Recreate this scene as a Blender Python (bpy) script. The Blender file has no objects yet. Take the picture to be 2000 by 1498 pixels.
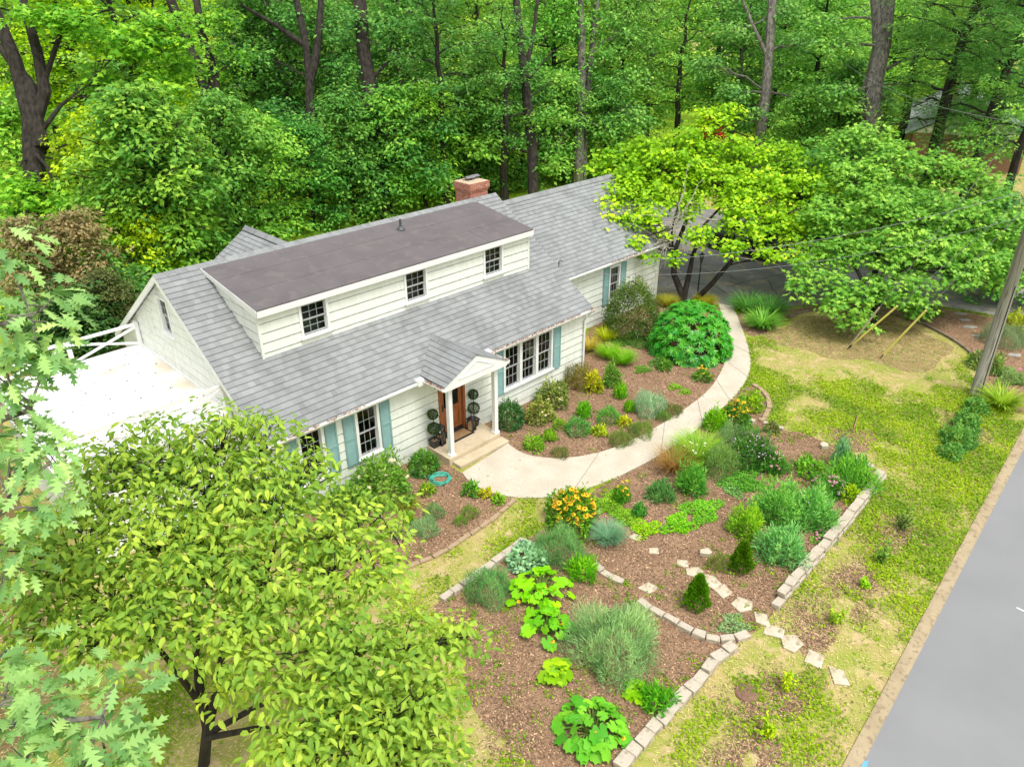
import bpy, math, random
import numpy as np
from mathutils import Vector
sc = bpy.context.scene
col = sc.collection
R_ = math.radians
random.seed(7)

# ---------------------------------------------------------------- camera
F_PX, PITCH, YAW, ROLL = 1456.6, 27.808, 45.103, -0.239
CAM = np.array([-7.038, -16.046, 12.991])
_y, _p, _r = R_(YAW), R_(PITCH), R_(ROLL)
FW = np.array([math.cos(_y)*math.cos(_p), math.sin(_y)*math.cos(_p), -math.sin(_p)])
RT = np.array([math.sin(_y), -math.cos(_y), 0.0])
UP = np.cross(RT, FW)
RT, UP = RT*math.cos(_r)+UP*math.sin(_r), UP*math.cos(_r)-RT*math.sin(_r)
cd = bpy.data.cameras.new('camera'); cam = bpy.data.objects.new('camera', cd); col.objects.link(cam)
cd.sensor_fit = 'HORIZONTAL'; cd.sensor_width = 36.0; cd.lens = 36.0*F_PX/2000.0
cd.clip_start = 0.1; cd.clip_end = 600
from mathutils import Matrix
cam.matrix_world = Matrix(((RT[0], UP[0], -FW[0], CAM[0]), (RT[1], UP[1], -FW[1], CAM[1]), (RT[2], UP[2], -FW[2], CAM[2]), (0, 0, 0, 1)))
sc.camera = cam

# ---------------------------------------------------------------- world, sun, exposure
SUN_EL, SUN_AZ = 66.0, 262.0          # azimuth measured counter-clockwise from +X, where the sun stands
w = bpy.data.worlds.new('World'); sc.world = w; w.use_nodes = True
nt = w.node_tree; bg = nt.nodes['Background']
sky = nt.nodes.new('ShaderNodeTexSky'); sky.sky_type = 'NISHITA'; sky.sun_disc = False
sky.sun_elevation = R_(SUN_EL); sky.sun_rotation = R_(90.0-SUN_AZ)
sky.air_density = 2.5; sky.dust_density = 4.0; sky.ozone_density = 1.0; sky.altitude = 0
hs = nt.nodes.new('ShaderNodeHueSaturation'); hs.inputs['Saturation'].default_value = 0.25
nt.links.new(sky.outputs[0], hs.inputs['Color']); nt.links.new(hs.outputs[0], bg.inputs['Color'])
bg.inputs['Strength'].default_value = 0.15
sd = bpy.data.lights.new('sun', 'SUN'); sd.energy = 1.5; sd.angle = R_(18); sd.color = (1.0, 0.965, 0.9)
sun = bpy.data.objects.new('sun', sd); col.objects.link(sun)
_d = Vector((math.cos(R_(SUN_AZ))*math.cos(R_(SUN_EL)), math.sin(R_(SUN_AZ))*math.cos(R_(SUN_EL)), math.sin(R_(SUN_EL))))
sun.rotation_euler = _d.to_track_quat('Z', 'Y').to_euler(); sun.location = (0, 0, 40)
sc.view_settings.view_transform = 'Standard'; sc.view_settings.look = 'None'
sc.view_settings.exposure = 0.55; sc.view_settings.gamma = 1.0
sc.render.engine = 'CYCLES'
cy = sc.cycles; cy.max_bounces = 6; cy.diffuse_bounces = 3; cy.glossy_bounces = 2; cy.transmission_bounces = 4; cy.transparent_max_bounces = 8
cy.caustics_reflective = False; cy.caustics_refractive = False

# ---------------------------------------------------------------- placing helpers: photograph pixel -> point in the yard
def ray(u, v): return FW + RT*(u-1000)/F_PX - UP*(v-749)/F_PX
def G(u, v, z=0.0):
    d = ray(u, v); return CAM + d*((z-CAM[2])/d[2])
def D(u, v, depth): return CAM + ray(u, v)*depth
def PL(u, v, ax, c):
    d = ray(u, v); return CAM + d*((c-CAM[ax])/d[ax])
def pxm(p): return F_PX/float((np.asarray(p)-CAM) @ FW)

# ---------------------------------------------------------------- object helpers
def tag(o, label=None, cat=None, group=None, kind=None):
    if label: o['label'] = label
    if cat: o['category'] = cat
    if group: o['group'] = group
    if kind: o['kind'] = kind
    return o
def link(o, parent=None):
    col.objects.link(o)
    if parent is not None: o.parent = parent
    return o
def empty(name, loc=(0, 0, 0), rz=0.0):
    o = bpy.data.objects.new(name, None); o.location = loc; o.rotation_euler = (0, 0, rz); o.empty_display_size = .2
    return link(o)
def raw_mesh(name, V, faces_by_size, mats, tint=None, matidx=None, smooth=False):
    """V (n,3); faces_by_size: list of int arrays (m,k)."""
    me = bpy.data.meshes.new(name)
    V = np.asarray(V, np.float32)
    me.vertices.add(len(V)); me.vertices.foreach_set('co', V.ravel())
    fl = [np.asarray(f, np.int32) for f in faces_by_size if len(f)]
    nl = sum(f.size for f in fl); npl = sum(len(f) for f in fl)
    me.loops.add(nl); me.polygons.add(npl)
    me.loops.foreach_set('vertex_index', np.concatenate([f.ravel() for f in fl]))
    st = []; k = 0
    for f in fl:
        st.append(k+np.arange(len(f))*f.shape[1]); k += f.size
    me.polygons.foreach_set('loop_start', np.concatenate(st).astype(np.int32))
    if tint is not None:
        a = me.attributes.new('tint', 'FLOAT', 'POINT'); a.data.foreach_set('value', np.asarray(tint, np.float32))
    for m in (mats if isinstance(mats, (list, tuple)) else [mats]): me.materials.append(m)
    if matidx is not None: me.polygons.foreach_set('material_index', np.asarray(matidx, np.int32))
    if smooth: me.polygons.foreach_set('use_smooth', np.ones(npl, bool))
    me.update(calc_edges=True); me.validate()
    return me
def mobj(name, me, parent=None, loc=None, color=None):
    o = bpy.data.objects.new(name, me)
    if loc is not None: o.location = loc
    if color is not None: o.color = (*color, 1)
    return link(o, parent)

class MB:
    """collects shapes, builds them as ONE mesh object"""
    def __init__(s): s.V = []; s.F = []; s.M = []; s.UV = []; s.n = 0
    def add(s, vs, fs, m=0, uv=None):
        b = s.n; s.V += [tuple(map(float, v)) for v in vs]; s.n += len(vs)
        for i, f in enumerate(fs):
            s.F.append(tuple(b+k for k in f)); s.M.append(m); s.UV.append(None if uv is None else uv[i])
    def quad(s, a, b, c, d, m=0, uv=None): s.add([a, b, c, d], [(0, 1, 2, 3)], m, None if uv is None else [uv])
    def box(s, x0, x1, y0, y1, z0, z1, m=0):
        s.add([(x0, y0, z0), (x1, y0, z0), (x1, y1, z0), (x0, y1, z0), (x0, y0, z1), (x1, y0, z1), (x1, y1, z1), (x0, y1, z1)],
              [(0, 3, 2, 1), (4, 5, 6, 7), (0, 1, 5, 4), (1, 2, 6, 5), (2, 3, 7, 6), (3, 0, 4, 7)], m)
    def obox(s, o, ax, ay, az, m=0):
        o, ax, ay, az = map(np.asarray, (o, ax, ay, az))
        s.add([o, o+ax, o+ax+ay, o+ay, o+az, o+ax+az, o+ax+ay+az, o+ay+az],
              [(0, 3, 2, 1), (4, 5, 6, 7), (0, 1, 5, 4), (1, 2, 6, 5), (2, 3, 7, 6), (3, 0, 4, 7)], m)
    def bar(s, a, b, wd, ht, m=0, up=(0, 0, 1)):
        a, b = np.asarray(a, float), np.asarray(b, float); d = b-a; L = np.linalg.norm(d); d = d/L
        side = np.cross(d, up); side /= (np.linalg.norm(side)+1e-9); u = np.cross(side, d)
        s.obox(a-side*wd/2-u*ht/2, d*L, side*wd, u*ht, m)
    def tube(s, pts, rad, n=8, m=0, cap=True):
        pts = [np.asarray(p, float) for p in pts]
        if not hasattr(rad, '__len__'): rad = [rad]*len(pts)
        vs = []; fs = []; ref = None
        for i, p in enumerate(pts):
            d = pts[min(i+1, len(pts)-1)]-pts[max(i-1, 0)]; d = d/(np.linalg.norm(d)+1e-9)
            if ref is None or abs(d@ref) > .95: ref = np.array([1., 0, 0]) if abs(d[0]) < .8 else np.array([0, 1., 0])
            a = np.cross(d, ref); a /= np.linalg.norm(a); b = np.cross(d, a); ref = -np.cross(d, a) if False else ref
            for k in range(n):
                t = 2*math.pi*k/n; vs.append(p+rad[i]*(a*math.cos(t)+b*math.sin(t)))
        for i in range(len(pts)-1):
            for k in range(n): fs.append((i*n+k, i*n+(k+1) % n, (i+1)*n+(k+1) % n, (i+1)*n+k))
        if cap: fs.append(tuple(range(n))); fs.append(tuple((len(pts)-1)*n+k for k in reversed(range(n))))
        s.add(vs, fs, m)
    def lathe(s, prof, c=(0, 0, 0), n=16, m=0):
        vs = []; fs = []
        for r, z in prof:
            for k in range(n):
                t = 2*math.pi*k/n; vs.append((c[0]+r*math.cos(t), c[1]+r*math.sin(t), c[2]+z))
        for i in range(len(prof)-1):
            for k in range(n): fs.append((i*n+k, i*n+(k+1) % n, (i+1)*n+(k+1) % n, (i+1)*n+k))
        s.add(vs, fs, m)
    def prism(s, poly, z0, z1, m=0):
        n = len(poly)
        s.add([(x, y, z0) for x, y in poly]+[(x, y, z1) for x, y in poly],
              [tuple(reversed(range(n))), tuple(range(n, 2*n))]+[(i, (i+1) % n, n+(i+1) % n, n+i) for i in range(n)], m)
    def build(s, name, mats, parent=None, loc=None, smooth=False, bevel=0.0, color=None):
        me = bpy.data.meshes.new(name); me.from_pydata(s.V, [], s.F)
        for m in (mats if isinstance(mats, (list, tuple)) else [mats]): me.materials.append(m)
        me.polygons.foreach_set('material_index', s.M)
        if any(u is not None for u in s.UV):
            uvl = me.uv_layers.new(name='UVMap')
            for p, u in zip(me.polygons, s.UV):
                if u is None: continue
                for li, q in zip(p.loop_indices, u): uvl.data[li].uv = q
        if smooth: me.polygons.foreach_set('use_smooth', [True]*len(me.polygons))
        me.update()
        o = mobj(name, me, parent, loc, color)
        if bevel:
            b = o.modifiers.new('bevel', 'BEVEL'); b.width = bevel; b.segments = 2; b.limit_method = 'ANGLE'
        return o

# ---------------------------------------------------------------- materials
def mat(name, c1, c2=None, scale=3.0, rough=.7, bump=0.0, bscale=40.0, c3=None, s3=30.0, spec=.3, detail=4, coord='Object', metal=0.0, stretch=None):
    m = bpy.data.materials.new(name); m.use_nodes = True; t = m.node_tree; b = t.nodes['Principled BSDF']
    b.inputs['Roughness'].default_value = rough; b.inputs['Specular IOR Level'].default_value = spec; b.inputs['Metallic'].default_value = metal
    tc = t.nodes.new('ShaderNodeTexCoord'); src = tc.outputs[coord]
    if stretch:
        mp = t.nodes.new('ShaderNodeMapping'); mp.inputs['Scale'].default_value = stretch; t.links.new(src, mp.inputs[0]); src = mp.outputs[0]
    def noise(s, dt=4):
        n = t.nodes.new('ShaderNodeTexNoise'); n.inputs['Scale'].default_value = s; n.inputs['Detail'].default_value = dt; t.links.new(src, n.inputs['Vector']); return n
    if c2 is None: b.inputs['Base Color'].default_value = (*c1, 1); last = None
    else:
        n = noise(scale, detail); r = t.nodes.new('ShaderNodeValToRGB')
        r.color_ramp.elements[0].position = .35; r.color_ramp.elements[1].position = .65
        r.color_ramp.elements[0].color = (*c1, 1); r.color_ramp.elements[1].color = (*c2, 1)
        t.links.new(n.outputs['Fac'], r.inputs[0]); last = r.outputs[0]
        if c3 is not None:
            n2 = noise(s3, 3); r2 = t.nodes.new('ShaderNodeValToRGB'); r2.color_ramp.elements[0].position = .52; r2.color_ramp.elements[1].position = .66
            t.links.new(n2.outputs['Fac'], r2.inputs[0])
            mx = t.nodes.new('ShaderNodeMixRGB'); mx.inputs['Color2'].default_value = (*c3, 1)
            t.links.new(r2.outputs[0], mx.inputs['Fac']); t.links.new(last, mx.inputs['Color1']); last = mx.outputs[0]
        t.links.new(last, b.inputs['Base Color'])
    if bump:
        nb = noise(bscale, 5); bp = t.nodes.new('ShaderNodeBump'); bp.inputs['Strength'].default_value = bump; bp.inputs['Distance'].default_value = .02
        t.links.new(nb.outputs['Fac'], bp.inputs['Height']); t.links.new(bp.outputs[0], b.inputs['Normal'])
    return m
def leaf_mat(name, transl=.35, rough=.5, spec=.25, sat=1.0):
    """colour = the object's own colour, varied leaf by leaf by the tint stored in the mesh"""
    m = bpy.data.materials.new(name); m.use_nodes = True; t = m.node_tree; b = t.nodes['Principled BSDF']; out = t.nodes['Material Output']
    oi = t.nodes.new('ShaderNodeObjectInfo'); at = t.nodes.new('ShaderNodeAttribute'); at.attribute_name = 'tint'
    hv = t.nodes.new('ShaderNodeHueSaturation'); hv.inputs['Saturation'].default_value = sat*1.06
    mr = t.nodes.new('ShaderNodeMapRange'); mr.inputs[1].default_value = .6; mr.inputs[2].default_value = 1.4; mr.inputs[3].default_value = .53; mr.inputs[4].default_value = .47
    t.links.new(at.outputs['Fac'], mr.inputs[0]); t.links.new(mr.outputs[0], hv.inputs['Hue'])
    t.links.new(at.outputs['Fac'], hv.inputs['Value']); t.links.new(oi.outputs['Color'], hv.inputs['Color'])
    t.links.new(hv.outputs[0], b.inputs['Base Color']); b.inputs['Roughness'].default_value = rough; b.inputs['Specular IOR Level'].default_value = spec
    tr = t.nodes.new('ShaderNodeBsdfTranslucent'); mx = t.nodes.new('ShaderNodeMixShader'); mx.inputs[0].default_value = transl
    t.links.new(hv.outputs[0], tr.inputs['Color']); t.links.new(b.outputs[0], mx.inputs[1]); t.links.new(tr.outputs[0], mx.inputs[2]); t.links.new(mx.outputs[0], out.inputs['Surface'])
    return m
def tint_mat(name, rough=.8, spec=.2):
    m = bpy.data.materials.new(name); m.use_nodes = True; t = m.node_tree; b = t.nodes['Principled BSDF']
    oi = t.nodes.new('ShaderNodeObjectInfo'); at = t.nodes.new('ShaderNodeAttribute'); at.attribute_name = 'tint'
    mx = t.nodes.new('ShaderNodeVectorMath'); mx.operation = 'SCALE'
    t.links.new(oi.outputs['Color'], mx.inputs[0]); t.links.new(at.outputs['Fac'], mx.inputs['Scale']); t.links.new(mx.outputs[0], b.inputs['Base Color'])
    b.inputs['Roughness'].default_value = rough; b.inputs['Specular IOR Level'].default_value = spec
    return m
LEAF = leaf_mat('leaf'); LEAFG = leaf_mat('leaf glossy', .2, .35, .45); CHIP = tint_mat('wood chip'); PETAL = tint_mat('petal', .6)
BARK = mat('bark', (.016, .013, .010), (.05, .042, .034), 6, .9, .8, 25, stretch=(1, 1, .25))
BARKG = mat('grey bark', (.10, .09, .075), (.23, .21, .18), 6, .9, .8, 25, c3=(.05, .045, .04), s3=9, stretch=(1, 1, .2))
TWIG = mat('dead twig', (.26, .23, .19), (.4, .37, .32), 8, .9)
STEM = mat('green stem', (.12, .2, .04), (.2, .28, .06), 20, .6)
def white_mat(name, c, var, bump=.15):
    return mat(name, c, var, 2.2, .55, bump, 55, stretch=(3, 3, .5))
WHITE = mat('white trim paint', (.78, .79, .77), (.84, .845, .83), 4, .45)
SIDING = white_mat('painted shake siding', (.74, .77, .70), (.81, .83, .77))
SASH = mat('grey vinyl sash', (.40, .42, .43), (.46, .48, .49), 5, .4)
SHUTTER = mat('sage teal shutter paint', (.20, .36, .345), (.235, .395, .38), 5, .5)
DARK = mat('dark void', (.012, .012, .013))
BLACKM = mat('black metal', (.012, .012, .013), (.03, .03, .032), 8, .4, spec=.5)
CONC = mat('concrete', (.42, .36, .26), (.52, .46, .36), 2.2, .85, .3, 60, c3=(.34, .28, .2), s3=5)
GUTTERW = WHITE
def glass_mat():
    m = bpy.data.materials.new('window glass'); m.use_nodes = True; t = m.node_tree; out = t.nodes['Material Output']; t.nodes.remove(t.nodes['Principled BSDF'])
    tr = t.nodes.new('ShaderNodeBsdfTransparent'); tr.inputs['Color'].default_value = (.75, .78, .77, 1)
    gl = t.nodes.new('ShaderNodeBsdfGlossy'); gl.inputs['Roughness'].default_value = .03
    fr = t.nodes.new('ShaderNodeFresnel'); fr.inputs['IOR'].default_value = 1.45
    mx = t.nodes.new('ShaderNodeMixShader'); t.links.new(fr.outputs[0], mx.inputs[0]); t.links.new(tr.outputs[0], mx.inputs[1]); t.links.new(gl.outputs[0], mx.inputs[2])
    t.links.new(mx.outputs[0], out.inputs['Surface']); return m
GLASS = glass_mat()
def shingle_mat():
    m = bpy.data.materials.new('architectural shingle'); m.use_nodes = True; t = m.node_tree; b = t.nodes['Principled BSDF']
    uv = t.nodes.new('ShaderNodeUVMap')
    def brick(wd, c1, c2, mo, ms, off, bias=0.0):
        n = t.nodes.new('ShaderNodeTexBrick'); n.inputs['Scale'].default_value = 1; n.inputs['Brick Width'].default_value = wd; n.inputs['Row Height'].default_value = .19
        n.inputs['Color1'].default_value = (*c1, 1); n.inputs['Color2'].default_value = (*c2, 1); n.inputs['Mortar'].default_value = (*mo, 1)
        n.inputs['Mortar Size'].default_value = ms; n.inputs['Mortar Smooth'].default_value = .3; n.offset = off; n.offset_frequency = 2; n.squash = 1; n.inputs['Bias'].default_value = bias
        t.links.new(uv.outputs[0], n.inputs[0]); return n
    a = brick(.34, (.245, .256, .258), (.275, .287, .289), (.25, .25, .25), 0.0, .37)
    c = brick(.17, (.80, .795, .795), (1.04, 1.04, 1.04), (1, 1, 1), 0.0, .43, .22)
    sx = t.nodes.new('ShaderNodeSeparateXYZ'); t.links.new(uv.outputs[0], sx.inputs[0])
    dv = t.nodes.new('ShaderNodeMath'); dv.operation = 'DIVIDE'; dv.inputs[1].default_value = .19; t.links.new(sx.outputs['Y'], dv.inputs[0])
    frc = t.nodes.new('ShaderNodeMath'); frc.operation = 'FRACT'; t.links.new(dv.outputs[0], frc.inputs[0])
    ln = t.nodes.new('ShaderNodeMapRange'); ln.inputs[1].default_value = .02; ln.inputs[2].default_value = .16; ln.inputs[3].default_value = .55; ln.inputs[4].default_value = 1.0; t.links.new(frc.outputs[0], ln.inputs[0])  # shadow line painted into the colour along each course's lower edge
    mu = t.nodes.new('ShaderNodeMixRGB'); mu.blend_type = 'MULTIPLY'; mu.inputs[0].default_value = 1
    t.links.new(a.outputs[0], mu.inputs[1]); t.links.new(c.outputs[0], mu.inputs[2])
    no = t.nodes.new('ShaderNodeTexNoise'); no.inputs['Scale'].default_value = 90; t.links.new(uv.outputs[0], no.inputs['Vector'])
    no2 = t.nodes.new('ShaderNodeTexNoise'); no2.inputs['Scale'].default_value = .7; no2.inputs['Detail'].default_value = 4; t.links.new(uv.outputs[0], no2.inputs['Vector'])
    ad = t.nodes.new('ShaderNodeMath'); ad.operation = 'ADD'; t.links.new(no.outputs[0], ad.inputs[0]); t.links.new(no2.outputs[0], ad.inputs[1])
    mr = t.nodes.new('ShaderNodeMapRange'); mr.inputs[1].default_value = .6; mr.inputs[2].default_value = 1.4; mr.inputs[3].default_value = .72; mr.inputs[4].default_value = 1.25
    t.links.new(ad.outputs[0], mr.inputs[0])
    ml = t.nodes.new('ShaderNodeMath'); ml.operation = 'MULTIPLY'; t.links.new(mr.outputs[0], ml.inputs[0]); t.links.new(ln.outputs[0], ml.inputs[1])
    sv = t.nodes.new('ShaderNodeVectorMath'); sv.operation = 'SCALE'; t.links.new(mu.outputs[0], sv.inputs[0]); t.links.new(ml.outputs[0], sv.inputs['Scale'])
    t.links.new(sv.outputs[0], b.inputs['Base Color']); b.inputs['Roughness'].default_value = .9; b.inputs['Specular IOR Level'].default_value = .2
    bp = t.nodes.new('ShaderNodeBump'); bp.inputs['Strength'].default_value = .35; bp.inputs['Distance'].default_value = .01
    t.links.new(no.outputs[0], bp.inputs['Height']); t.links.new(bp.outputs[0], b.inputs['Normal'])
    return m
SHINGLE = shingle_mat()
def brick_mat():
    m = bpy.data.materials.new('red brick'); m.use_nodes = True; t = m.node_tree; b = t.nodes['Principled BSDF']
    uv = t.nodes.new('ShaderNodeUVMap'); n = t.nodes.new('ShaderNodeTexBrick'); n.inputs['Scale'].default_value = 1
    n.inputs['Brick Width'].default_value = .21; n.inputs['Row Height'].default_value = .075; n.inputs['Mortar Size'].default_value = .008
    n.inputs['Color1'].default_value = (.34, .085, .045, 1); n.inputs['Color2'].default_value = (.46, .16, .09, 1); n.inputs['Mortar'].default_value = (.4, .3, .24, 1)
    t.links.new(uv.outputs[0], n.inputs[0])
    no = t.nodes.new('ShaderNodeTexNoise'); no.inputs['Scale'].default_value = 7; no.inputs['Detail'].default_value = 5; t.links.new(uv.outputs[0], no.inputs['Vector'])
    r = t.nodes.new('ShaderNodeValToRGB'); r.color_ramp.elements[0].position = .56; r.color_ramp.elements[1].position = .72; t.links.new(no.outputs[0], r.inputs[0])
    mx = t.nodes.new('ShaderNodeMixRGB'); mx.inputs['Color2'].default_value = (.5, .36, .3, 1); t.links.new(r.outputs[0], mx.inputs[0]); t.links.new(n.outputs[0], mx.inputs[1])
    t.links.new(mx.outputs[0], b.inputs['Base Color']); b.inputs['Roughness'].default_value = .9
    bp = t.nodes.new('ShaderNodeBump'); bp.inputs['Strength'].default_value = .6; bp.inputs['Distance'].default_value = .01; bp.invert = True
    t.links.new(n.outputs['Fac'], bp.inputs['Height']); t.links.new(bp.outputs[0], b.inputs['Normal']); return m
BRICK = brick_mat()

# ---------------------------------------------------------------- 2-D helpers for beds and scatter
def gp(pix, z=0.0): return [tuple(G(u, v, z)[:2]) for u, v in pix]
def smooth_poly(P, it=2, closed=True):
    P = [np.asarray(p, float) for p in P]
    for _ in range(it):
        Q = []
        n = len(P)
        for i in range(n if closed else n-1):
            a, b = P[i], P[(i+1) % n]; Q += [a*.75+b*.25, a*.25+b*.75]
        if not closed: Q = [P[0]]+Q+[P[-1]]
        P = Q
    return P
def inside(poly, X):
    x, y = X[:, 0], X[:, 1]; res = np.zeros(len(X), bool); n = len(poly)
    for i in range(n):
        x0, y0 = poly[i]; x1, y1 = poly[(i+1) % n]
        c = ((y0 > y) != (y1 > y))
        with np.errstate(divide='ignore', invalid='ignore'):
            res ^= c & (x < (x1-x0)*(y-y0)/((y1-y0) if y1 != y0 else 1e-12)+x0)
    return res
_nr = np.random.default_rng(3).random((64, 64))
def vnoise(x, y, s):
    x = x*s; y = y*s; xi = np.floor(x).astype(int); yi = np.floor(y).astype(int); fx = x-xi; fy = y-yi
    fx = fx*fx*(3-2*fx); fy = fy*fy*(3-2*fy); g = lambda a, b: _nr[a % 64, b % 64]
    return (g(xi, yi)*(1-fx)+g(xi+1, yi)*fx)*(1-fy)+(g(xi, yi+1)*(1-fx)+g(xi+1, yi+1)*fx)*fy
def sheet(name, poly, z, m, kind='structure'):
    b = MB(); b.add([(x, y, z) for x, y in poly], [tuple(range(len(poly)))])
    o = b.build(name, m); 
    if kind: o['kind'] = kind
    return o

# ---------------------------------------------------------------- leaves
def tmpl(kind):
    if kind == 'dia': return np.array([(0, 0, 0), (.42, .5, .07), (1, 0, -.06), (.42, -.5, .07)]), [(0, 1, 2, 3)]
    if kind == 'ovate':
        V = [(0, 0, 0), (.3, .42, .06), (.3, 0, .0), (.3, -.42, .06), (.68, .36, .02), (.68, 0, -.06), (.68, -.36, .02), (1, 0, -.22)]
        return np.array(V), [(0, 2, 1), (0, 3, 2), (2, 5, 4, 1), (3, 6, 5, 2), (5, 7, 4), (6, 7, 5)]
    if kind == 'heart':
        V = [(0, 0, 0), (.05, .36, .05), (.4, .5, .03), (.78, .28, -.03), (1, 0, -.12), (.78, -.28, -.03), (.4, -.5, .03), (.05, -.36, .05), (.4, 0, 0)]
        return np.array(V), [(8, 0, 1), (8, 1, 2), (8, 2, 3), (8, 3, 4), (8, 4, 5), (8, 5, 6), (8, 6, 7), (8, 7, 0)]
    if kind == 'oak':
        xs = [0, .12, .22, .29, .42, .49, .63, .69, .82, .88, 1.0]; ys = [.02, .05, .27, .08, .44, .10, .46, .12, .30, .1, .02]
        V = []; Fs = []
        for x, y in zip(xs, ys):
            z = -.25*x*x; V += [(x, 0, z), (x+(.07 if y > .2 else 0), y, z+.05*y), (x+(.07 if y > .2 else 0), -y, z+.05*y)]
        for i in range(len(xs)-1):
            a, b = 3*i, 3*i+3; Fs += [(a, b, b+1, a+1), (a, a+2, b+2, b)]
        return np.array(V), Fs
    if kind == 'palm':                                    # five pointed lobes
        V = [(.3, 0, .02)]; ang = [-150, -118, -95, -62, -42, -20, 0, 20, 42, 62, 95, 118, 150]; rr = [.22, .42, .24, .55, .27, .38, .72, .38, .27, .55, .24, .42, .22]
        for a, r in zip(ang, rr): V.append((.3+r*math.cos(R_(a)), r*math.sin(R_(a)), -.08*r))
        V.append((.12, 0, .0)); n = len(V)
        return np.array(V), [(0, i, i+1) for i in range(1, n-2)]+[(0, n-2, n-1), (0, n-1, 1)]
    if kind == 'squash':
        V = [(.35, 0, -.04)]; 
        ang = list(range(-160, 161, 20)); rr = [.36, .5, .42, .56, .44, .52, .6, .5, .64, .5, .6, .52, .44, .56, .42, .5, .36]
        for a, r in zip(ang, rr): V.append((.35+r*math.cos(R_(a)), r*math.sin(R_(a)), .05-.28*r*r+.03*math.cos(a)))
        n = len(V)
        return np.array(V), [(0, i, i+1) for i in range(1, n-1)]
    if kind == 'strap':                                   # long arching blade
        V = []; Fs = []
        for x in (0, .25, .5, .75): V += [(x, .5*(1-x*.5), -.55*x*x), (x, -.5*(1-x*.5), -.55*x*x)]
        V.append((1, 0, -.6))
        for i in range(3): Fs.append((2*i, 2*i+1, 2*i+3, 2*i+2))
        Fs.append((6, 7, 8)); return np.array(V), Fs
    if kind == 'lance':
        V = [(0, 0, 0), (.35, .5, .03), (.35, -.5, .03), (.7, .38, -.03), (.7, -.38, -.03), (1, 0, -.12)]
        return np.array(V), [(0, 2, 1), (1, 2, 4, 3), (3, 4, 5)]
def unit(a): return a/(np.linalg.norm(a, axis=-1, keepdims=True)+1e-9)
def leaf_arrays(C, Dv, N, L, W, tint, kind):
    T, Fs = tmpl(kind); n = len(C); k = len(T)
    x = unit(np.asarray(Dv, float)); N = np.asarray(N, float); z = unit(N-(N*x).sum(1, keepdims=True)*x); y = np.cross(z, x)
    L = np.broadcast_to(np.asarray(L, float), (n,))[:, None, None]; W = np.broadcast_to(np.asarray(W, float), (n,))[:, None, None]
    V = np.asarray(C)[:, None, :]+x[:, None, :]*T[None, :, 0:1]*L+y[:, None, :]*T[None, :, 1:2]*W+z[:, None, :]*T[None, :, 2:3]*L
    off = (np.arange(n)*k)[:, None]; by = {}
    for f in Fs: by.setdefault(len(f), []).append(f)
    FA = [(np.array(fl)[None]+off[:, :, None]).reshape(-1, s) for s, fl in by.items()]
    return V.reshape(-1, 3), FA, np.repeat(np.broadcast_to(tint, (n,)), k)
def leaf_mesh(name, C, Dv, N, L, W, tint, kind, m=None):
    V, FA, tt = leaf_arrays(C, Dv, N, L, W, tint, kind)
    return raw_mesh(name, V, FA, m or LEAF, tt)
def rnd_unit(rng, n):
    return unit(rng.normal(size=(n, 3)))
def sprays(rng, centers, rad, nleaf, L, W, flat=.35, droop=.3, outdir=None, up=1.0, jit=.5, dens=None):
    """flattened domes of leaves round each centre"""
    k = len(centers); rad = np.broadcast_to(rad, (k,)); idx = np.repeat(np.arange(k), nleaf); n = len(idx)
    ph = rng.uniform(0, 2*np.pi, n); rho = np.sqrt(rng.random(n)); rr = rad[idx]
    ten = rng.normal(0, .28, (k, 2))[idx]
    x = rho*np.cos(ph); y = rho*np.sin(ph)
    C = np.asarray(centers)[idx]+np.stack([x*rr, y*rr, (-droop*rho**2+flat*rng.normal(0, .5, n)+ten[:, 0]*x+ten[:, 1]*y)*rr], 1)
    Dv = np.stack([np.cos(ph)+rng.normal(0, .6, n), np.sin(ph)+rng.normal(0, .6, n), -.25-.5*droop*rng.random(n)+rng.normal(0, .25, n)], 1)
    N = np.stack([rng.normal(0, jit, n)+.4*x, rng.normal(0, jit, n)+.4*y, np.full(n, up)], 1)
    tint = (1+rng.normal(0, .13, k))[idx]*(1+rng.normal(0, .14, n))
    return C, Dv, N, L*rng.uniform(.7, 1.25, n), W*rng.uniform(.75, 1.2, n), np.clip(tint, .5, 1.6)
def cat(parts): return [np.concatenate([np.broadcast_to(p[i], (len(p[0]),)) if i > 2 else p[i] for p in parts]) for i in range(6)]
def limb_pts(a, b, rng, sag=.0, wob=.06, n=6):
    a, b = np.asarray(a, float), np.asarray(b, float); L = np.linalg.norm(b-a); P = []
    for i in range(n+1):
        t = i/n; p = a*(1-t)+b*t; p = p+np.array([0, 0, sag*L*4*t*(1-t)])
        if 0 < i < n: p = p+rng.normal(0, wob*L, 3)*.5
        P.append(p)
    return P

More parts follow.
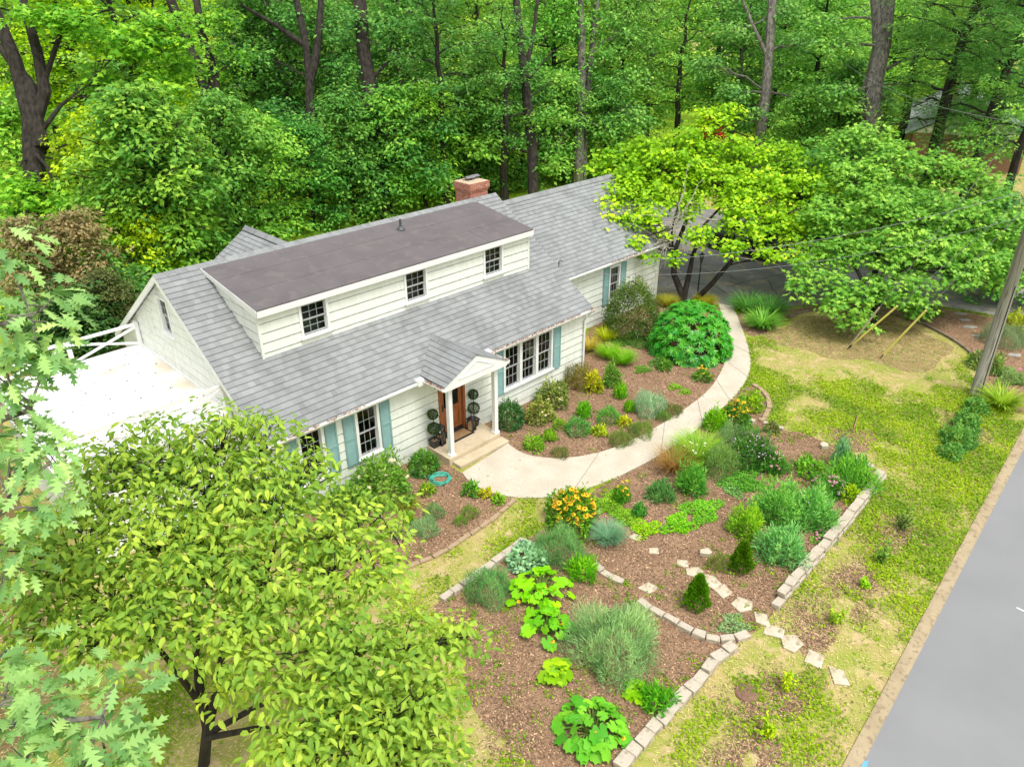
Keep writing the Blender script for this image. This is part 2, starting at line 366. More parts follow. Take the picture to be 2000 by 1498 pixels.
# ================================================================ SETTING: ground, road, paths, beds
GRASSM = mat('grass ground', (.40, .335, .125), (.27, .32, .05), 1.1, .95, .5, 60, c3=(.50, .385, .20), s3=2.3, spec=.1)
MEADOW = mat('back lawn', (.40, .56, .04), (.26, .42, .03), .25, .95, .5, 8, spec=.1)
SHADEM = mat('shaded leaf litter', (.16, .105, .05), (.21, .17, .07), 1.5, .95, .5, 40, c3=(.13, .15, .04), s3=2.5, spec=.1)
MULCH = mat('bark mulch', (.27, .168, .10), (.35, .225, .14), 1.3, .95, 1.0, 45, c3=(.17, .10, .06), s3=22, spec=.1)
ASPH = mat('street asphalt', (.20, .203, .207), (.235, .238, .242), .35, .85, .25, 120, c3=(.28, .285, .29), s3=160, spec=.25)
DRIVE = mat('driveway asphalt', (.17, .165, .165), (.24, .235, .225), .5, .85, .3, 90, c3=(.32, .27, .2), s3=1.4, spec=.25)
WALKM = mat('walkway concrete', (.50, .445, .355), (.58, .525, .43), 1.4, .85, .25, 90, c3=(.40, .345, .27), s3=38, spec=.2)
KERBM = mat('tan kerb concrete', (.33, .265, .165), (.40, .32, .205), 1.6, .9, .3, 70, c3=(.25, .19, .12), s3=9, spec=.15)

g = MB(); g.add([(-160, -120, 0), (260, -120, 0), (260, 260, 0), (-160, 260, 0)], [(0, 1, 2, 3)])
tag(g.build('ground', GRASSM), kind='structure')
tag(sheet('back_lawn', [(-60, 16), (21, 16), (40, 12.5), (70, 6), (110, 0), (200, 40), (120, 150), (-60, 150)], .004, MEADOW), kind='structure')
tag(sheet('leaf_litter_ground', smooth_poly([(-30, -4), (-6, -4.5), (-5, 3), (-4.6, 9), (-3, 15), (-12, 18), (-30, 16)], 2), .008, SHADEM), kind='structure')

KA, KB = np.array([3.8, -14.0]), np.array([20.3, -13.0]); kd = (KB-KA)/np.linalg.norm(KB-KA); kn = np.array([kd[1], -kd[0]])
def along(s, off): p = KA+kd*s+kn*off; return (p[0], p[1])
road = [along(-70, .27), along(150, .27), along(150, 8), along(-70, 8)]
sheet('road', road, .012, ASPH)
kb = MB(); n = 60
prof = [(0, 0.0), (0, .045), (.08, .047), (.2, .03), (.26, .024), (.28, .0)]
S = np.linspace(-40, 26, 67)
for i in range(len(S)-1):
    for j in range(len(prof)-1):
        a = along(S[i], prof[j][0]); b_ = along(S[i+1], prof[j][0]); c = along(S[i+1], prof[j+1][0]); d = along(S[i], prof[j+1][0])
        kb.quad((*a, prof[j][1]), (*b_, prof[j][1]), (*c, prof[j+1][1]), (*d, prof[j+1][1]))
tag(kb.build('kerb', KERBM), kind='structure')
pm = mat('blue survey paint', (.10, .33, .6), (.16, .4, .66), 30, .8); pw = mat('white road paint', (.7, .7, .68), (.8, .8, .78), 30, .8)
mk = MB(); c = G(1688, 1494); rr = random.Random(4)
mk.add([(c[0]+.17*rr.uniform(.5, 1)*math.cos(t), c[1]+.07*rr.uniform(.5, 1)*math.sin(t), .017) for t in np.linspace(0, 6.0, 12)], [tuple(range(12))])
tag(mk.build('survey_paint_mark', pm), 'small blue survey paint mark on the street beside the kerb', 'paint mark')
mk = MB(); a = G(1985, 1187); b_ = G(2012, 1200); mk.bar((a[0], a[1], .017), (b_[0], b_[1], .017), .04, .002)
tag(mk.build('road_paint_line', pw), 'short thin white paint dash on the grey street', 'paint mark')

# walkway
WL = [(903, 925), (912, 938), (930, 953), (975, 970), (1040, 976), (1110, 968), (1200, 938), (1310, 880), (1400, 810), (1450, 760), (1468, 720), (1462, 680), (1452, 650), (1432, 600)]
WR = [(992, 868), (1015, 885), (1040, 893), (1075, 897), (1110, 897), (1180, 885), (1260, 850), (1340, 800), (1390, 760), (1415, 715), (1422, 680), (1421, 655), (1415, 630), (1402, 594)]
def resample(P, n):
    P = np.array(P); s = np.r_[0, np.cumsum(np.linalg.norm(np.diff(P, axis=0), axis=1))]; t = np.linspace(0, s[-1], n)
    return np.stack([np.interp(t, s, P[:, k]) for k in range(2)], 1)
wl = resample(smooth_poly(gp(WL), 2, False), 61); wr = resample(smooth_poly(gp(WR), 2, False), 61)
wk = MB(); joints = [10, 20, 27, 33, 39, 45, 51]; h = .045
for i in range(60):
    if i in joints: continue
    a, b_, c, d = wl[i], wl[i+1], wr[i+1], wr[i]
    if i-1 in joints: k = .75; a = wl[i-1]*(1-k)+a*k; d = wr[i-1]*(1-k)+d*k
    if i+1 in joints: k = .25+.5*.0; b_ = b_*(1-.0)+wl[i+2]*0 if False else b_+(wl[i+2]-b_)*.68; c = c+(wr[i+2]-c)*.68
    wk.quad((*a, h), (*d, h), (*c, h), (*b_, h)); wk.quad((*a, 0), (*a, h), (*b_, h), (*b_, 0)); wk.quad((*d, 0), (*c, 0), (*c, h), (*d, h))
    if i-1 in joints or i == 0: wk.quad((*a, 0), (*d, 0), (*d, h), (*a, h))
    if i+1 in joints or i == 59: wk.quad((*b_, 0), (*b_, h), (*c, h), (*c, 0))
tag(wk.build('walkway', WALKM), kind='structure')
WALK = [tuple(p) for p in wl]+[tuple(p) for p in wr[::-1]]
tag(sheet('walkway_joint_bed', [tuple(p) for p in wl[1:-1]]+[tuple(p) for p in wr[1:-1][::-1]], .02, mat('joint dirt', (.16, .12, .08), (.22, .17, .12), 8, .9)), kind='structure')

# driveway
DRV = [(21.6, 13), (21.6, 2.7), *gp([(1290, 588), (1400, 596), (1432, 600), (1545, 600), (1640, 592), (1740, 592), (1800, 596), (1880, 606), (2000, 628), (2060, 642)])]
lastx, lasty = DRV[-1]
DRV += [(lastx+1.5, -13.2), (lastx+9, -12.6), (lastx+6, -9.5), *gp([(1985, 556)]), *gp([(1900, 553)]), (38, -3), (37, 13)]
sheet('driveway', DRV, .014, DRIVE)
ck = MB(); cr = random.Random(9)
for (u0, v0, u1, v1) in [(1420, 560, 1560, 530), (1500, 545, 1530, 600), (1330, 545, 1470, 585), (1560, 540, 1640, 575), (1440, 570, 1500, 600), (1300, 560, 1345, 540), (1850, 560, 1960, 600), (1380, 530, 1450, 548)]:
    P = [np.array(G(u0+(u1-u0)*t+cr.uniform(-6, 6), v0+(v1-v0)*t+cr.uniform(-4, 4)))+np.array([0, 0, .019]) for t in np.linspace(0, 1, 9)]
    for a, b_ in zip(P, P[1:]): ck.bar(a, b_, .035, .002)
tag(ck.build('driveway_cracks', mat('tar crack', (.03, .03, .03), (.05, .05, .05), 9, .9)), kind='structure')

# mulch beds (outlines read from the picture, laid on the ground)
E1 = [(1006, 977), (990, 992), (970, 1010), (940, 1031), (900, 1058), (860, 1083), (812, 1104), (770, 1118)]
E2 = [(1064, 1032), (1040, 1048), (1015, 1063), (985, 1088), (940, 1122), (900, 1149), (846, 1184)]
E3 = [(1248, 1175), (1268, 1190), (1300, 1208), (1335, 1228), (1365, 1243), (1400, 1254), (1440, 1250), (1472, 1236)]
E3B = [(1160, 1105), (1180, 1121), (1205, 1134), (1228, 1146)]
E4 = [(1433, 1266), (1405, 1283), (1385, 1302), (1362, 1334), (1335, 1362), (1308, 1392), (1280, 1420), (1256, 1448), (1232, 1477), (1208, 1505)]
E5 = [(1722, 932), (1700, 962), (1676, 994), (1655, 1022), (1630, 1052), (1600, 1086), (1570, 1120), (1545, 1150), (1516, 1186)]
E5B = [(1725, 930), (1712, 921), (1690, 908), (1668, 897)]
E6 = [(1470, 753), (1487, 762), (1499, 776), (1503, 792), (1498, 808), (1490, 824), (1476, 822)]
E6B = [(1490, 828), (1510, 833), (1535, 843)]
E7 = [(1540, 622), (1565, 611), (1600, 607), (1650, 607), (1700, 609), (1745, 615), (1790, 629), (1830, 648), (1865, 668), (1895, 690), (1912, 712), (1921, 735), (1917, 756)]
B1 = [(940, 826), (960, 817), (1104, 742), (1137, 722), (1142, 645), (1180, 627), (1282, 581), (1290, 589), (1350, 594), (1403, 596)]+WR[::-1][1:]+[(985, 862)]
B2 = [(640, 972), (662, 967), (835, 882), (880, 912), (903, 924)]+WL[1:4]+[(1003, 976)]+E1+[(700, 1135), (560, 1120), (520, 1040)]
B3 = [(1090, 1004), (1130, 985), (1165, 955), (1200, 938), (1310, 880), (1400, 810), (1450, 760), (1470, 753)]+E6[1:-1]+E6B+[(1570, 846), (1605, 862), (1650, 880), (1695, 905), (1722, 930)]+E5[1:]+[(1500, 1212), (1472, 1236), (1440, 1255), (1433, 1266)]+E4[1:]+[(1190, 1525), (1080, 1530), (1035, 1490), (985, 1440), (930, 1400), (905, 1330), (880, 1260), (846, 1184)]+E2[::-1]
B4 = E7+[(1960, 790), (2010, 812), (2080, 760), (2050, 645), (2000, 632), (1880, 610), (1800, 600), (1740, 597), (1640, 597), (1545, 605), (1433, 606), (1440, 640), (1470, 660), (1500, 650)]
rg = np.random.default_rng(11)
def blob(u, v, wpx, ratio=.6, rot=0.0, n=26, z=0):
    """irregular patch on the ground, wpx pixels wide in the picture"""
    c = G(u, v); r = wpx/2/pxm(c); P = []
    for k in range(n):
        t = 2*math.pi*k/n; q = r*(1+.18*math.sin(3*t+u)+.1*math.sin(7*t+v)); x, y = q*math.cos(t), q*ratio*math.sin(t)
        P.append((c[0]+x*math.cos(rot)-y*math.sin(rot), c[1]+x*math.sin(rot)+y*math.cos(rot)))
    return P
BEDS = {k: [tuple(p) for p in smooth_poly(gp(b), 1)] for k, b in (('B1', B1), ('B2', B2), ('B3', B3), ('B4', B4))}
for k, b in BEDS.items(): sheet('mulch_bed', b, .010, MULCH)
DIRT = [blob(1668, 858, 88, .9), blob(1882, 838, 150, .42, R_(62)), blob(1520, 1385, 150, .6, R_(20)), blob(1612, 1200, 120, .35, R_(40)), blob(1680, 1130, 120, .4, R_(30)), blob(1745, 1040, 130, .5, R_(20)), blob(1590, 1250, 60, .5), blob(1480, 1480, 130, .5)]
sheet('mulch_patch', DIRT[0], .010, MULCH)
sheet('shaded_lawn_soil', blob(1690, 655, 330, .8, R_(-20), 40), .006, mat('dry soil with maple shade', (.26, .18, .08), (.34, .26, .12), 2.2, .95, .5, 50, c3=(.17, .19, .05), s3=4, spec=.1))  # bare soil, with the maple's shadow painted into its brown colour

HOUSE_FP = [(-4.6, 1.6), (0, 1.6), (0, 0), (12.75, 0), (12.75, 2.66), (21.2, 2.66), (21.2, 12), (-4.6, 12)]
def scatter(rng, n, x0, x1, y0, y1): return np.stack([rng.uniform(x0, x1, n), rng.uniform(y0, y1, n)], 1)
def seen(X, m=60):
    p = np.c_[X, np.zeros(len(X))]-CAM; d = p@FW; u = 1000+F_PX*(p@RT)/d; v = 749-F_PX*(p@UP)/d
    return (d > 1) & (u > -m*3) & (u < 2000+m*3) & (v > -100) & (v < 1498+m*3)
# mulch chips
X = scatter(rg, 520000, -5, 32, -12.5, 5); X = X[seen(X)]
mb = np.zeros(len(X), bool)
for b in list(BEDS.values())+DIRT: mb |= inside(b, X)
X = X[mb]; dist = np.linalg.norm(np.c_[X, np.zeros(len(X))]-CAM, axis=1); X = X[rg.random(len(X)) < np.clip(22/dist, .35, 1)**1.5]
for (u_, v_, wx_, wy_, n_) in [(1520, 1385, 75, 55, 9000), (1480, 1490, 80, 40, 5000), (1612, 1200, 70, 34, 4500), (1680, 1130, 60, 30, 3500), (1745, 1040, 66, 34, 4000), (1590, 1255, 36, 20, 1500), (1882, 838, 52, 62, 5000), (1000, 1440, 40, 60, 2500), (1720, 640, 160, 40, 9000)]:
    uu_ = u_+rg.normal(0, wx_*.62, n_); vv_ = v_+rg.normal(0, wy_*.62, n_); P_ = np.array([G(a_, b_)[:2] for a_, b_ in zip(uu_, vv_)]); P_ = P_[(vnoise(P_[:, 0], P_[:, 1], 2.2) > .38) & ((P_-KA)@kn < 0)]; X = np.r_[X, P_]
n = len(X); a = rg.uniform(0, 6.283, n); L = rg.uniform(.03, .10, n)*.8
t = rg.choice([.45, .7, .95, 1.25, 1.7, 2.4], n, p=[.18, .24, .26, .18, .10, .04])*rg.uniform(.85, 1.15, n)
o = mobj('mulch_chips', leaf_mesh('mulch_chips', np.c_[X, rg.uniform(.012, .035, n)], np.stack([np.cos(a), np.sin(a), rg.normal(0, .25, n)], 1), np.stack([rg.normal(0, .35, n), rg.normal(0, .35, n), np.ones(n)], 1), L, L*rg.uniform(.25, .5, n), t, 'dia', CHIP), color=(.335, .212, .132))
tag(o, kind='stuff')
# lawn: low clover and grass leaves
X = scatter(rg, 900000, -9, 31, -14.2, 3.0); X = X[seen(X)]
bad = inside(WALK, X) | inside(DRV, X) | inside(HOUSE_FP, X) | ((X-KA)@kn > -.02) | inside([(4.8, -2.6), (7.6, -2.2), (7.6, 0), (4.8, 0)], X)
for b in BEDS.values(): bad |= inside(b, X)
X = X[~bad]
dirt = np.zeros(len(X), bool)
for b in DIRT: dirt |= inside(b, X) & (rg.random(len(X)) < .75)
mc = np.array(G(1690, 655)[:2]); dm = np.hypot(*(X-mc).T)
cover = .55*vnoise(X[:, 0]+3, X[:, 1], .55)+.45*vnoise(X[:, 0], X[:, 1]+9, 1.9)
lush = np.clip((X[:, 0]-9)/6, 0, 1)*.26-.04
cover = cover*1.0+lush+.03-.75*np.clip(1.25-dm/5.2, 0, 1)-.45*dirt-.3*np.clip((4-X[:, 0])/5, 0, 1)*0.5
keep = rg.random(len(X)) < np.clip((cover-.40)*3.2, .015, 1)
X = X[keep]; cv = cover[keep]; dist = np.linalg.norm(np.c_[X, np.zeros(len(X))]-CAM, axis=1)
k2 = rg.random(len(X)) < .78; X = X[k2]; cv = cv[k2]
n = len(X); a = rg.uniform(0, 6.283, n); L = rg.uniform(.045, .10, n); z = rg.uniform(.012, .05, n)
t = np.clip(.72+.5*vnoise(X[:, 0], X[:, 1], 1.1)+rg.normal(0, .14, n), .5, 1.5)
o = mobj('lawn_grass', leaf_mesh('lawn_grass', np.c_[X, z], np.stack([np.cos(a), np.sin(a), rg.uniform(0, .9, n)], 1), np.stack([rg.normal(0, .5, n), rg.normal(0, .5, n), np.ones(n)], 1), L, L*rg.uniform(.3, .75, n), t, 'dia'), color=(.31, .47, .035))
tag(o, kind='stuff'); print('lawn leaves', n)
# dry straw blades between the green
X = scatter(rg, 130000, -9, 26, -14.2, 3.0); X = X[seen(X)]
bad = inside(WALK, X) | inside(DRV, X) | inside(HOUSE_FP, X) | ((X-KA)@kn > .02)
for b in BEDS.values(): bad |= inside(b, X)
X = X[~bad]; n = len(X); a = rg.uniform(0, 6.283, n)
o = mobj('dry_grass', leaf_mesh('dry_grass', np.c_[X, rg.uniform(.012, .03, n)], np.stack([np.cos(a), np.sin(a), rg.uniform(0, .35, n)], 1), np.stack([rg.normal(0, .4, n), rg.normal(0, .4, n), np.ones(n)], 1), rg.uniform(.06, .13, n), .012, np.clip(rg.normal(1, .2, n), .6, 1.5), 'dia', CHIP), color=(.58, .48, .21))
tag(o, kind='stuff')
# fallen leaves on drive, walk edge and litter ground
X = np.r_[scatter(rg, 900, 21.7, 35, -9, 6), scatter(rg, 900, -16, -4.6, -5, 14), scatter(rg, 130, 4, 22, -6, 0)]; n = len(X); a = rg.uniform(0, 6.283, n)
o = mobj('fallen_leaves', leaf_mesh('fallen_leaves', np.c_[X, np.full(n, .052)], np.stack([np.cos(a), np.sin(a), rg.uniform(-.2, .2, n)], 1), np.stack([rg.normal(0, .3, n), rg.normal(0, .3, n), np.ones(n)], 1), rg.uniform(.05, .1, n), rg.uniform(.03, .05, n), rg.uniform(.5, 1.6, n), 'dia', CHIP), color=(.34, .2, .08))
tag(o, kind='stuff')
# ================================================================ HOUSE
L_, RY, RZ = 12.706, 4.865, 6.025            # length, ridge y, ridge z
EY, EZ = -0.20, 2.71                          # front eave edge
SL = (RZ-EZ)/(RY-EY)
BY = 2*RY-EY                                  # rear eave edge
house = empty('house', (6, 4, 0))
tag(house, 'white shake sided house with grey shingle roofs, long dormer and sage green shutters', 'house')
def hb(mb, name, m, parent=None, **k):
    o = mb.build(name, m, parent or house, **k)
    if (parent or house) is house: o.location = (-6, -4, 0)
    return o
def roofz(y): return EZ+SL*(y-EY) if y <= RY else RZ-SL*(y-RY)
def siding(mb, org, du, dn, ext, z0, z1, holes=(), course=.29, m=0, zstart=None):
    """shake courses on the plane org+u*du, facing dn; ext(z)->(ua,ub); holes (ua,ub,za,zb)"""
    du, dn = np.asarray(du, float), np.asarray(dn, float); org = np.asarray(org, float)
    P = lambda u, z, o: org+du*u+np.array([0, 0, z])+dn*o
    k = math.floor((z0-(zstart if zstart is not None else z0))/course)
    zc = (zstart if zstart is not None else z0)+k*course
    jr = random.Random(int(abs(org[0]*31+org[1]*17))+5)
    while zc < z1-.001:
        a, b = max(zc, z0), min(zc+course, z1)
        cuts = sorted({a, b, *[z for h in holes for z in (h[2], h[3]) if a < z < b]})
        for za, zb in zip(cuts, cuts[1:]):
            oa, ob = [.022-.020*(z-zc)/course for z in (za, zb)]
            iv = [(ext(za)[0], ext(za)[1], ext(zb)[0], ext(zb)[1])]
            for h in holes:
                if h[2] < zb-1e-6 and h[3] > za+1e-6:
                    nv = []
                    for p, q, r, s in iv:
                        if h[0] > p and h[0] < q: nv.append((p, h[0], r, h[0]))
                        if h[1] < q and h[1] > p: nv.append((h[1], q, h[1], s))
                        if h[0] >= q or h[1] <= p: nv.append((p, q, r, s))
                    iv = nv
            first = abs(za-zc) < 1e-6 and zb-za > .05
            for p, q, r, s in iv:
                # individual shakes: split along u, each a hair different, with a slot added under every butt to darken its shadow line
                w_ = q-p; nu = max(1, int(w_/.26)); us = [0]+sorted(min(.999, max(.001, (i+jr.uniform(-.35, .35))/nu)) for i in range(1, nu))+[1]
                gz = za+.036 if first else za
                if first:
                    pr_ = p+(r-p)*.036/(zb-za); qr_ = q+(s-q)*.036/(zb-za)
                    mb.quad(P(p, za, -.04), P(q, za, -.04), P(qr_, gz, -.04), P(pr_, gz, -.04), m); mb.quad(P(p, za, .004), P(q, za, .004), P(q, za, -.04), P(p, za, -.04), m)
                else: pr_, qr_ = p, q
                for t0, t1 in zip(us, us[1:]):
                    e = jr.uniform(0, .005)
                    mb.quad(P(pr_+(qr_-pr_)*t0, gz, oa+e), P(pr_+(qr_-pr_)*t1, gz, oa+e), P(r+(s-r)*t1, zb, ob+e), P(r+(s-r)*t0, zb, ob+e), m)
                    if first or za == a: mb.quad(P(pr_+(qr_-pr_)*t0, gz, oa+e), P(pr_+(qr_-pr_)*t0, gz, -.04), P(pr_+(qr_-pr_)*t1, gz, -.04), P(pr_+(qr_-pr_)*t1, gz, oa+e), m)
        zc += course

def window(org, du, dn, w_, h_, cols, rows, cas=.09, sillw=True, mull=None):
    """double-hung window; org = lower left corner of the opening on the wall plane"""
    du, dn, org = np.asarray(du, float), np.asarray(dn, float), np.asarray(org, float); uz = np.array([0, 0, 1.])
    def bx(mb, ua, ub, za, zb, na, nb): mb.obox(org+du*ua+uz*za+dn*na, du*(ub-ua), dn*(nb-na), uz*(zb-za))
    c = MB()
    bx(c, -cas, 0, -.02, h_+cas, -.06, .05); bx(c, w_, w_+cas, -.02, h_+cas, -.06, .05); bx(c, 0, w_, h_, h_+cas, -.06, .05)
    bx(c, -cas-.02, w_+cas+.02, h_+cas, h_+cas+.025, 0, .075)
    fr = hb(c, 'window', WHITE)
    s = MB(); bx(s, -cas-.04, w_+cas+.04, -.07, -.02, -.06, .1); bx(s, -cas, w_+cas, -.13, -.07, -.01, .035); s.build('sill', WHITE, fr)
    units = [(0, w_)] if not mull else mull
    for i, (a, b) in enumerate(units):
        if i > 0: mbm = MB(); bx(mbm, units[i-1][1], a, -.02, h_, -.06, .055); mbm.build('mullion', WHITE, fr)
        s = MB(); f = .045; hm = h_/2
        for (z0, z1, n0, n1) in ((hm-.02, h_, -.045, -.01), (0, hm+.02, -.08, -.045)):
            bx(s, a, a+f, z0, z1, n0, n1); bx(s, b-f, b, z0, z1, n0, n1); bx(s, a+f, b-f, z0, z0+f, n0, n1); bx(s, a+f, b-f, z1-f, z1, n0, n1)
            iw, ih = (b-a-2*f), (z1-z0-2*f)
            for k in range(1, cols): u = a+f+iw*k/cols; bx(s, u-.0065, u+.0065, z0+f, z1-f, n0+.008, n1-.004)
            for k in range(1, rows): z = z0+f+ih*k/rows; bx(s, a+f, b-f, z-.0065, z+.0065, n0+.009, n1-.005)
        s.build('sash', SASH, fr)
        g_ = MB(); q = lambda u, z, n: org+du*u+uz*z+dn*n
        g_.quad(q(a+f, hm, -.03), q(b-f, hm, -.03), q(b-f, h_-f, -.03), q(a+f, h_-f, -.03)); g_.quad(q(a+f, f, -.065), q(b-f, f, -.065), q(b-f, hm, -.065), q(a+f, hm, -.065))
        g_.build('pane', GLASS, fr)
    return fr
def shutter(u0, u1, z0, z1, y=0.0, n=.03):
    c = MB(); f = .05; ya, yb = y-n-.035, y-n
    c.box(u0, u0+f, ya, yb, z0, z1); c.box(u1-f, u1, ya, yb, z0, z1); zm = (z0+z1)/2
    for a, b in ((z0, z0+.07), (zm-.04, zm+.04), (z1-.07, z1)): c.box(u0+f, u1-f, ya, yb, a, b)
    for a, b in ((z0+.07, zm-.04), (zm+.04, z1-.07)):
        k = int((b-a)/.045)
        for i in range(k):
            z = a+(b-a)*i/k; h = (b-a)/k
            c.add([(u0+f, ya+.004, z), (u1-f, ya+.004, z), (u1-f, yb-.004, z+h*1.15), (u0+f, yb-.004, z+h*1.15)], [(0, 1, 2, 3)])
    c.box(u0+f, u1-f, yb-.003, yb, z0+.07, z1-.07)
    return hb(c, 'shutter', SHUTTER)

FX, FN = (1, 0, 0), (0, -1, 0)
# openings: u0,u1,z0,z1
OPA = (2.72, 3.37, .95, 2.47); OPB = (.89, 1.53, .95, 2.47); OPT = (8.61, 10.88, .95, 2.45); DOOR = (5.78, 6.68, .27, 2.32)
fw = MB(); siding(fw, (0, 0, 0), FX, FN, lambda z: (0, L_), -.05, 2.72, (OPA, OPB, OPT, DOOR), zstart=-.05)
for u in (0, L_): fw.box(u-.05, u+.05, -.045, .06, -.05, 2.7)
fw.box(0, L_, -.03, .0, 2.60, 2.72)
hb(fw, 'front_wall', SIDING)
# end walls
gext = lambda z: (0 if z < roofz(0)-.1 else (z+.1-EZ)/SL+EY, 2*RY if z < roofz(0)-.1 else 2*RY-((z+.1-EZ)/SL+EY))
WG = (4.88, 5.46, 4.16, 5.20)
gw = MB(); siding(gw, (0, 2*RY, 0), (0, -1, 0), (-1, 0, 0), lambda z: gext(z), -.05, RZ-.12, ((2*RY-WG[1], 2*RY-WG[0], WG[2], WG[3]),), zstart=-.05)
hb(gw, 'gable_wall', SIDING)
gr = MB(); siding(gr, (L_, 0, 0), (0, 1, 0), (1, 0, 0), lambda z: gext(z), -.05, RZ-.12, (), zstart=-.05)
hb(gr, 'gable_wall', SIDING)
bw = MB(); siding(bw, (L_, 2*RY, 0), (-1, 0, 0), (0, 1, 0), lambda z: (0, L_), -.05, 2.72, (), zstart=-.05); hb(bw, 'rear_wall', SIDING)
fl = MB(); fl.box(.05, L_-.05, .05, 2*RY-.05, .02, .12); fl.box(.05, L_-.05, .05, 2*RY-.05, 2.62, 2.66); hb(fl, 'interior_floor', mat('dim interior', (.10, .08, .06), (.14, .11, .08), 3, .8))
window((OPA[0], 0, OPA[2]), FX, FN, OPA[1]-OPA[0], OPA[3]-OPA[2], 3, 2)
window((OPB[0], 0, OPB[2]), FX, FN, OPB[1]-OPB[0], OPB[3]-OPB[2], 3, 2)
tw = OPT[1]-OPT[0]; window((OPT[0], 0, OPT[2]), FX, FN, tw, OPT[3]-OPT[2], 3, 2, mull=[(0, .67), (.80, 1.47), (1.60, tw)])
window((0, WG[1], WG[2]), (0, -1, 0), (-1, 0, 0), WG[1]-WG[0], WG[3]-WG[2], 3, 2, cas=.07)
v = MB()
v.box(-.05, -.012, 6.40, 6.44, 3.72, 4.45); v.box(-.05, -.012, 6.78, 6.82, 3.72, 4.45); v.box(-.05, -.012, 6.44, 6.78, 4.42, 4.45); v.box(-.05, -.012, 6.44, 6.78, 3.72, 3.75)
for i in range(15):
    z = 3.76+i*.044; v.add([(-.045, 6.44, z), (-.045, 6.78, z), (-.02, 6.78, z+.04), (-.02, 6.44, z+.04)], [(0, 1, 2, 3)])
hb(v, 'gable_vent', SIDING)
for a, b in ((2.23, 2.60), (3.48, 3.84), (.43, .79), (1.65, 2.01)): shutter(a, b, .84, 2.57)
for a, b in ((8.15, 8.51), (10.99, 11.37)): shutter(a, b, .85, 2.55)

def roof_plane(mb, a, b, c, d, courses=True, step=.19, th=.014):
    """a,b = eave left,right; d,c = ridge left,right. Built course by course, each lapping the one below."""
    a, b, c, d = [np.asarray(p, float) for p in (a, b, c, d)]
    up = ((d-a)+(c-b))/2; Ls = np.linalg.norm(up); n = np.cross(b-a, up); n /= np.linalg.norm(n); k = max(1, round(Ls/step)); ex = unit(b-a); o0 = a
    uv = lambda p: (float((p-o0)@ex)+20, float((p-o0)@unit(up-ex*(up@ex)))+0.0)
    for i in range(k):
        t0, t1 = i/k, (i+1)/k
        p0, p1, p2, p3 = a+(d-a)*t0, b+(c-b)*t0, b+(c-b)*t1, a+(d-a)*t1
        U = [uv(p) for p in (p0, p1, p2, p3)]; U = [(U[0][0], i*.19+.002), (U[1][0], i*.19+.002), (U[2][0], i*.19+.188), (U[3][0], i*.19+.188)]
        mb.quad(p0+n*th, p1+n*th, p2+n*.001, p3+n*.001, 0, U)
        mb.quad(p0, p1, p1+n*th, p0+n*th, 0, [U[0], U[1], U[1], U[0]])
XL, XR = -.2, L_+.24
DX0, DX1, DYW, DZT = 1.16, 11.623, 1.84, 5.45
r = MB()
roof_plane(r, (XL, EY, EZ+.03), (XR, EY, EZ+.03), (XR, RY, RZ+.03), (XL, RY, RZ+.03))
roof_plane(r, (XR, BY, EZ+.03), (XL, BY, EZ+.03), (XL, RY, RZ+.03), (XR, RY, RZ+.03))
x = XL
while x < XR-.05:
    x2 = min(x+.3, XR)
    for s in (-1, 1): 
        q = [(x, RY+s*.14, RZ-.14*SL+.045), (x2, RY+s*.14, RZ-.14*SL+.040), (x2, RY, RZ+.045), (x, RY, RZ+.055)]
        r.quad(*(q if s < 0 else q[::-1]), 0, [(x+3.1, .01), (x2+3.1, .01), (x2+3.1, .13), (x+3.1, .13)])
    x = x2
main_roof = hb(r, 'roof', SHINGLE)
t = MB()                                                       # rakes, fascia, soffit
for xx in (XL, XR-.03):
    for (ya, za, yb, zb) in ((EY, EZ, RY, RZ), (BY, EZ, RY, RZ)): t.add([(xx, ya, za-.17), (xx+.03, ya, za-.17), (xx+.03, yb, zb-.17), (xx, yb, zb-.17), (xx, ya, za+.025), (xx+.03, ya, za+.025), (xx+.03, yb, zb+.025), (xx, yb, zb+.025)], [(0, 1, 2, 3), (4, 5, 6, 7), (0, 3, 7, 4), (1, 2, 6, 5), (0, 1, 5, 4)])
for xx in (XL, L_): t.add([(xx, EY, EZ-.03), (xx+.24, EY, EZ-.03), (xx+.24, RY, RZ-.03), (xx, RY, RZ-.03), (xx, BY, EZ-.03), (xx+.24, BY, EZ-.03)], [(0, 1, 2, 3), (3, 2, 5, 4)])
t.box(XL+.03, XR-.03, EY, EY+.025, EZ-.14, EZ+.02); t.box(XL+.03, XR-.03, EY+.025, 0, EZ-.12, EZ-.10); t.box(XL+.03, XR-.03, BY-.025, BY, EZ-.14, EZ+.02)
hb(t, 'roof_trim', WHITE)
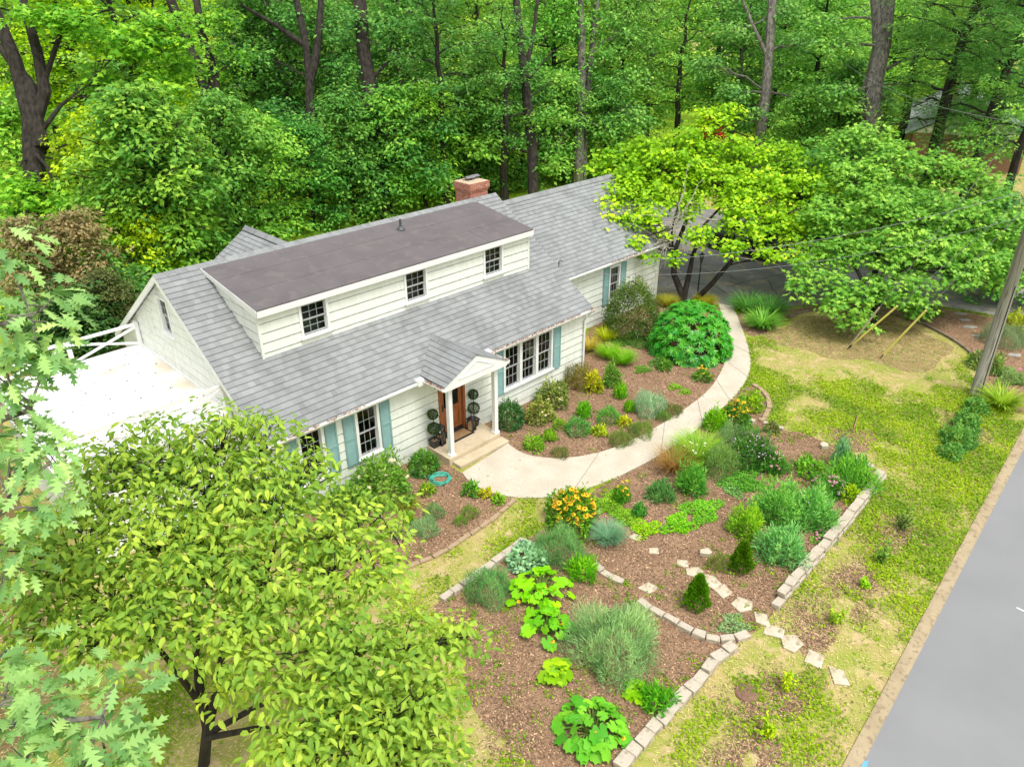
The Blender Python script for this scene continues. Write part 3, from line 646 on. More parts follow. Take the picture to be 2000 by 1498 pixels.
def gutter(p0, p1, out, endcaps=True):
    """open trough with leaf litter, from p0 to p1, lying on the side `out` of the line"""
    p0, p1, out = [np.asarray(p, float) for p in (p0, p1, out)]; gm = MB(); uz = np.array([0, 0, 1.])
    pr = [(0, .0), (0, -.10), (.075, -.10), (.115, -.04), (.12, .0), (.105, .0), (.10, -.035), (.07, -.085), (.012, -.085), (.012, 0)]
    for (a, za), (b, zb) in zip(pr, pr[1:]): gm.quad(p0+out*a+uz*za, p1+out*a+uz*za, p1+out*b+uz*zb, p0+out*b+uz*zb)
    for p in (p0, p1): gm.add([p+out*a+uz*z for a, z in pr[:5]], [(0, 1, 2, 3, 4)])
    o = hb(gm, 'gutter', WHITE)
    nl = int(np.linalg.norm(p1-p0)*90); rr = np.random.default_rng(nl); tt = rr.random(nl); a = rr.uniform(0, 6.28, nl)
    keep = vnoise(tt*np.linalg.norm(p1-p0)+p0[0], tt*0+p0[1], 1.3) > .36; tt, a = tt[keep], a[keep]; nl = len(tt)
    C = p0+(p1-p0)*tt[:, None]+out*rr.uniform(.015, .1, nl)[:, None]+uz*rr.uniform(-.05, .012, nl)[:, None]
    lm = leaf_mesh('leaf_litter', C, np.stack([np.cos(a), np.sin(a), rr.normal(0, .3, nl)], 1), np.stack([rr.normal(0, .5, nl), rr.normal(0, .5, nl), np.ones(nl)], 1), rr.uniform(.05, .1, nl), rr.uniform(.02, .05, nl), rr.uniform(.5, 1.6, nl), 'dia', CHIP)
    q = mobj('leaf_litter', lm, o, color=(.26, .12, .055)); q['kind'] = 'stuff'
    return o
gutter((XL, EY, EZ+.01), (4.82, EY, EZ+.01), (0, -1, 0)); gutter((7.62, EY, EZ+.01), (XR, EY, EZ+.01), (0, -1, 0))
for uu in (4.84, 7.6):                                          # white gutter end boxes beside the porch roof
    c = MB(); c.box(uu-.12, uu+.12, EY-.14, EY+.05, EZ-.09, EZ+.12); hb(c, 'gutter_guard', WHITE, bevel=.01)
d = MB(); d.tube([(L_+.12, -.26, EZ-.06), (L_+.10, -.12, EZ-.25), (L_-.06, -.085, EZ-.45), (L_-.06, -.085, .1), (L_-.02, -.3, .03)], .035, 8); hb(d, 'downspout', WHITE)

# ---- dormer
dzb = roofz(DYW)
OD = [(2.45, 3.24, 4.32, 5.24), (6.13, 6.90, 4.32, 5.24), (9.49, 10.27, 4.32, 5.24)]
d = MB(); siding(d, (0, DYW, 0), FX, FN, lambda z: (DX0, DX1), dzb-.02, DZT, OD, zstart=dzb-.16)
sr = .57/2.9                                                     # dormer roof rises from 5.5 to 5.98
for xx, dn, fl_ in ((DX0, (-1, 0, 0), 1), (DX1, (1, 0, 0), 0)):
    zz = lambda z: ((z-EZ)/SL+EY, max(DYW, 0))
    def ext(z, f=fl_):
        y1 = (z+.02-EZ)/SL+EY                                    # where the main roof passes this height
        y0 = DYW if z <= DZT else DYW+(z-DZT)/sr
        return (-y1, -y0) if f else (y0, y1)
    siding(d, (xx, 0, 0), (0, -1, 0) if fl_ else (0, 1, 0), dn, ext, dzb+.0, 5.88, (), zstart=dzb-.16)
for xx in (DX0, DX1): d.box(xx-.035, xx+.035, DYW-.035, DYW+.05, dzb-.03, DZT)
hb(d, 'dormer_wall', SIDING)
for o_ in OD: window((o_[0], DYW, o_[2]), FX, FN, o_[1]-o_[0], o_[3]-o_[2], 3, 2, cas=.075)
MEMB = mat('brown roofing membrane', (.118, .105, .110), (.138, .122, .126), .9, .8, .25, 160, c3=(.15, .13, .13), s3=3.2, spec=.25)
Y0d, Y1d, Z0d, Z1d = DYW-.17, RY-.22, 5.535, 5.985
d = MB(); xa, xb = DX0-.08, DX1+.10; sl = (Z1d-Z0d)/(Y1d-Y0d)
d.add([(xa, Y0d, Z0d), (xb, Y0d, Z0d), (xb, Y1d, Z1d), (xa, Y1d, Z1d), (xa, Y0d-.0, Z0d-.045), (xb, Y0d, Z0d-.045)], [(0, 1, 2, 3), (4, 5, 1, 0)])
for q in (.36, .70): d.obox((xa, Y0d+(Y1d-Y0d)*q, Z0d+(Z1d-Z0d)*q), (xb-xa, 0, 0), (0, .012, .012*sl), (0, 0, .006))
for q, yy in ((.2, 0), (.55, 1), (.8, 0), (.38, 2)):
    X0 = xa+(xb-xa)*q; ya, yb = (Y0d, Y0d+(Y1d-Y0d)*.36) if yy == 0 else ((Y0d+(Y1d-Y0d)*.36, Y0d+(Y1d-Y0d)*.7) if yy == 1 else (Y0d+(Y1d-Y0d)*.7, Y1d))
    d.obox((X0, ya, Z0d+(ya-Y0d)*sl), (.012, 0, 0), (0, yb-ya, (yb-ya)*sl), (0, 0, .005))
dr = hb(d, 'dormer_roof', MEMB)
t = MB(); t.box(xa-.0, xb, Y0d-.015, Y0d+.015, Z0d-.22, Z0d-.045); t.box(xa, xb, Y0d+.015, DYW, Z0d-.2, Z0d-.185)
for xx in (xa-.012, xb-.012): t.add([(xx, Y0d-.015, Z0d-.22), (xx+.024, Y0d-.015, Z0d-.22), (xx+.024, Y1d+.05, Z1d-.13), (xx, Y1d+.05, Z1d-.13), (xx, Y0d-.015, Z0d-.01), (xx+.024, Y0d-.015, Z0d-.01), (xx+.024, Y1d+.05, Z1d-.005), (xx, Y1d+.05, Z1d-.005)], [(0, 1, 2, 3), (4, 5, 6, 7), (0, 3, 7, 4), (1, 2, 6, 5), (0, 1, 5, 4)])
t.build('fascia', WHITE, dr)
pp = PL(783, 452, 1, 4.0); zz = Z0d+sl*(4.0-Y0d)
c = MB(); c.lathe([(.16, 0), (.15, .02), (.07, .09), (.055, .1)], (pp[0], 4.0, zz), 14); c.lathe([(.04, .08), (.04, .34), (.032, .34), (.032, .2)], (pp[0], 4.0, zz), 12)
hb(c, 'vent_pipe', mat('dark lead flashing', (.06, .07, .075), (.12, .13, .135), 12, .6, metal=.3))

# ---- wing to the right
WY, WRY, WRZ, WEY, WEZ, WL2 = 2.66, 5.715, 5.298, 2.36, 2.80, 21.19
OW = (17.60, 18.20, .88, 2.40)
wsl = (WRZ-WEZ)/(WRY-WEY)
d = MB(); siding(d, (L_, WY, 0), FX, FN, lambda z: (0, WL2-L_), .02, 2.82, ((OW[0]-L_, OW[1]-L_, OW[2], OW[3]),), zstart=-.05)
d.box(WL2-.05, WL2+.05, WY-.045, WY+.05, .02, 2.8); hb(d, 'wing_front_wall', SIDING)
f_ = MB(); f_.box(L_, WL2, WY+.02, WY+.2, -.02, .06); hb(f_, 'foundation', CONC)
def wext(z): 
    y = WY if z < WEZ+wsl*(WY-WEY)-.1 else (z+.1-WEZ)/wsl+WEY
    return (y, 2*WRY-y)
d = MB(); siding(d, (WL2, 0, 0), (0, 1, 0), (1, 0, 0), wext, .02, WRZ-.1, ((4.2, 7.0, .02, 2.3),), zstart=-.05); hb(d, 'wing_gable_wall', SIDING)
gd = MB(); gd.box(WL2-.05, WL2-.02, 4.2, 7.0, .02, 2.3)
for zz in (.58, 1.15, 1.72): gd.box(WL2-.02, WL2-.012, 4.25, 6.95, zz-.49, zz-.03)
hb(gd, 'garage_door', WHITE)
window((OW[0], WY, OW[2]), FX, FN, OW[1]-OW[0], OW[3]-OW[2], 3, 2)
shutter(17.12, 17.50, .80, 2.50, WY); shutter(18.30, 18.68, .80, 2.50, WY)
fl = MB(); fl.box(L_+.05, WL2-.06, WY+.2, 2*WRY-WY, .02, .1); hb(fl, 'interior_floor', DARK)
r = MB(); wx = WL2+.16
roof_plane(r, (L_-.6, WEY, WEZ+.03), (wx, WEY, WEZ+.03), (wx, WRY, WRZ+.03), (L_-.6, WRY, WRZ+.03))
roof_plane(r, (wx, 2*WRY-WEY, WEZ+.03), (L_-.6, 2*WRY-WEY, WEZ+.03), (L_-.6, WRY, WRZ+.03), (wx, WRY, WRZ+.03))
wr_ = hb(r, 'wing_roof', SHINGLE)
c = MB(); c.add([(L_+.02, WRY-.17, WRZ-.09), (wx, WRY-.17, WRZ-.09), (wx, WRY, WRZ+.085), (L_+.02, WRY, WRZ+.085), (wx, WRY+.17, WRZ-.09), (L_+.02, WRY+.17, WRZ-.09)], [(0, 1, 2, 3), (3, 2, 4, 5)], 0, [[(0, .01), (8, .01), (8, .13), (0, .13)], [(0, .01), (8, .01), (8, .13), (0, .13)]])
c.build('ridge_cap', SHINGLE, wr_)
c = MB(); c.quad((L_+.02, WRY-.175, WRZ-.125), (wx, WRY-.175, WRZ-.125), (wx, WRY-.172, WRZ-.088), (L_+.02, WRY-.172, WRZ-.088)); c.build('ridge_vent', DARK, wr_)
t = MB(); t.box(L_+.03, wx, WEY, WEY+.025, WEZ-.14, WEZ+.02); t.box(L_+.03, wx, WEY+.025, WY, WEZ-.12, WEZ-.1)
for (ya, za, yb, zb) in ((WEY, WEZ, WRY, WRZ), (2*WRY-WEY, WEZ, WRY, WRZ)): t.add([(wx-.03, ya, za-.17), (wx, ya, za-.17), (wx, yb, zb-.17), (wx-.03, yb, zb-.17), (wx-.03, ya, za+.02), (wx, ya, za+.02), (wx, yb, zb+.02), (wx-.03, yb, zb+.02)], [(0, 1, 2, 3), (4, 5, 6, 7), (0, 3, 7, 4), (1, 2, 6, 5), (0, 1, 5, 4)])
hb(t, 'wing_roof_trim', WHITE)
gutter((XR+.0, WEY, WEZ+.01), (wx, WEY, WEZ+.01), (0, -1, 0))
# ---- rear ell
ez, ex_ = 5.2, 5.25; hw = 3.0
r = MB(); ye = 10.35; sle = SL*1.0
roof_plane(r, (ex_-hw, ye, ez-hw*sle), (ex_-hw, 8.0, ez-hw*sle), (ex_, 6.0, ez), (ex_, ye, ez)); roof_plane(r, (ex_+hw, 8.0, ez-hw*sle), (ex_+hw, ye, ez-hw*sle), (ex_, ye, ez), (ex_, 6.0, ez))
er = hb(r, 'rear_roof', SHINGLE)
c = MB(); c.add([(ex_-.16, ye, ez-.07), (ex_-.16, 6.4, ez-.07), (ex_, 6.4, ez+.08), (ex_, ye, ez+.08), (ex_+.16, ye, ez-.07), (ex_+.16, 6.4, ez-.07)], [(0, 3, 2, 1), (3, 4, 5, 2)], 0, [[(0, .01), (0, .13), (4, .13), (4, .01)], [(0, .13), (0, .01), (4, .01), (4, .13)]]); c.build('ridge_cap', SHINGLE, er)
c = MB(); c.quad((ex_-.165, 6.4, ez-.11), (ex_-.165, ye, ez-.11), (ex_-.163, ye, ez-.07), (ex_-.163, 6.4, ez-.07)); c.build('ridge_vent', DARK, er)
d = MB(); siding(d, (ex_-hw+.2, 0, 0), (0, -1, 0), (-1, 0, 0), lambda z: (-ye+.2, -8.2), -.05, ez-hw*sle+.1); siding(d, (0, ye-.2, 0), (-1, 0, 0), (0, 1, 0), lambda z: (-(ex_+hw-.2)+max(0, z-(ez-hw*sle))/sle, -(ex_-hw+.2)-max(0, z-(ez-hw*sle))/sle), -.05, ez-.15)
hb(d, 'rear_wall', SIDING)

# ---- chimney
cx0, cy0, cx1, cy1, cz = 11.93, 5.2, 12.84, 6.05, 6.50
ch = MB()
def bbox(x0, x1, y0, y1, z0, z1):
    for (a, b) in (((x0, y0), (x1, y0)), ((x1, y0), (x1, y1)), ((x1, y1), (x0, y1)), ((x0, y1), (x0, y0))):
        l = math.dist(a, b); o_ = a[0]*2.3+a[1]*1.7
        ch.quad((*a, z0), (*b, z0), (*b, z1), (*a, z1), 0, [(o_, z0), (o_+l, z0), (o_+l, z1), (o_, z1)])
    ch.quad((x0, y0, z1), (x1, y0, z1), (x1, y1, z1), (x0, y1, z1), 0, [(x0, y0), (x1, y0), (x1, y1), (x0, y1)]); ch.quad((x0, y0, z0), (x0, y1, z0), (x1, y1, z0), (x1, y0, z0), 0, [(x0, y0), (x0, y1), (x1, y1), (x1, y0)])
bbox(cx0, cx1, cy0, cy1, 0.2, cz-.32)
bbox(cx0-.03, cx1+.03, cy0-.03, cy1+.03, cz-.32, cz-.245); bbox(cx0-.06, cx1+.06, cy0-.06, cy1+.06, cz-.245, cz-.0)
cho = hb(ch, 'chimney', BRICK)
c = MB(); c.add([(cx0-.04, cy0-.04, cz+.003), (cx1+.04, cy0-.04, cz+.003), (cx1+.04, cy1+.04, cz+.003), (cx0-.04, cy1+.04, cz+.003), (cx0+.15, cy0+.15, cz+.06), (cx1-.15, cy0+.15, cz+.06), (cx1-.15, cy1-.15, cz+.06), (cx0+.15, cy1-.15, cz+.06)], [(4, 5, 6, 7), (0, 1, 5, 4), (1, 2, 6, 5), (2, 3, 7, 6), (3, 0, 4, 7)]); c.build('crown_wash', mat('chimney mortar', (.42, .32, .22), (.5, .4, .29), 6, .9), cho)
c = MB()
for k, (xx, yy) in enumerate(((cx0+.32, cy0+.40), (cx0+.62, cy0+.46))):
    for a in (-.1, .1):
        for b in (-.1, .1): c.box(xx+a-.012, xx+a+.012, yy+b-.012, yy+b+.012, cz+.04, cz+.15)
    c.add([(xx-.2, yy-.17, cz+.15), (xx+.2, yy-.17, cz+.15), (xx+.2, yy+.17, cz+.15), (xx-.2, yy+.17, cz+.15), (xx-.2, yy, cz+.2), (xx+.2, yy, cz+.2)], [(0, 1, 5, 4), (2, 3, 4, 5), (0, 4, 3), (1, 2, 5), (0, 3, 2, 1)])
c.build('chimney_cap', mat('grey cap metal', (.2, .2, .21), (.3, .29, .28), 6, .5, metal=.5), cho)

# ---- porch: slab, step, columns, gabled roof
SX0, SX1, SY, SZ = 5.12, 7.30, -1.12, .26
c = MB(); c.box(SX0, SX1, SY, .0, 0, SZ); c.box(SX0+.12, SX1+.03, SY-.37, SY-.002, 0, .125)
hb(c, 'porch_slab', mat('porch concrete', (.50, .41, .275), (.57, .48, .34), 2.0, .8, .25, 70, c3=(.46, .38, .26), s3=4), bevel=.015)
PXC, PHW, PZE, PZR, PYF = 6.27, 1.27, 2.80, 3.42, -1.2
for k, (px, pxt) in enumerate(((5.33, 0), (7.21, 0))):
    c = MB(); h = .07; yc = -.97
    c.box(px-.105, px+.105, yc-.105, yc+.105, SZ, SZ+.045); c.box(px-.09, px+.09, yc-.09, yc+.09, SZ+.045, SZ+.075); c.box(px-h, px+h, yc-h, yc+h, SZ+.075, 2.60); c.box(px-.09, px+.09, yc-.09, yc+.09, 2.54, 2.62)
    hb(c, 'porch_column', WHITE)
psl = (PZR-PZE)/PHW
yb_e = EY; yb_r = (PZR-EZ-.03)/SL+EY+.12
r = MB()
roof_plane(r, (PXC-PHW, yb_e+.3, PZE+.02), (PXC-PHW, PYF-.02, PZE+.02), (PXC, PYF-.02, PZR+.02), (PXC, yb_r, PZR+.02))
roof_plane(r, (PXC+PHW, PYF-.02, PZE+.02), (PXC+PHW, yb_e+.3, PZE+.02), (PXC, yb_r, PZR+.02), (PXC, PYF-.02, PZR+.02))
y = PYF-.02
while y < yb_r-.1:
    y2 = min(y+.16, yb_r)
    r.add([(PXC-.13, y, PZR-.13*psl+.035), (PXC, y, PZR+.05), (PXC+.13, y, PZR-.13*psl+.035), (PXC-.13, y2, PZR-.13*psl+.028), (PXC, y2, PZR+.042), (PXC+.13, y2, PZR-.13*psl+.028)], [(0, 1, 4, 3), (1, 2, 5, 4)], 0, [[(y*2, .01), (y*2, .13), (y*2+.3, .13), (y*2+.3, .01)]]*2); y = y2
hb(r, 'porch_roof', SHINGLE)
t = MB(); zb = 2.62                                            # beam, pediment
t.add([(PXC-PHW, PYF, PZE-.14), (PXC+PHW, PYF, PZE-.14), (PXC+PHW, PYF, PZE+.015), (PXC, PYF, PZR+.015), (PXC-PHW, PYF, PZE+.015), (PXC-PHW, PYF+.04, PZE-.14), (PXC+PHW, PYF+.04, PZE-.14), (PXC+PHW, PYF+.04, PZE+.015), (PXC, PYF+.04, PZR+.015), (PXC-PHW, PYF+.04, PZE+.015)],
      [(0, 1, 2, 3, 4), (9, 8, 7, 6, 5), (0, 5, 6, 1), (1, 6, 7, 2), (4, 9, 5, 0)])
def tribar(x0, z0, x1, z1, wd): t.add([(x0, PYF-.018, z0), (x1, PYF-.018, z1), (x1, PYF-.018, z1+wd), (x0, PYF-.018, z0+wd), (x0, PYF, z0), (x1, PYF, z1), (x1, PYF, z1+wd), (x0, PYF, z0+wd)], [(0, 1, 2, 3), (0, 4, 5, 1), (3, 2, 6, 7), (0, 3, 7, 4), (1, 5, 6, 2)])
iw = .72; zi = PZE+.1
tribar(PXC-iw, zi-.02, PXC+iw, zi-.02, .03); tribar(PXC-iw, zi, PXC, zi+iw*psl, .03); tribar(PXC, zi+iw*psl, PXC+iw, zi, .03)
t.box(PXC-PHW+.15, PXC+PHW-.15, PYF+.05, -.9, zb, PZE-.141)
for xx in (5.33, 7.21): t.box(xx-.08, xx+.08, -.9, -.03, zb, PZE-.10)
t.box(PXC-PHW+.05, PXC+PHW-.05, PYF+.05, -.02, PZE-.13, PZE-.1)
hb(t, 'porch_pediment', WHITE)
for s in (-1, 1): gutter((PXC+s*PHW, PYF-.01, PZE+.0), (PXC+s*PHW, EY-.12, PZE-.02), (s, 0, 0))

# ---- front door
DWOOD = mat('stained door wood', (.25, .075, .02), (.36, .125, .038), 5, .4, .1, 40, spec=.5, stretch=(6, 6, .6)); DJ = mat('door jamb wood', (.27, .085, .025), (.36, .13, .04), 6, .45, stretch=(6, 6, .6))
d = MB(); d.box(DOOR[0]-.09, DOOR[0]-.001, -.05, .09, .2, 2.42); d.box(DOOR[1]+.001, DOOR[1]+.09, -.05, .09, .2, 2.42); d.box(DOOR[0]-.0, DOOR[1], -.05, .09, 2.325, 2.42)
dj = hb(d, 'door_frame', DJ)
c = MB(); c.box(DOOR[0]-.14, DOOR[1]+.14, -.055, .1, .2, .25); c.build('threshold', WHITE, dj)
d = MB(); x0, x1, z0, z1 = DOOR[0]+.005, DOOR[1]-.005, .275, 2.315; ya, yb = .03, .075
d.box(x0, x0+.14, ya, yb, z0, z1); d.box(x1-.14, x1, ya, yb, z0, z1); d.box(x0+.14, x1-.14, ya, yb, z0, z0+.22); d.box(x0+.14, x1-.14, ya, yb, z1-.13, z1); d.box(x0+.14, x1-.14, ya, yb, z0+.86, z0+.98)
for zz in (z0+.22, z0+.55): d.box(x0+.17, x1-.17, ya+.012, yb-.01, zz+.03, zz+.28)
d.box(x0+.14, x1-.14, ya+.022, yb-.006, z0+.22, z0+.86)
do = hb(d, 'front_door', DWOOD)
c = MB(); c.quad((x0+.14, ya+.02, z0+.98), (x1-.14, ya+.02, z0+.98), (x1-.14, ya+.02, z1-.13), (x0+.14, ya+.02, z1-.13)); c.build('door_pane', GLASS, do)
c = MB(); c.box(x0+.045, x0+.095, ya-.008, ya-.001, 1.18, 1.42); c.tube([(x0+.07, ya-.01, 1.2), (x0+.07, ya-.055, 1.22), (x0+.07, ya-.06, 1.3), (x0+.07, ya-.05, 1.4), (x0+.07, ya-.01, 1.41)], .011, 6); c.build('door_handle', BLACKM, do)
c = MB(); c.box(x0, x1, ya-.004, ya-.001, z0+.01, z0+.12); c.build('kick_strip', BLACKM, do)

# ---- flat-roofed carport on the left, with X-railing
FZ = 2.9; fx0, fx1, fy0, fy1 = -4.15, -.03, 1.86, 7.85
FLATM = mat('white roof coating', (.70, .70, .69), (.76, .76, .755), .9, .7, .1, 30, c3=(.62, .55, .43), s3=.55)
c = MB(); c.box(fx0, fx1, fy0, fy1, FZ-.18, FZ); fr_ = hb(c, 'carport_roof', FLATM)
c = MB(); 
for (a, b) in (((fx0-.12, fy0-.1), (fx1-.02, fy0-.1)), ((fx0-.12, fy1+.1), (fx1-.02, fy1+.1)), ((fx0-.1, fy0), (fx0-.1, fy1))): c.bar((a[0], a[1], FZ-.1), (b[0], b[1], FZ-.1), .05, .26)
for (a, b) in (((fx0-.02, fy0-.02), (fx1, fy0-.02)), ((fx0-.02, fy1+.02), (fx1, fy1+.02)), ((fx0-.02, fy0), (fx0-.02, fy1))): c.bar((a[0], a[1], FZ+.02), (b[0], b[1], FZ+.02), .09, .09)
c.box(fx1-.04, fx1+.005, fy0, fy1, FZ, FZ+.08)
c.build('edge_trim', WHITE, fr_)
gutter((fx0-.126, fy0-.1, FZ-.02), (fx0-.126, fy1+.1, FZ-.02), (-1, 0, 0))
d = MB(); siding(d, (fx0, 0, 0), (0, -1, 0), (-1, 0, 0), lambda z: (-fy1, -fy0), -.05, FZ-.2); siding(d, (0, fy0, 0), FX, FN, lambda z: (fx0, 0), -.05, FZ-.2); siding(d, (0, fy1, 0), (-1, 0, 0), (0, 1, 0), lambda z: (0, -fx0), -.05, FZ-.2)
hb(d, 'carport_wall', SIDING)
c = MB(); c.lathe([(.055, 0), (.055, .2), (.075, .2), (.075, .24), (0, .25)], (-2.04, 6.05, FZ), 14); hb(c, 'roof_vent_stub', WHITE)
leafr = np.random.default_rng(5); n = 60
C = np.c_[leafr.uniform(fx0+.2, -.2, n), leafr.uniform(fy0+.2, fy1-.1, n), np.full(n, FZ+.015)]; a = leafr.uniform(0, 6.28, n)
q = mobj('leaf_litter', leaf_mesh('leaf_litter', C, np.stack([np.cos(a), np.sin(a), a*0], 1), np.stack([leafr.normal(0, .3, n), leafr.normal(0, .3, n), np.ones(n)], 1), leafr.uniform(.05, .13, n), leafr.uniform(.03, .05, n), leafr.uniform(.4, 1.2, n), 'dia', CHIP), fr_, color=(.14, .09, .05)); q['kind'] = 'stuff'
def railing(a, b, nb):
    a, b = np.array(a), np.array(b); H = .82; dv = (b-a)/nb; uz = np.array([0, 0, 1.])
    pm_ = MB(); 
    c = MB(); c.bar(a+uz*(H-.05), b+uz*(H-.05), .05, .09); rl = hb(c, 'deck_railing', WHITE)
    for k in range(nb+1):
        p = a+dv*k; c = MB(); c.box(p[0]-.06, p[0]+.06, p[1]-.06, p[1]+.06, FZ+.0, FZ+H+.04); c.add([(p[0]-.075, p[1]-.075, FZ+H+.04), (p[0]+.075, p[1]-.075, FZ+H+.04), (p[0]+.075, p[1]+.075, FZ+H+.04), (p[0]-.075, p[1]+.075, FZ+H+.04), (p[0], p[1], FZ+H+.08)], [(0, 1, 4), (1, 2, 4), (2, 3, 4), (3, 0, 4), (0, 3, 2, 1)])
        c.build('railing_post', WHITE, rl)
        if k < nb:
            p2 = a+dv*(k+1); c = MB(); off = np.array([dv[1], -dv[0], 0])/np.linalg.norm(dv)*.022
            c.bar(p+uz*.10+off, p2+uz*(H-.12)+off, .035, .075); c.bar(p+uz*(H-.12)-off, p2+uz*.10-off, .035, .075); c.build('cross_brace', WHITE, rl)
railing((fx1-.06, fy1-.02, FZ), (fx0+.03, fy1-.02, FZ), 2); railing((fx0+.03, fy1-.05, FZ), (fx0+.03, fy0+.05, FZ), 3); railing((fx0+.03, fy0+.02, FZ), (fx1-.06, fy0+.02, FZ), 2)

# ---- service mast on the roof corner
mp = np.array([13.55, 2.05, 2.75]); c = MB(); c.tube([mp, mp+(0, 0, 1.05), mp+(.02, -.06, 1.14), mp+(.05, -.16, 1.1)], [.03, .03, .035, .045], 8); c.lathe([(.07, .55), (.05, .62), (.03, .64)], mp, 10); c.tube([mp+(-.15, 0, .9), mp+(.14, .03, .93)], .015, 6)
hb(c, 'service_mast', mat('galvanised metal', (.25, .27, .28), (.36, .38, .39), 9, .45, metal=.6))

# ---- lamp seen through the triple window
lt = empty('table_lamp', (10.62, .75, .12)); tag(lt, 'cream drum shade lamp behind the right pane of the triple window', 'lamp')
c = MB(); c.lathe([(.0, 0), (.1, 0), (.1, .02), (.02, .05), (.02, 1.3)], (0, 0, 0), 12); c.build('lamp_stand', BLACKM, lt)
c = MB(); c.lathe([(.2, 1.28), (.17, 1.6)], (0, 0, 0), 20); c.build('lamp_shade', mat('cream linen', (.75, .68, .5), (.8, .74, .57), 20, .8), lt, smooth=True)
# ================================================================ GARDEN
EDGES = {}
STONE = mat('edging stone', (.42, .36, .28), (.56, .50, .41), 3.5, .9, .6, 30, c3=(.31, .255, .19), s3=7)
TANB = mat('tan edging brick', (.34, .245, .15), (.44, .33, .21), 3.5, .9, .6, 30, c3=(.27, .2, .12), s3=7)
FLAG = mat('pale flagstone', (.47, .41, .30), (.60, .54, .42), 2.5, .85, .5, 25, c3=(.36, .29, .19), s3=6)
GREYF = mat('grey flagstone', (.27, .26, .24), (.36, .35, .32), 3, .85, .4, 25)
br = random.Random(21)
def block_mesh(name, L, W, H, seed):
    rr = random.Random(seed); b = MB(); j = lambda s: rr.uniform(-s, s)
    V = [(sx*L/2*(1 if z == 0 else .96)+j(L*.05), sy*W/2*(1 if z == 0 else .95)+j(W*.07), z*H+(j(H*.08) if z else 0)) for z in (0, 1) for sy in (-1, 1) for sx in (-1, 1)]
    b.add(V, [(0, 2, 3, 1), (4, 5, 7, 6), (0, 1, 5, 4), (1, 3, 7, 5), (3, 2, 6, 7), (2, 0, 4, 6)]); return b
def edging(pix, L, W, H, m, label, group, gap=.012, sink=.02, z0=0, skip=()):
    P = np.array(smooth_poly(gp(pix), 2, False)); s = np.r_[0, np.cumsum(np.linalg.norm(np.diff(P, axis=0), axis=1))]
    t = .0; i = 0
    while t+L*.7 < s[-1]:
        l = L*br.uniform(.85, 1.15); c = [np.interp(t+l/2, s, P[:, k]) for k in (0, 1)]; e = [np.interp(min(t+l, s[-1]), s, P[:, k])-np.interp(t, s, P[:, k]) for k in (0, 1)]
        t += l+gap; i += 1
        if i in skip: continue
        o = block_mesh('edging_block', l, W*br.uniform(.88, 1.1), H*br.uniform(.9, 1.12)+sink, br.random()).build('edging_block', m, bevel=.012)
        o.location = (c[0]+br.uniform(-.012, .012), c[1]+br.uniform(-.012, .012), z0-sink); o.rotation_euler = (br.uniform(-.05, .05), br.uniform(-.04, .04), math.atan2(e[1], e[0])+br.uniform(-.07, .07))
        tag(o, label, 'edging block', group)
edging(E1, .40, .13, .07, TANB, 'tan brick in the curved edging of the bed under the front windows', 'bricks edging the window bed', gap=.008)
edging(E2, .36, .2, .13, STONE, 'stone block on the dry grass strip side of the large bed', 'stones along the grass strip', skip=(1, 2))
edging(E3, .33, .2, .12, STONE, 'low stone block in the curve inside the mulch by the conical evergreen', 'stones of the inner curve')
edging(E3B, .33, .19, .08, STONE, 'half sunk stone block in the short row beside the squash plants', 'stones of the short sunken row')
edging(E4, .33, .26, .15, STONE, 'stone block edging the squash bed beside the round manhole lid', 'stones edging the squash bed')
edging(E5, .37, .24, .13, STONE, 'lower stone block of the two course border wall facing the street', 'lower border wall stones')
edging([(u-3, v-1) for u, v in E5], .37, .24, .13, STONE, 'top stone block of the two course border wall facing the street', 'upper border wall stones', z0=.14, sink=.0, gap=.01)
edging(E5B, .3, .18, .09, STONE, 'stone block at the lawn corner of the border wall, behind the purple flowers', 'stones turning the wall corner', gap=.12)
edging(E6, .31, .17, .08, TANB, 'tan block in the small hook of edging beside the concrete walk', 'blocks of the hook edging')
edging(E6B, .33, .17, .09, STONE, 'pale block in the three stone row where the lawn meets the mulch', 'short pale row at the lawn')
TIMB = mat('weathered timber edging', (.15, .12, .09), (.24, .2, .16), 5, .9, .4, 30)
P = smooth_poly(gp(E7), 2, False); b = MB()
for a, c in zip(P, P[1:]): b.bar((*a, .04), (*c, .04), .09, .12)
tag(b.build('lawn_edging', TIMB), 'thin weathered curved edging round the lawn under the maple', 'lawn edging')

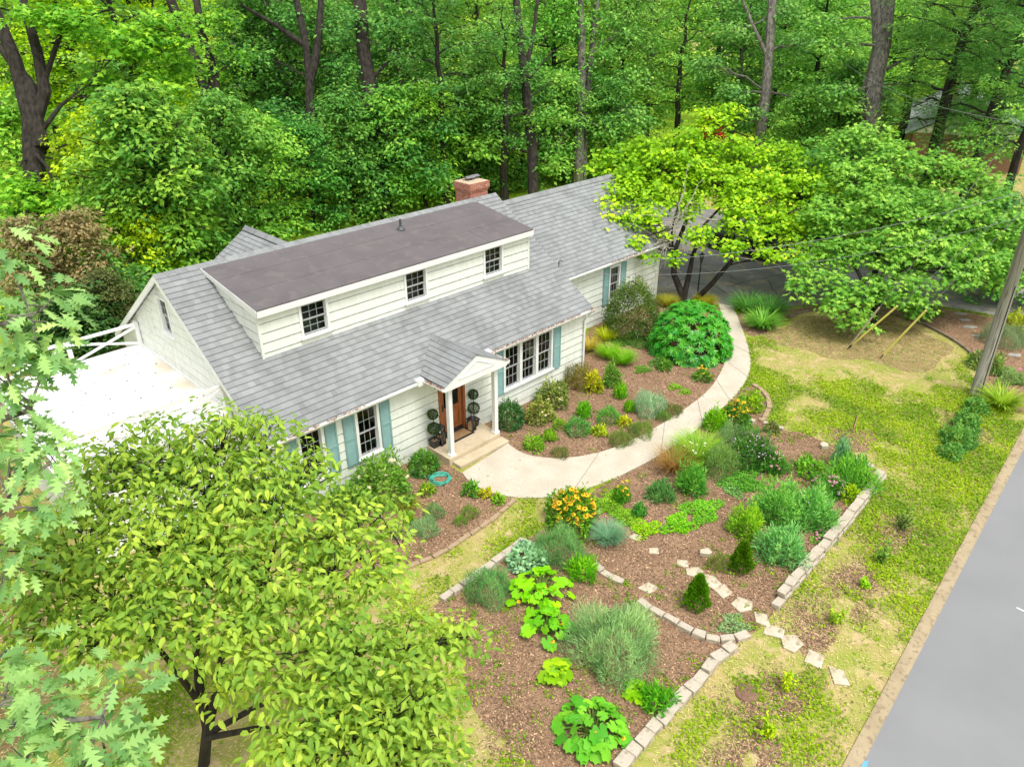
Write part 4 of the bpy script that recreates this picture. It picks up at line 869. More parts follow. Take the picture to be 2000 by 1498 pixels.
def flag(name, u, v, wpx, hpx, label, cat_, m=FLAG, th=.03, rot=None, group=None):
    c = G(u, v); s = wpx/pxm(c); k = br.choice((4, 4, 5)); a0 = br.uniform(0, 6.28); b = MB(); P = []
    rx, ry = s/2, s/2*hpx/wpx*1.35
    q = R_(YAW-90)
    for i in range(k):
        t = a0+2*math.pi*i/k+br.uniform(-.22, .22); r = br.uniform(.98, 1.22)
        if k == 5: pass
        x, y = rx*r*math.cos(t), ry*r*math.sin(t); P.append((x*math.cos(q)-y*math.sin(q), x*math.sin(q)+y*math.cos(q)))
    b.prism(P, 0, th+.016); o = b.build(name, m, bevel=.008); o.location = (c[0], c[1], 0); o.rotation_euler = (br.uniform(-.02, .02), br.uniform(-.02, .02), 0)
    tag(o, label, cat_, group); return o
SS = [(1278, 1077, 26, 14, 'small rounded pale stone farthest up the garden path, among weeds'), (1333, 1102, 28, 17, 'oval pale stepping stone between the half buried stone and the jagged one'),
      (1354, 1118, 34, 20, 'jagged pale stepping stone just behind the lower conical evergreen'), (1388, 1138, 34, 30, 'stepping stone partly hidden by the right side of the lower conical evergreen'),
      (1412, 1157, 34, 28, 'stepping stone with a clump of clover on its right edge'), (1449, 1182, 40, 28, 'clean diamond shaped stepping stone in the mulch by the wall end'),
      (1489, 1211, 32, 30, 'long narrow stepping stone at the gap in the stone edging'), (1512, 1234, 42, 30, 'cream stepping stone just onto the lawn past the edging gap'),
      (1547, 1258, 44, 32, 'largest square stepping stone in the middle of the lawn strip'), (1589, 1288, 44, 34, 'kite shaped stepping stone, second from the street'),
      (1638, 1322, 34, 36, 'stepping stone split by a tuft of clover, nearest the street'), (1268, 1151, 38, 22, 'lone pale slab beside the inner curve of stones')]
for u, v, a, b_, lb in SS: flag('stepping_stone', u, v, a, b_, lb, 'stepping stone')
for u, v, a, b_, lb in [(1165, 999, 26, 16, 'pale stone half hidden behind the big yellow flower clump'), (1204, 1029, 24, 16, 'pale stone beside the blue green chive tuft'), (1240, 1051, 26, 14, 'flat tan stone below the lime ground cover strip')]: flag('garden_stone', u, v, a, b_, lb, 'stone')
for u, v, a, b_, lb in [(1377, 1084, 22, 15, 'chunky white rock left of the upper conical evergreen'), (1609, 874, 16, 14, 'upright white rock at the lawn edge of the mulch'), (1466, 826, 16, 10, 'round white rock at the foot of the hook edging')]: flag('white_rock', u, v, a, b_, lb, 'rock', th=.12)
for u, v, a, b_, lb in [(1876, 614, 26, 9, 'grey flagstone nearest the driveway edge'), (1883, 626, 26, 9, 'grey flagstone second from the driveway edge'), (1893, 640, 28, 10, 'grey flagstone third from the driveway edge'), (1909, 657, 24, 11, 'grey flagstone nearest the utility pole in its row'), (1982, 695, 28, 13, 'lone grey flagstone to the right of the utility pole')]: flag('flagstone', u, v, a, b_, lb, 'flagstone', GREYF)

# manhole lid
c = G(1458, 1354); b = MB(); r0 = 21/pxm(c); b.lathe([(r0*1.08, 0), (r0*1.08, .03), (r0, .03), (r0, .045), (r0*.93, .05), (r0*.9, .042), (0, .045)], (c[0], c[1], .005), 32)
for k in range(1, 5): b.lathe([(r0*.18*k, .046), (r0*.18*k+.012, .052), (r0*.18*k+.024, .046)], (c[0], c[1], .005), 24)
tag(b.build('manhole_lid', mat('rusty iron', (.17, .09, .06), (.25, .145, .10), 5, .7, .2, 40)), 'round rusty iron manhole lid set in the dry lawn', 'manhole lid')

# hose coil
c = G(861, 937); hr = random.Random(2); P = []
for i in range(7*26):
    t = 2*math.pi*i/26; k = i/26; r = .21+.145*((k*.37) % 1)+.012*math.sin(t*.37+1); P.append((c[0]+.03*math.sin(k*2.1)+r*math.cos(t), c[1]+.03*math.cos(k*1.3)+r*.96*math.sin(t), .03+.018*(k % 3)+.01*math.sin(t*1.5)))
e = P[-1]; w_ = G(803, 933); P += [tuple(np.array(e)*(1-t)+np.array([w_[0], w_[1], .03])*t) for t in np.linspace(.15, 1, 8)]
b = MB(); b.tube(P, .0155, 6); 
tag(b.build('garden_hose', mat('teal hose rubber', (.05, .36, .26), (.08, .45, .34), 9, .4, spec=.5), smooth=True), 'coiled teal garden hose lying on the mulch left of the porch', 'hose')
# porch things
MATB = mat('black mat rim', (.02, .018, .016), (.035, .03, .028), 20, .9); COIR = mat('coir', (.28, .17, .08), (.36, .23, .11), 30, .95, .5, 120)
m0 = np.array([6.30, -.24, SZ]); dm = empty('doormat', m0); tag(dm, 'brown coir doormat with a black rim in front of the door', 'doormat')
b = MB(); b.box(-.44, .44, -.27, .27, .001, .012); b.build('mat_rim', MATB, dm, bevel=.004); b = MB(); b.box(-.36, .36, -.19, .19, .0125, .02); b.build('coir_field', COIR, dm)
def topiary(x, y, lb):
    t = empty('topiary', (x, y, SZ)); tag(t, lb, 'topiary', 'porch topiaries')
    b = MB(); b.add([(-.1, -.1, 0), (.1, -.1, 0), (.1, .1, 0), (-.1, .1, 0), (-.125, -.125, .24), (.125, -.125, .24), (.125, .125, .24), (-.125, .125, .24)], [(0, 3, 2, 1), (0, 1, 5, 4), (1, 2, 6, 5), (2, 3, 7, 6), (3, 0, 4, 7)]); 
    for (a, c, d, e) in ((-.14, .14, -.14, -.11), (-.14, .14, .11, .14), (-.14, -.11, -.11, .11), (.11, .14, -.11, .11)): b.box(a, c, d, e, .22, .265)
    pt = b.build('pot', BLACKM, t); b = MB(); b.box(-.118, .118, -.118, .118, .2, .225); b.build('pot_soil', mat('bark topping', (.3, .19, .11), (.4, .27, .17), 30, .9), pt)
    b = MB(); b.tube([(0, 0, .2), (.01, 0, .6), (0, 0, 1.2)], .013, 6); b.build('stem', BARK, t)
    for z, r in ((.66, .185), (1.17, .155)):
        rr = np.random.default_rng(int(r*1000)); n = 1500; d_ = rnd_unit(rr, n); C = d_*r*rr.uniform(.86, 1.02, n)[:, None]+np.array([0, 0, z])
        mobj('leaf_ball', leaf_mesh('leaf_ball', C, d_+rr.normal(0, .6, (n, 3)), d_+rr.normal(0, .5, (n, 3)), .035, .02, np.clip(rr.normal(1, .25, n), .5, 1.6), 'dia'), t, color=(.065, .14, .025))
topiary(5.28, -.22, 'two ball topiary in a black pot on the window side of the front door'); topiary(7.02, -.16, 'two ball topiary in a black pot on the triple window side of the front door')
def lantern(x, y, h, w_, lb):
    t = empty('lantern', (x, y, SZ), .2); tag(t, lb, 'lantern', 'porch lanterns'); b = MB(); a = w_/2
    for sx in (-1, 1):
        for sy in (-1, 1): b.box(sx*a-.012, sx*a+.012, sy*a-.012, sy*a+.012, .02, h)
    b.box(-a-.02, a+.02, -a-.02, a+.02, 0, .025); b.box(-a-.02, a+.02, -a-.02, a+.02, h, h+.025); b.add([(-a, -a, h+.025), (a, -a, h+.025), (a, a, h+.025), (-a, a, h+.025), (0, 0, h+.1)], [(0, 1, 4), (1, 2, 4), (2, 3, 4), (3, 0, 4)])
    b.tube([(-.04, 0, h+.08), (-.03, 0, h+.15), (.03, 0, h+.15), (.04, 0, h+.08)], .008, 6); b.build('lantern_frame', BLACKM, t)
    b = MB(); b.lathe([(.04, .026), (.04, h*.5), (0, h*.5)], (0, 0, 0), 12); b.build('candle', mat('wax', (.72, .68, .6), (.78, .74, .66), 8, .5), t)
    b = MB()
    for s in (-1, 1): b.quad((-a, s*a, .03), (a, s*a, .03), (a, s*a, h), (-a, s*a, h)); b.quad((s*a, -a, .03), (s*a, a, .03), (s*a, a, h), (s*a, -a, h))
    b.build('lantern_pane', GLASS, t)
lantern(6.78, -.30, .42, .2, 'short black lantern with a white candle beside the right hand topiary'); lantern(5.52, -.25, .62, .2, 'tall black lantern standing between the left topiary and the column')

# ---------------------------------------------------------------- garden plants
def stems_mesh(P0, P1, r=.006):
    b = MB()
    for a, c in zip(P0, P1): b.tube([a, c], [r, r*.6], 4, cap=False)
    return b
def P_mound(rng, r, h, n, L, W, kind='dia', up=.6, lump=.25, inner=.55, upr=.0, jit=.5, flatN=False):
    """domed plant: leaves point outward and up from a lumpy dome; upr>0 makes them more upright"""
    d_ = rnd_unit(rng, n); d_[:, 2] = np.abs(d_[:, 2]); az = np.arctan2(d_[:, 1], d_[:, 0])
    p1, p2 = rng.uniform(0, 6.28, 2); lm = 1+lump*(np.sin(3*az+p1+2*d_[:, 2])*.6+np.sin(5*az+p2-4*d_[:, 2])*.4)
    rad = (rng.uniform(inner, 1, n)**.5)*lm*(1+rng.normal(0, .06, n))
    C = np.stack([d_[:, 0]*r*rad, d_[:, 1]*r*rad, .02+d_[:, 2]*h*rad], 1)
    Dv = d_*np.array([1-upr*.7, 1-upr*.7, 1])+np.array([0, 0, up+upr])+rng.normal(0, jit, (n, 3))
    N = d_+np.array([0, 0, .6])+rng.normal(0, .5, (n, 3))
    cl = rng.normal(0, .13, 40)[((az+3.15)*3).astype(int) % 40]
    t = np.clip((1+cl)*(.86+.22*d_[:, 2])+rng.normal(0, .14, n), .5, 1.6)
    return C, Dv, N, L*rng.uniform(.7, 1.25, n), W*rng.uniform(.75, 1.2, n), t
def P_blades(rng, r, h, n, L, W, spread=.7):
    a = rng.uniform(0, 6.28, n); q = np.sqrt(rng.random(n))*r*.45; C = np.stack([q*np.cos(a), q*np.sin(a), np.full(n, .01)], 1)
    a2 = a+rng.normal(0, .5, n); s = rng.uniform(.15, 1, n)*spread
    Dv = np.stack([np.cos(a2)*s, np.sin(a2)*s, np.full(n, 1.0)], 1); N = np.stack([-np.cos(a2), -np.sin(a2), s*.6], 1)*np.array([1, 1, 1.])
    return C, Dv, N, L*rng.uniform(.6, 1.15, n), W*rng.uniform(.7, 1.2, n), np.clip(rng.normal(1, .18, n), .5, 1.5)
FLW = {}
def flower_mesh(name, petal, centre, r, drop=0.0, n=9):
    key = (petal, r)
    if key in FLW: return FLW[key]
    b = MB()
    for k in range(n):
        t = 2*math.pi*k/n; c, s = math.cos(t), math.sin(t); t1, t2 = t-.3, t+.3
        b.add([(0, 0, 0), (r*.7*math.cos(t1), r*.7*math.sin(t1), -drop*.5), (r*c, r*s, -drop), (r*.7*math.cos(t2), r*.7*math.sin(t2), -drop*.5)], [(0, 1, 2, 3)], 0)
    b.lathe([(r*.34, -.002), (r*.3, r*.22), (r*.12, r*.34), (0, r*.36)], (0, 0, 0), 8, 1)
    me = bpy.data.meshes.new(name); me.from_pydata(b.V, [], b.F); me.materials.append(petal); me.materials.append(centre); me.polygons.foreach_set('material_index', b.M); me.update(); FLW[key] = me
    return me
YEL = mat('golden petal', (.85, .50, .01), (.9, .6, .02), 40, .6); YELC = mat('orange brown cone', (.30, .12, .01), (.42, .2, .02), 60, .8)
PNK = mat('pink petal', (.62, .30, .42), (.75, .45, .55), 40, .6); PNKC = mat('rust cone', (.35, .08, .02), (.45, .13, .03), 60, .8)
LIL = mat('lilac petal', (.42, .30, .62), (.55, .42, .72), 40, .6); WHT = mat('white petal', (.8, .8, .78), (.85, .85, .82), 40, .6); YC = mat('yellow eye', (.7, .45, .03), (.75, .5, .05), 60, .8)
PHX = mat('magenta pink petal', (.72, .16, .42), (.78, .26, .5), 40, .6); CRM = mat('cream petal', (.72, .62, .38), (.8, .73, .55), 40, .6)
def bright(c): return tuple(min(.8, k*1.55) for k in c)
def place(kind, u, v, wpx, hr, color, label, cat_='plant', name=None, group=None, seed=None, fl=None, dens=1.0):
    g0 = G(u, v); r = wpx/2/pxm(g0); h = 2*r*hr; c = G(u, v, h*.42); c = np.array([c[0], c[1], 0]); r = wpx/2/pxm(c+np.array([0, 0, h*.5])); h = 2*r*hr
    rng = np.random.default_rng(seed if seed is not None else int(u*13+v*7)); A = r*r+r*h*1.5
    extra = None; m = LEAF
    N = lambda per, lo, hi: int(min(hi, max(lo, per*A*dens)))
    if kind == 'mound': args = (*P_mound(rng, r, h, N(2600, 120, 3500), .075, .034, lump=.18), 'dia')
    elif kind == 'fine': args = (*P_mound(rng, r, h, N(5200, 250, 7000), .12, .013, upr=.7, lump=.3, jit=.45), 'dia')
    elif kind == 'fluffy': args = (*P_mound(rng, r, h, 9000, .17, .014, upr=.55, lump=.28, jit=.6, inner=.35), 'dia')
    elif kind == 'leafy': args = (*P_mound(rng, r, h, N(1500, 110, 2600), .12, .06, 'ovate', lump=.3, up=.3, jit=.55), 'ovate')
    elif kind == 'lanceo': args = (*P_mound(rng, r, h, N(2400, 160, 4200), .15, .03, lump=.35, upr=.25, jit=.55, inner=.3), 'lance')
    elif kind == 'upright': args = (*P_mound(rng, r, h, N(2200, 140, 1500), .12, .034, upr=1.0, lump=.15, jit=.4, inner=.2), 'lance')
    elif kind == 'cover':
        n = N(3600, 200, 3200); a = rng.uniform(0, 6.28, n); q = np.sqrt(rng.random(n)); k = r*q*(1+.28*np.sin(3*a+u)+.2*np.sin(5*a+v)); hh = max(.06, h)
        C = np.stack([k*np.cos(a), k*np.sin(a)*.8, .015+hh*rng.random(n)*(1-.6*q)], 1)
        args = (C, np.stack([np.cos(a)+rng.normal(0, .8, n), np.sin(a)+rng.normal(0, .8, n), rng.uniform(0, .6, n)], 1), np.stack([rng.normal(0, .45, n), rng.normal(0, .45, n), np.ones(n)], 1), .07*rng.uniform(.7, 1.3, n), .042, np.clip(rng.normal(1, .17, n), .5, 1.5), 'dia')
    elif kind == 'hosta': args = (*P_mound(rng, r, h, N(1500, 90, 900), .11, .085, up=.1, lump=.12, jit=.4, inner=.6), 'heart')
    elif kind == 'blades': args = (*P_blades(rng, r, h, N(520, 70, 700), h*1.5, .035, .9), 'strap')
    elif kind == 'grass': args = (*P_blades(rng, r, h, N(2200, 160, 1500), h*1.35, .012, .75), 'strap')
    elif kind == 'rhodo':                               # whorls of long glossy leaves over a dome
        m = LEAFG; k = 560; d_ = rnd_unit(rng, k); d_[:, 2] = np.abs(d_[:, 2])*1.0; d_ = unit(d_); q = rng.uniform(.9, 1.03, k)
        C0 = d_*np.array([r, r, h])*q[:, None]+np.array([0, 0, .03]); nn = 11; ix = np.repeat(np.arange(k), nn); n = len(ix); a = np.tile(np.arange(nn)*2*np.pi/nn, k)+rng.uniform(0, 6.28, k)[ix]
        ax = unit(d_+np.array([0, 0, .75])); e1 = unit(np.cross(ax, np.array([.3, .5, .1]))); e2 = np.cross(ax, e1)
        Dv = e1[ix]*np.cos(a)[:, None]+e2[ix]*np.sin(a)[:, None]+ax[ix]*rng.uniform(-.1, .5, n)[:, None]
        args = (C0[ix], Dv, ax[ix]+rng.normal(0, .15, (n, 3)), .23*rng.uniform(.75, 1.15, n), .07, np.clip((1+rng.normal(0, .1, k))[ix]+rng.normal(0, .1, n), .5, 1.5), 'lance')
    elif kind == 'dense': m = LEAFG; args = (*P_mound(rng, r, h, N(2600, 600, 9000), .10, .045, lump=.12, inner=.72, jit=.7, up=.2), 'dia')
    elif kind == 'cone':
        n = 2600; t = rng.random(n)**.75; a = rng.uniform(0, 6.28, n); prof = r*np.clip((1-t)**.75*1.08, .02, 1)*np.clip(.62+t*3, 0, 1)*(1+.16*np.sin(5*a+9*t)+.12*np.sin(9*a-14*t))
        q = prof*rng.uniform(.8, 1.03, n); C = np.stack([q*np.cos(a), q*np.sin(a), .03+t*h*.97], 1)
        Dv = np.stack([np.cos(a)*.55, np.sin(a)*.55, np.full(n, 1.)], 1)+rng.normal(0, .28, (n, 3)); NN = np.stack([np.cos(a+.9), np.sin(a+.9), np.zeros(n)], 1)+rng.normal(0, .6, (n, 3))
        args = (C, Dv, NN, .10*rng.uniform(.7, 1.3, n), .04, np.clip(rng.normal(1, .22, n), .45, 1.6), 'dia')
    elif kind == 'squash':
        k = max(10, int(46*(wpx/110)**1.4)); a = rng.uniform(0, 6.28, k); q = np.sqrt(rng.uniform(.02, 1, k)); C = np.stack([r*q*np.cos(a), r*q*np.sin(a), h*(1.05-.75*q**2)*rng.uniform(.75, 1.1, k)], 1)
        Dv = np.stack([np.cos(a)*(.4+q), np.sin(a)*(.4+q), -.15-.3*q], 1)+rng.normal(0, .25, (k, 3)); NN = np.stack([np.cos(a)*.7*q, np.sin(a)*.7*q, np.ones(k)], 1)+rng.normal(0, .33, (k, 3))
        L = .31*rng.uniform(.55, 1.15, k); args = (C-unit(Dv)*(L*.35)[:, None], Dv, NN, L, L*.95, np.clip(rng.normal(1, .13, k), .7, 1.35), 'squash')
        extra = [((c0[0]*.15, c0[1]*.15, .03), ((c0[0]*.6), c0[1]*.6, c0[2]*.75+.05), tuple(c0-np.array([0, 0, .02]))) for c0 in C]
    elif kind == 'stalky':
        k = 9; P1 = np.stack([rng.normal(0, r*.5, k), rng.normal(0, r*.5, k), h*rng.uniform(.6, 1.1, k)], 1); nn = 22; ix = np.repeat(np.arange(k), nn); n = k*nn; t = rng.uniform(.12, 1, n); C = P1[ix]*t[:, None]; Dv = rng.normal(0, 1, (n, 3))*np.array([1, 1, .5])
        args = (C, Dv, np.array([0, 0, 1.])+rng.normal(0, .4, (n, 3)), .10*rng.uniform(.7, 1.2, n), .05, np.clip(rng.normal(1, .18, n), .5, 1.5), 'ovate')
        extra = [((0, 0, 0), tuple(p*.5), tuple(p)) for p in P1]
    nm = name or {'fine': 'herb_clump', 'fluffy': 'feathery_plant', 'leafy': 'leafy_plant', 'lanceo': 'leafy_plant', 'mound': 'mounded_plant', 'upright': 'leafy_plant', 'cover': 'ground_cover', 'hosta': 'leafy_plant', 'blades': 'strap_leaf_plant', 'grass': 'ornamental_grass', 'rhodo': 'rhododendron_bush', 'dense': 'evergreen_bush', 'cone': 'conical_evergreen', 'squash': 'squash_plant', 'stalky': 'sapling'}[kind]
    simple = extra is None and fl is None
    me = leaf_mesh('foliage', *args[:6], args[6], m)
    if simple: o = mobj(nm, me, None, c, bright(color))
    else:
        o = empty(nm, c); mobj('foliage', me, o, color=bright(color))
        if extra: 
            b = MB()
            for P in extra: b.tube(P, [.014, .011, .007] if kind == 'squash' else [.012, .009, .004], 5, cap=False)
            b.build('stems', STEM if kind == 'squash' else BARK, o)
        if fl:
            pet, cen, fr, cnt, drop, hi = fl; fm = flower_mesh('flower', pet, cen, fr, drop); b = MB(); spots = []
            for i in range(cnt):
                a, q = rng.uniform(0, 6.28), math.sqrt(rng.random()); x, y = r*q*math.cos(a)*.95, r*q*math.sin(a)*.95; z = h*max(.25, (1-.55*q*q))*rng.uniform(.85, 1.1)+hi*rng.uniform(.4, 1.1)
                spots.append((x, y, z)); b.tube([(x*.7, y*.7, max(0, z-.3)), (x, y, z)], .004, 4, cap=False)
                f = mobj('flower', fm, o, (x, y, z)); f.rotation_euler = (rng.normal(0, .35)+.15, rng.normal(0, .35), rng.uniform(0, 6.28)); s = rng.uniform(.8, 1.2); f.scale = (s, s, s)
            b.build('flower_stems', STEM, o)
    tag(o, label, cat_, group); return o
GR, DG, LG, YG = (.11, .24, .035), (.045, .125, .03), (.18, .34, .035), (.33, .40, .035)
SG, OL, BG = (.22, .33, .17), (.17, .20, .06), (.12, .25, .12)
# bed between the house and the walk
place('dense', 995, 812, 54, .9, DG, 'dark glossy leaved shrub against the right porch column', 'shrub', 'shrub')
place('leafy', 1053, 806, 52, .75, (.2, .24, .05), 'olive shrub with cream blooms, second right of the porch', 'shrub', 'flowering_shrub', fl=(CRM, YC, .055, 16, .01, .02))
place('leafy', 1082, 772, 58, .75, (.16, .22, .05), 'larger olive shrub with cream blooms below the triple window', 'shrub', 'flowering_shrub', fl=(CRM, YC, .055, 24, .01, .02))
place('fine', 1131, 738, 54, .8, (.20, .19, .05), 'bronze green ferny shrub at the corner of the house', 'shrub', 'shrub')
place('leafy', 1159, 748, 32, 1.2, (.36, .38, .03), 'lime yellow shrub with orange tips beside the bronze fern', 'shrub', 'shrub', fl=(mat('orange new leaf', (.6, .2, .02), (.7, .3, .03), 30, .6), YC, .05, 8, .0, .02))
place('leafy', 1195, 736, 30, 1.5, GR, 'tall upright green plant right of the lime yellow shrub')
place('grass', 1152, 676, 24, .9, (.38, .33, .06), 'tan yellow grass tuft against the house corner', 'grass tuft')
place('grass', 1183, 656, 26, .8, (.36, .42, .03), 'yellow green grass tuft below the dark round bush', 'grass tuft')
place('grass', 1190, 690, 36, .6, (.19, .38, .03), 'bright green grass clump nearest the house corner', 'grass tuft')
place('grass', 1218, 702, 34, .65, (.17, .37, .03), 'bright green grass clump at the open mulch side', 'grass tuft')
place('cover', 1232, 664, 74, .08, (.10, .2, .04), 'low dark green creeper under the dark round bush', 'ground cover')
place('dense', 1236, 606, 108, .95, (.075, .13, .022), 'tall dark round evergreen bush against the wing window', 'bush')
place('rhodo', 1351, 644, 158, .62, (.05, .235, .022), 'huge glossy dome of rhododendron with whorled leaves beside the walk', 'bush')
place('cover', 1312, 697, 84, .09, (.10, .22, .04), 'low green creeper in front of the huge rhododendron', 'ground cover')
place('upright', 1212, 766, 30, .95, (.15, .36, .03), 'bright upright plant left of the grey green lavender mound')
place('upright', 1141, 803, 32, .9, (.13, .36, .03), 'bright upright plant behind the middle green mound')
place('mound', 1189, 812, 46, .55, (.12, .31, .06), 'rounded green mound nearest the lavender')
place('mound', 1128, 834, 50, .55, (.11, .30, .07), 'rounded green mound in the middle of the mulch bed')
place('mound', 1093, 830, 25, .7, LG, 'small lime mound touching the middle green mound')
place('upright', 1074, 852, 32, .6, LG, 'lime tuft between the two small front plants')
place('leafy', 1043, 867, 36, .6, LG, 'lime leafy plant closest to the porch step')
place('fine', 1094, 886, 32, .45, OL, 'small olive tuft at the inside edge of the walk')
place('fine', 1268, 792, 66, .55, (.27, .40, .24), 'large grey green lavender mound in the middle of the bed', 'lavender')
place('upright', 1230, 796, 24, .9, (.16, .36, .03), 'small bright sprig on the left of the lavender')
place('fine', 1314, 803, 36, .42, OL, 'low olive tuft on the right of the lavender')
place('fine', 1294, 815, 26, .5, (.15, .26, .06), 'small green tuft just below the lavender')
place('leafy', 1171, 843, 28, .5, (.28, .38, .03), 'low yellow green plant below the green mound')
place('leafy', 1219, 825, 24, .55, (.36, .40, .03), 'yellowing leafy plant with orange flowers', fl=(YEL, YELC, .035, 4, .0, .05))
place('fine', 1252, 841, 48, .45, (.17, .25, .06), 'olive green tuft leaning onto the walk, farther from the porch')
place('fine', 1213, 859, 46, .45, (.18, .24, .06), 'olive green tuft leaning onto the walk, nearer the porch')
place('leafy', 1297, 715, 26, .7, GR, 'small green plant in front of the rhododendron')
place('leafy', 1372, 735, 34, .5, GR, 'single clump of yellow flowers alone near the walk bend', 'flowers', 'flower_clump', fl=(YEL, YELC, .05, 14, .02, .22))
place('cover', 1255, 722, 32, .1, GR, 'thin weedy patch in the open mulch', 'ground cover')
place('cover', 1318, 756, 26, .1, LG, 'tiny lime weed patch above the lavender', 'ground cover')
place('cover', 1338, 766, 22, .1, LG, 'pair of lime weeds toward the walk', 'ground cover')
# bed under the front windows
place('dense', 827, 905, 56, .72, (.09, .22, .03), 'rounded green shrub against the left side of the porch', 'shrub', 'shrub')
place('leafy', 834, 957, 26, .75, (.2, .32, .035), 'small yellow green shrub just below the hose coil', 'shrub', 'shrub')
place('leafy', 920, 957, 30, .7, (.09, .25, .03), 'small green plant below the porch steps')
place('leafy', 949, 965, 22, .6, (.34, .36, .03), 'yellowing plant between the porch steps and the walk')
place('leafy', 973, 976, 20, .6, LG, 'tiny lime plant at the tip of the window bed')
place('leafy', 745, 940, 112, .75, (.13, .26, .04), 'wide shrub with cream cone blooms under the front windows', 'shrub', 'hydrangea', fl=(CRM, CRM, .075, 18, .03, .06))
place('leafy', 676, 985, 90, .6, (.14, .26, .04), 'leafy shrub against the wall below the first shuttered window', 'shrub', 'shrub')
place('fine', 830, 1032, 56, .4, (.23, .36, .17), 'pale grey green herb mound in the window bed', 'herb')
place('fine', 848, 1001, 40, .45, (.2, .32, .13), 'looser grey green herb tuft behind the pale mound', 'herb')
place('fine', 917, 1003, 34, .5, (.2, .28, .07), 'olive herb tuft nearest the porch steps', 'herb')
place('fine', 898, 1020, 26, .35, (.17, .3, .06), 'low green herb tuft beside the olive tuft', 'herb')
place('upright', 799, 1015, 24, .9, LG, 'small bright upright plant left of the pale herb mound')
place('fine', 768, 1040, 40, .45, (.22, .33, .15), 'grey green herb tuft at the dogwood edge of the bed', 'herb')
place('grass', 795, 985, 34, .6, (.3, .33, .06), 'thin yellowing iris blades behind the herb tufts', 'plant')
# large bed
place('leafy', 1118, 1000, 96, .72, (.10, .24, .025), 'big clump of golden yellow flowers at the end of the grass strip', 'flowers', 'flower_clump', fl=(YEL, YELC, .075, 98, .02, .2))
place('grass', 1188, 1046, 52, .55, (.16, .30, .17), 'blue green chive like tuft right of the big yellow clump', 'grass tuft')
place('fine', 1092, 1068, 104, .5, (.17, .33, .12), 'broad grey green herb mound below the big yellow clump', 'herb')
place('hosta', 1030, 1088, 76, .42, (.26, .42, .24), 'pale silvery round leaved plant beside the stone edging', 'plant')
place('lanceo', 1138, 1112, 56, .6, (.15, .38, .03), 'bright green leafy plant above the short sunken stones')
place('fine', 954, 1146, 86, .62, (.16, .33, .12), 'dense grey green herb dome beside the grass strip edging', 'herb')
place('squash', 1055, 1150, 124, .30, (.20, .46, .03), 'sprawling squash plant beside the herb dome, largest leaves', 'squash plant', fl=(YEL, YEL, .05, 4, -.05, .0))
place('squash', 1068, 1222, 96, .40, (.15, .40, .03), 'squash plant just left of the feathery grey green bush', 'squash plant', fl=(YEL, YEL, .05, 2, -.05, .0))
place('squash', 1087, 1315, 66, .34, (.24, .42, .03), 'small yellowing squash plant below the feathery bush', 'squash plant')
place('squash', 1158, 1418, 140, .32, (.13, .37, .04), 'large squash plant nearest the front stone edging', 'squash plant', fl=(YEL, YEL, .05, 3, -.05, .0))
place('squash', 1246, 1348, 40, .6, (.22, .44, .03), 'small squash plant beside the dense green herb at the edging', 'squash plant')
place('lanceo', 1284, 1366, 58, .75, (.10, .32, .03), 'dense green herb bush against the front stone edging', 'herb')
place('fluffy', 1200, 1247, 182, .5, (.25, .40, .17), 'large feathery grey green bush in the middle of the squash bed', 'bush')
place('cover', 1188, 985, 76, .09, LG, 'lime ground cover strip right of the big yellow clump', 'ground cover')
place('cover', 1222, 1010, 60, .08, LG, 'lime ground cover between the two small leafy plants', 'ground cover')
place('cover', 1260, 1033, 58, .1, (.24, .42, .03), 'lime ground cover mat at the lower end of the strip', 'ground cover')
place('upright', 1249, 998, 30, .8, (.09, .27, .05), 'dark green upright plant in the lime strip')
place('lanceo', 1290, 962, 54, .5, (.09, .22, .06), 'dark rosette of narrow leaves below the walk')
place('upright', 1215, 968, 36, .9, (.10, .26, .03), 'upright plant with a few yellow flowers beside the walk', 'flowers', 'flower_clump', fl=(YEL, YELC, .045, 7, .02, .25))
place('cover', 1325, 1024, 64, .12, (.17, .40, .03), 'bright green ground cover patch, lower of the joined pair', 'ground cover')
place('cover', 1372, 996, 78, .12, (.16, .38, .04), 'bright green ground cover patch, upper of the joined pair', 'ground cover')
place('cone', 1363, 1160, 47, 1.7, (.10, .25, .018), 'small conical evergreen in front of the stepping stones', 'conifer')
place('cone', 1450, 1091, 42, 1.65, (.09, .21, .016), 'small conical evergreen in front of the willowy bushes', 'conifer')
place('fine', 1402, 1101, 38, .6, (.2, .24, .07), 'olive wispy tuft between the two conical evergreens', 'herb')
place('cover', 1432, 1220, 56, .1, (.2, .3, .13), 'low grey green thyme mat above the inner stones', 'ground cover')
place('grass', 1316, 905, 24, 1.7, (.30, .19, .06), 'tall rusty brown grass plume beside the walk', 'grass tuft')
place('lanceo', 1353, 938, 56, 1.0, (.12, .32, .05), 'tall green bush right of the rusty brown grass')
place('grass', 1362, 882, 74, .55, (.22, .38, .05), 'lime grassy clump dotted with white daisies', 'flowers', 'flower_clump', fl=(WHT, YC, .035, 18, .0, .1))
place('fine', 1407, 903, 60, 1.0, (.18, .30, .09), 'round airy olive bush in the flower bed', 'bush')
place('fine', 1427, 862, 60, .9, (.20, .32, .13), 'airy grey green bush behind the olive bush', 'bush')
place('lanceo', 1467, 880, 82, .8, (.08, .2, .04), 'dark bush covered in small lilac flowers', 'flowers', 'flower_clump', fl=(LIL, YC, .03, 90, .0, .05))
place('lanceo', 1510, 905, 56, .6, (.10, .26, .04), 'pink coneflower clump right of the lilac bush', 'flowers', 'flower_clump', fl=(PNK, PNKC, .05, 26, .03, .12))
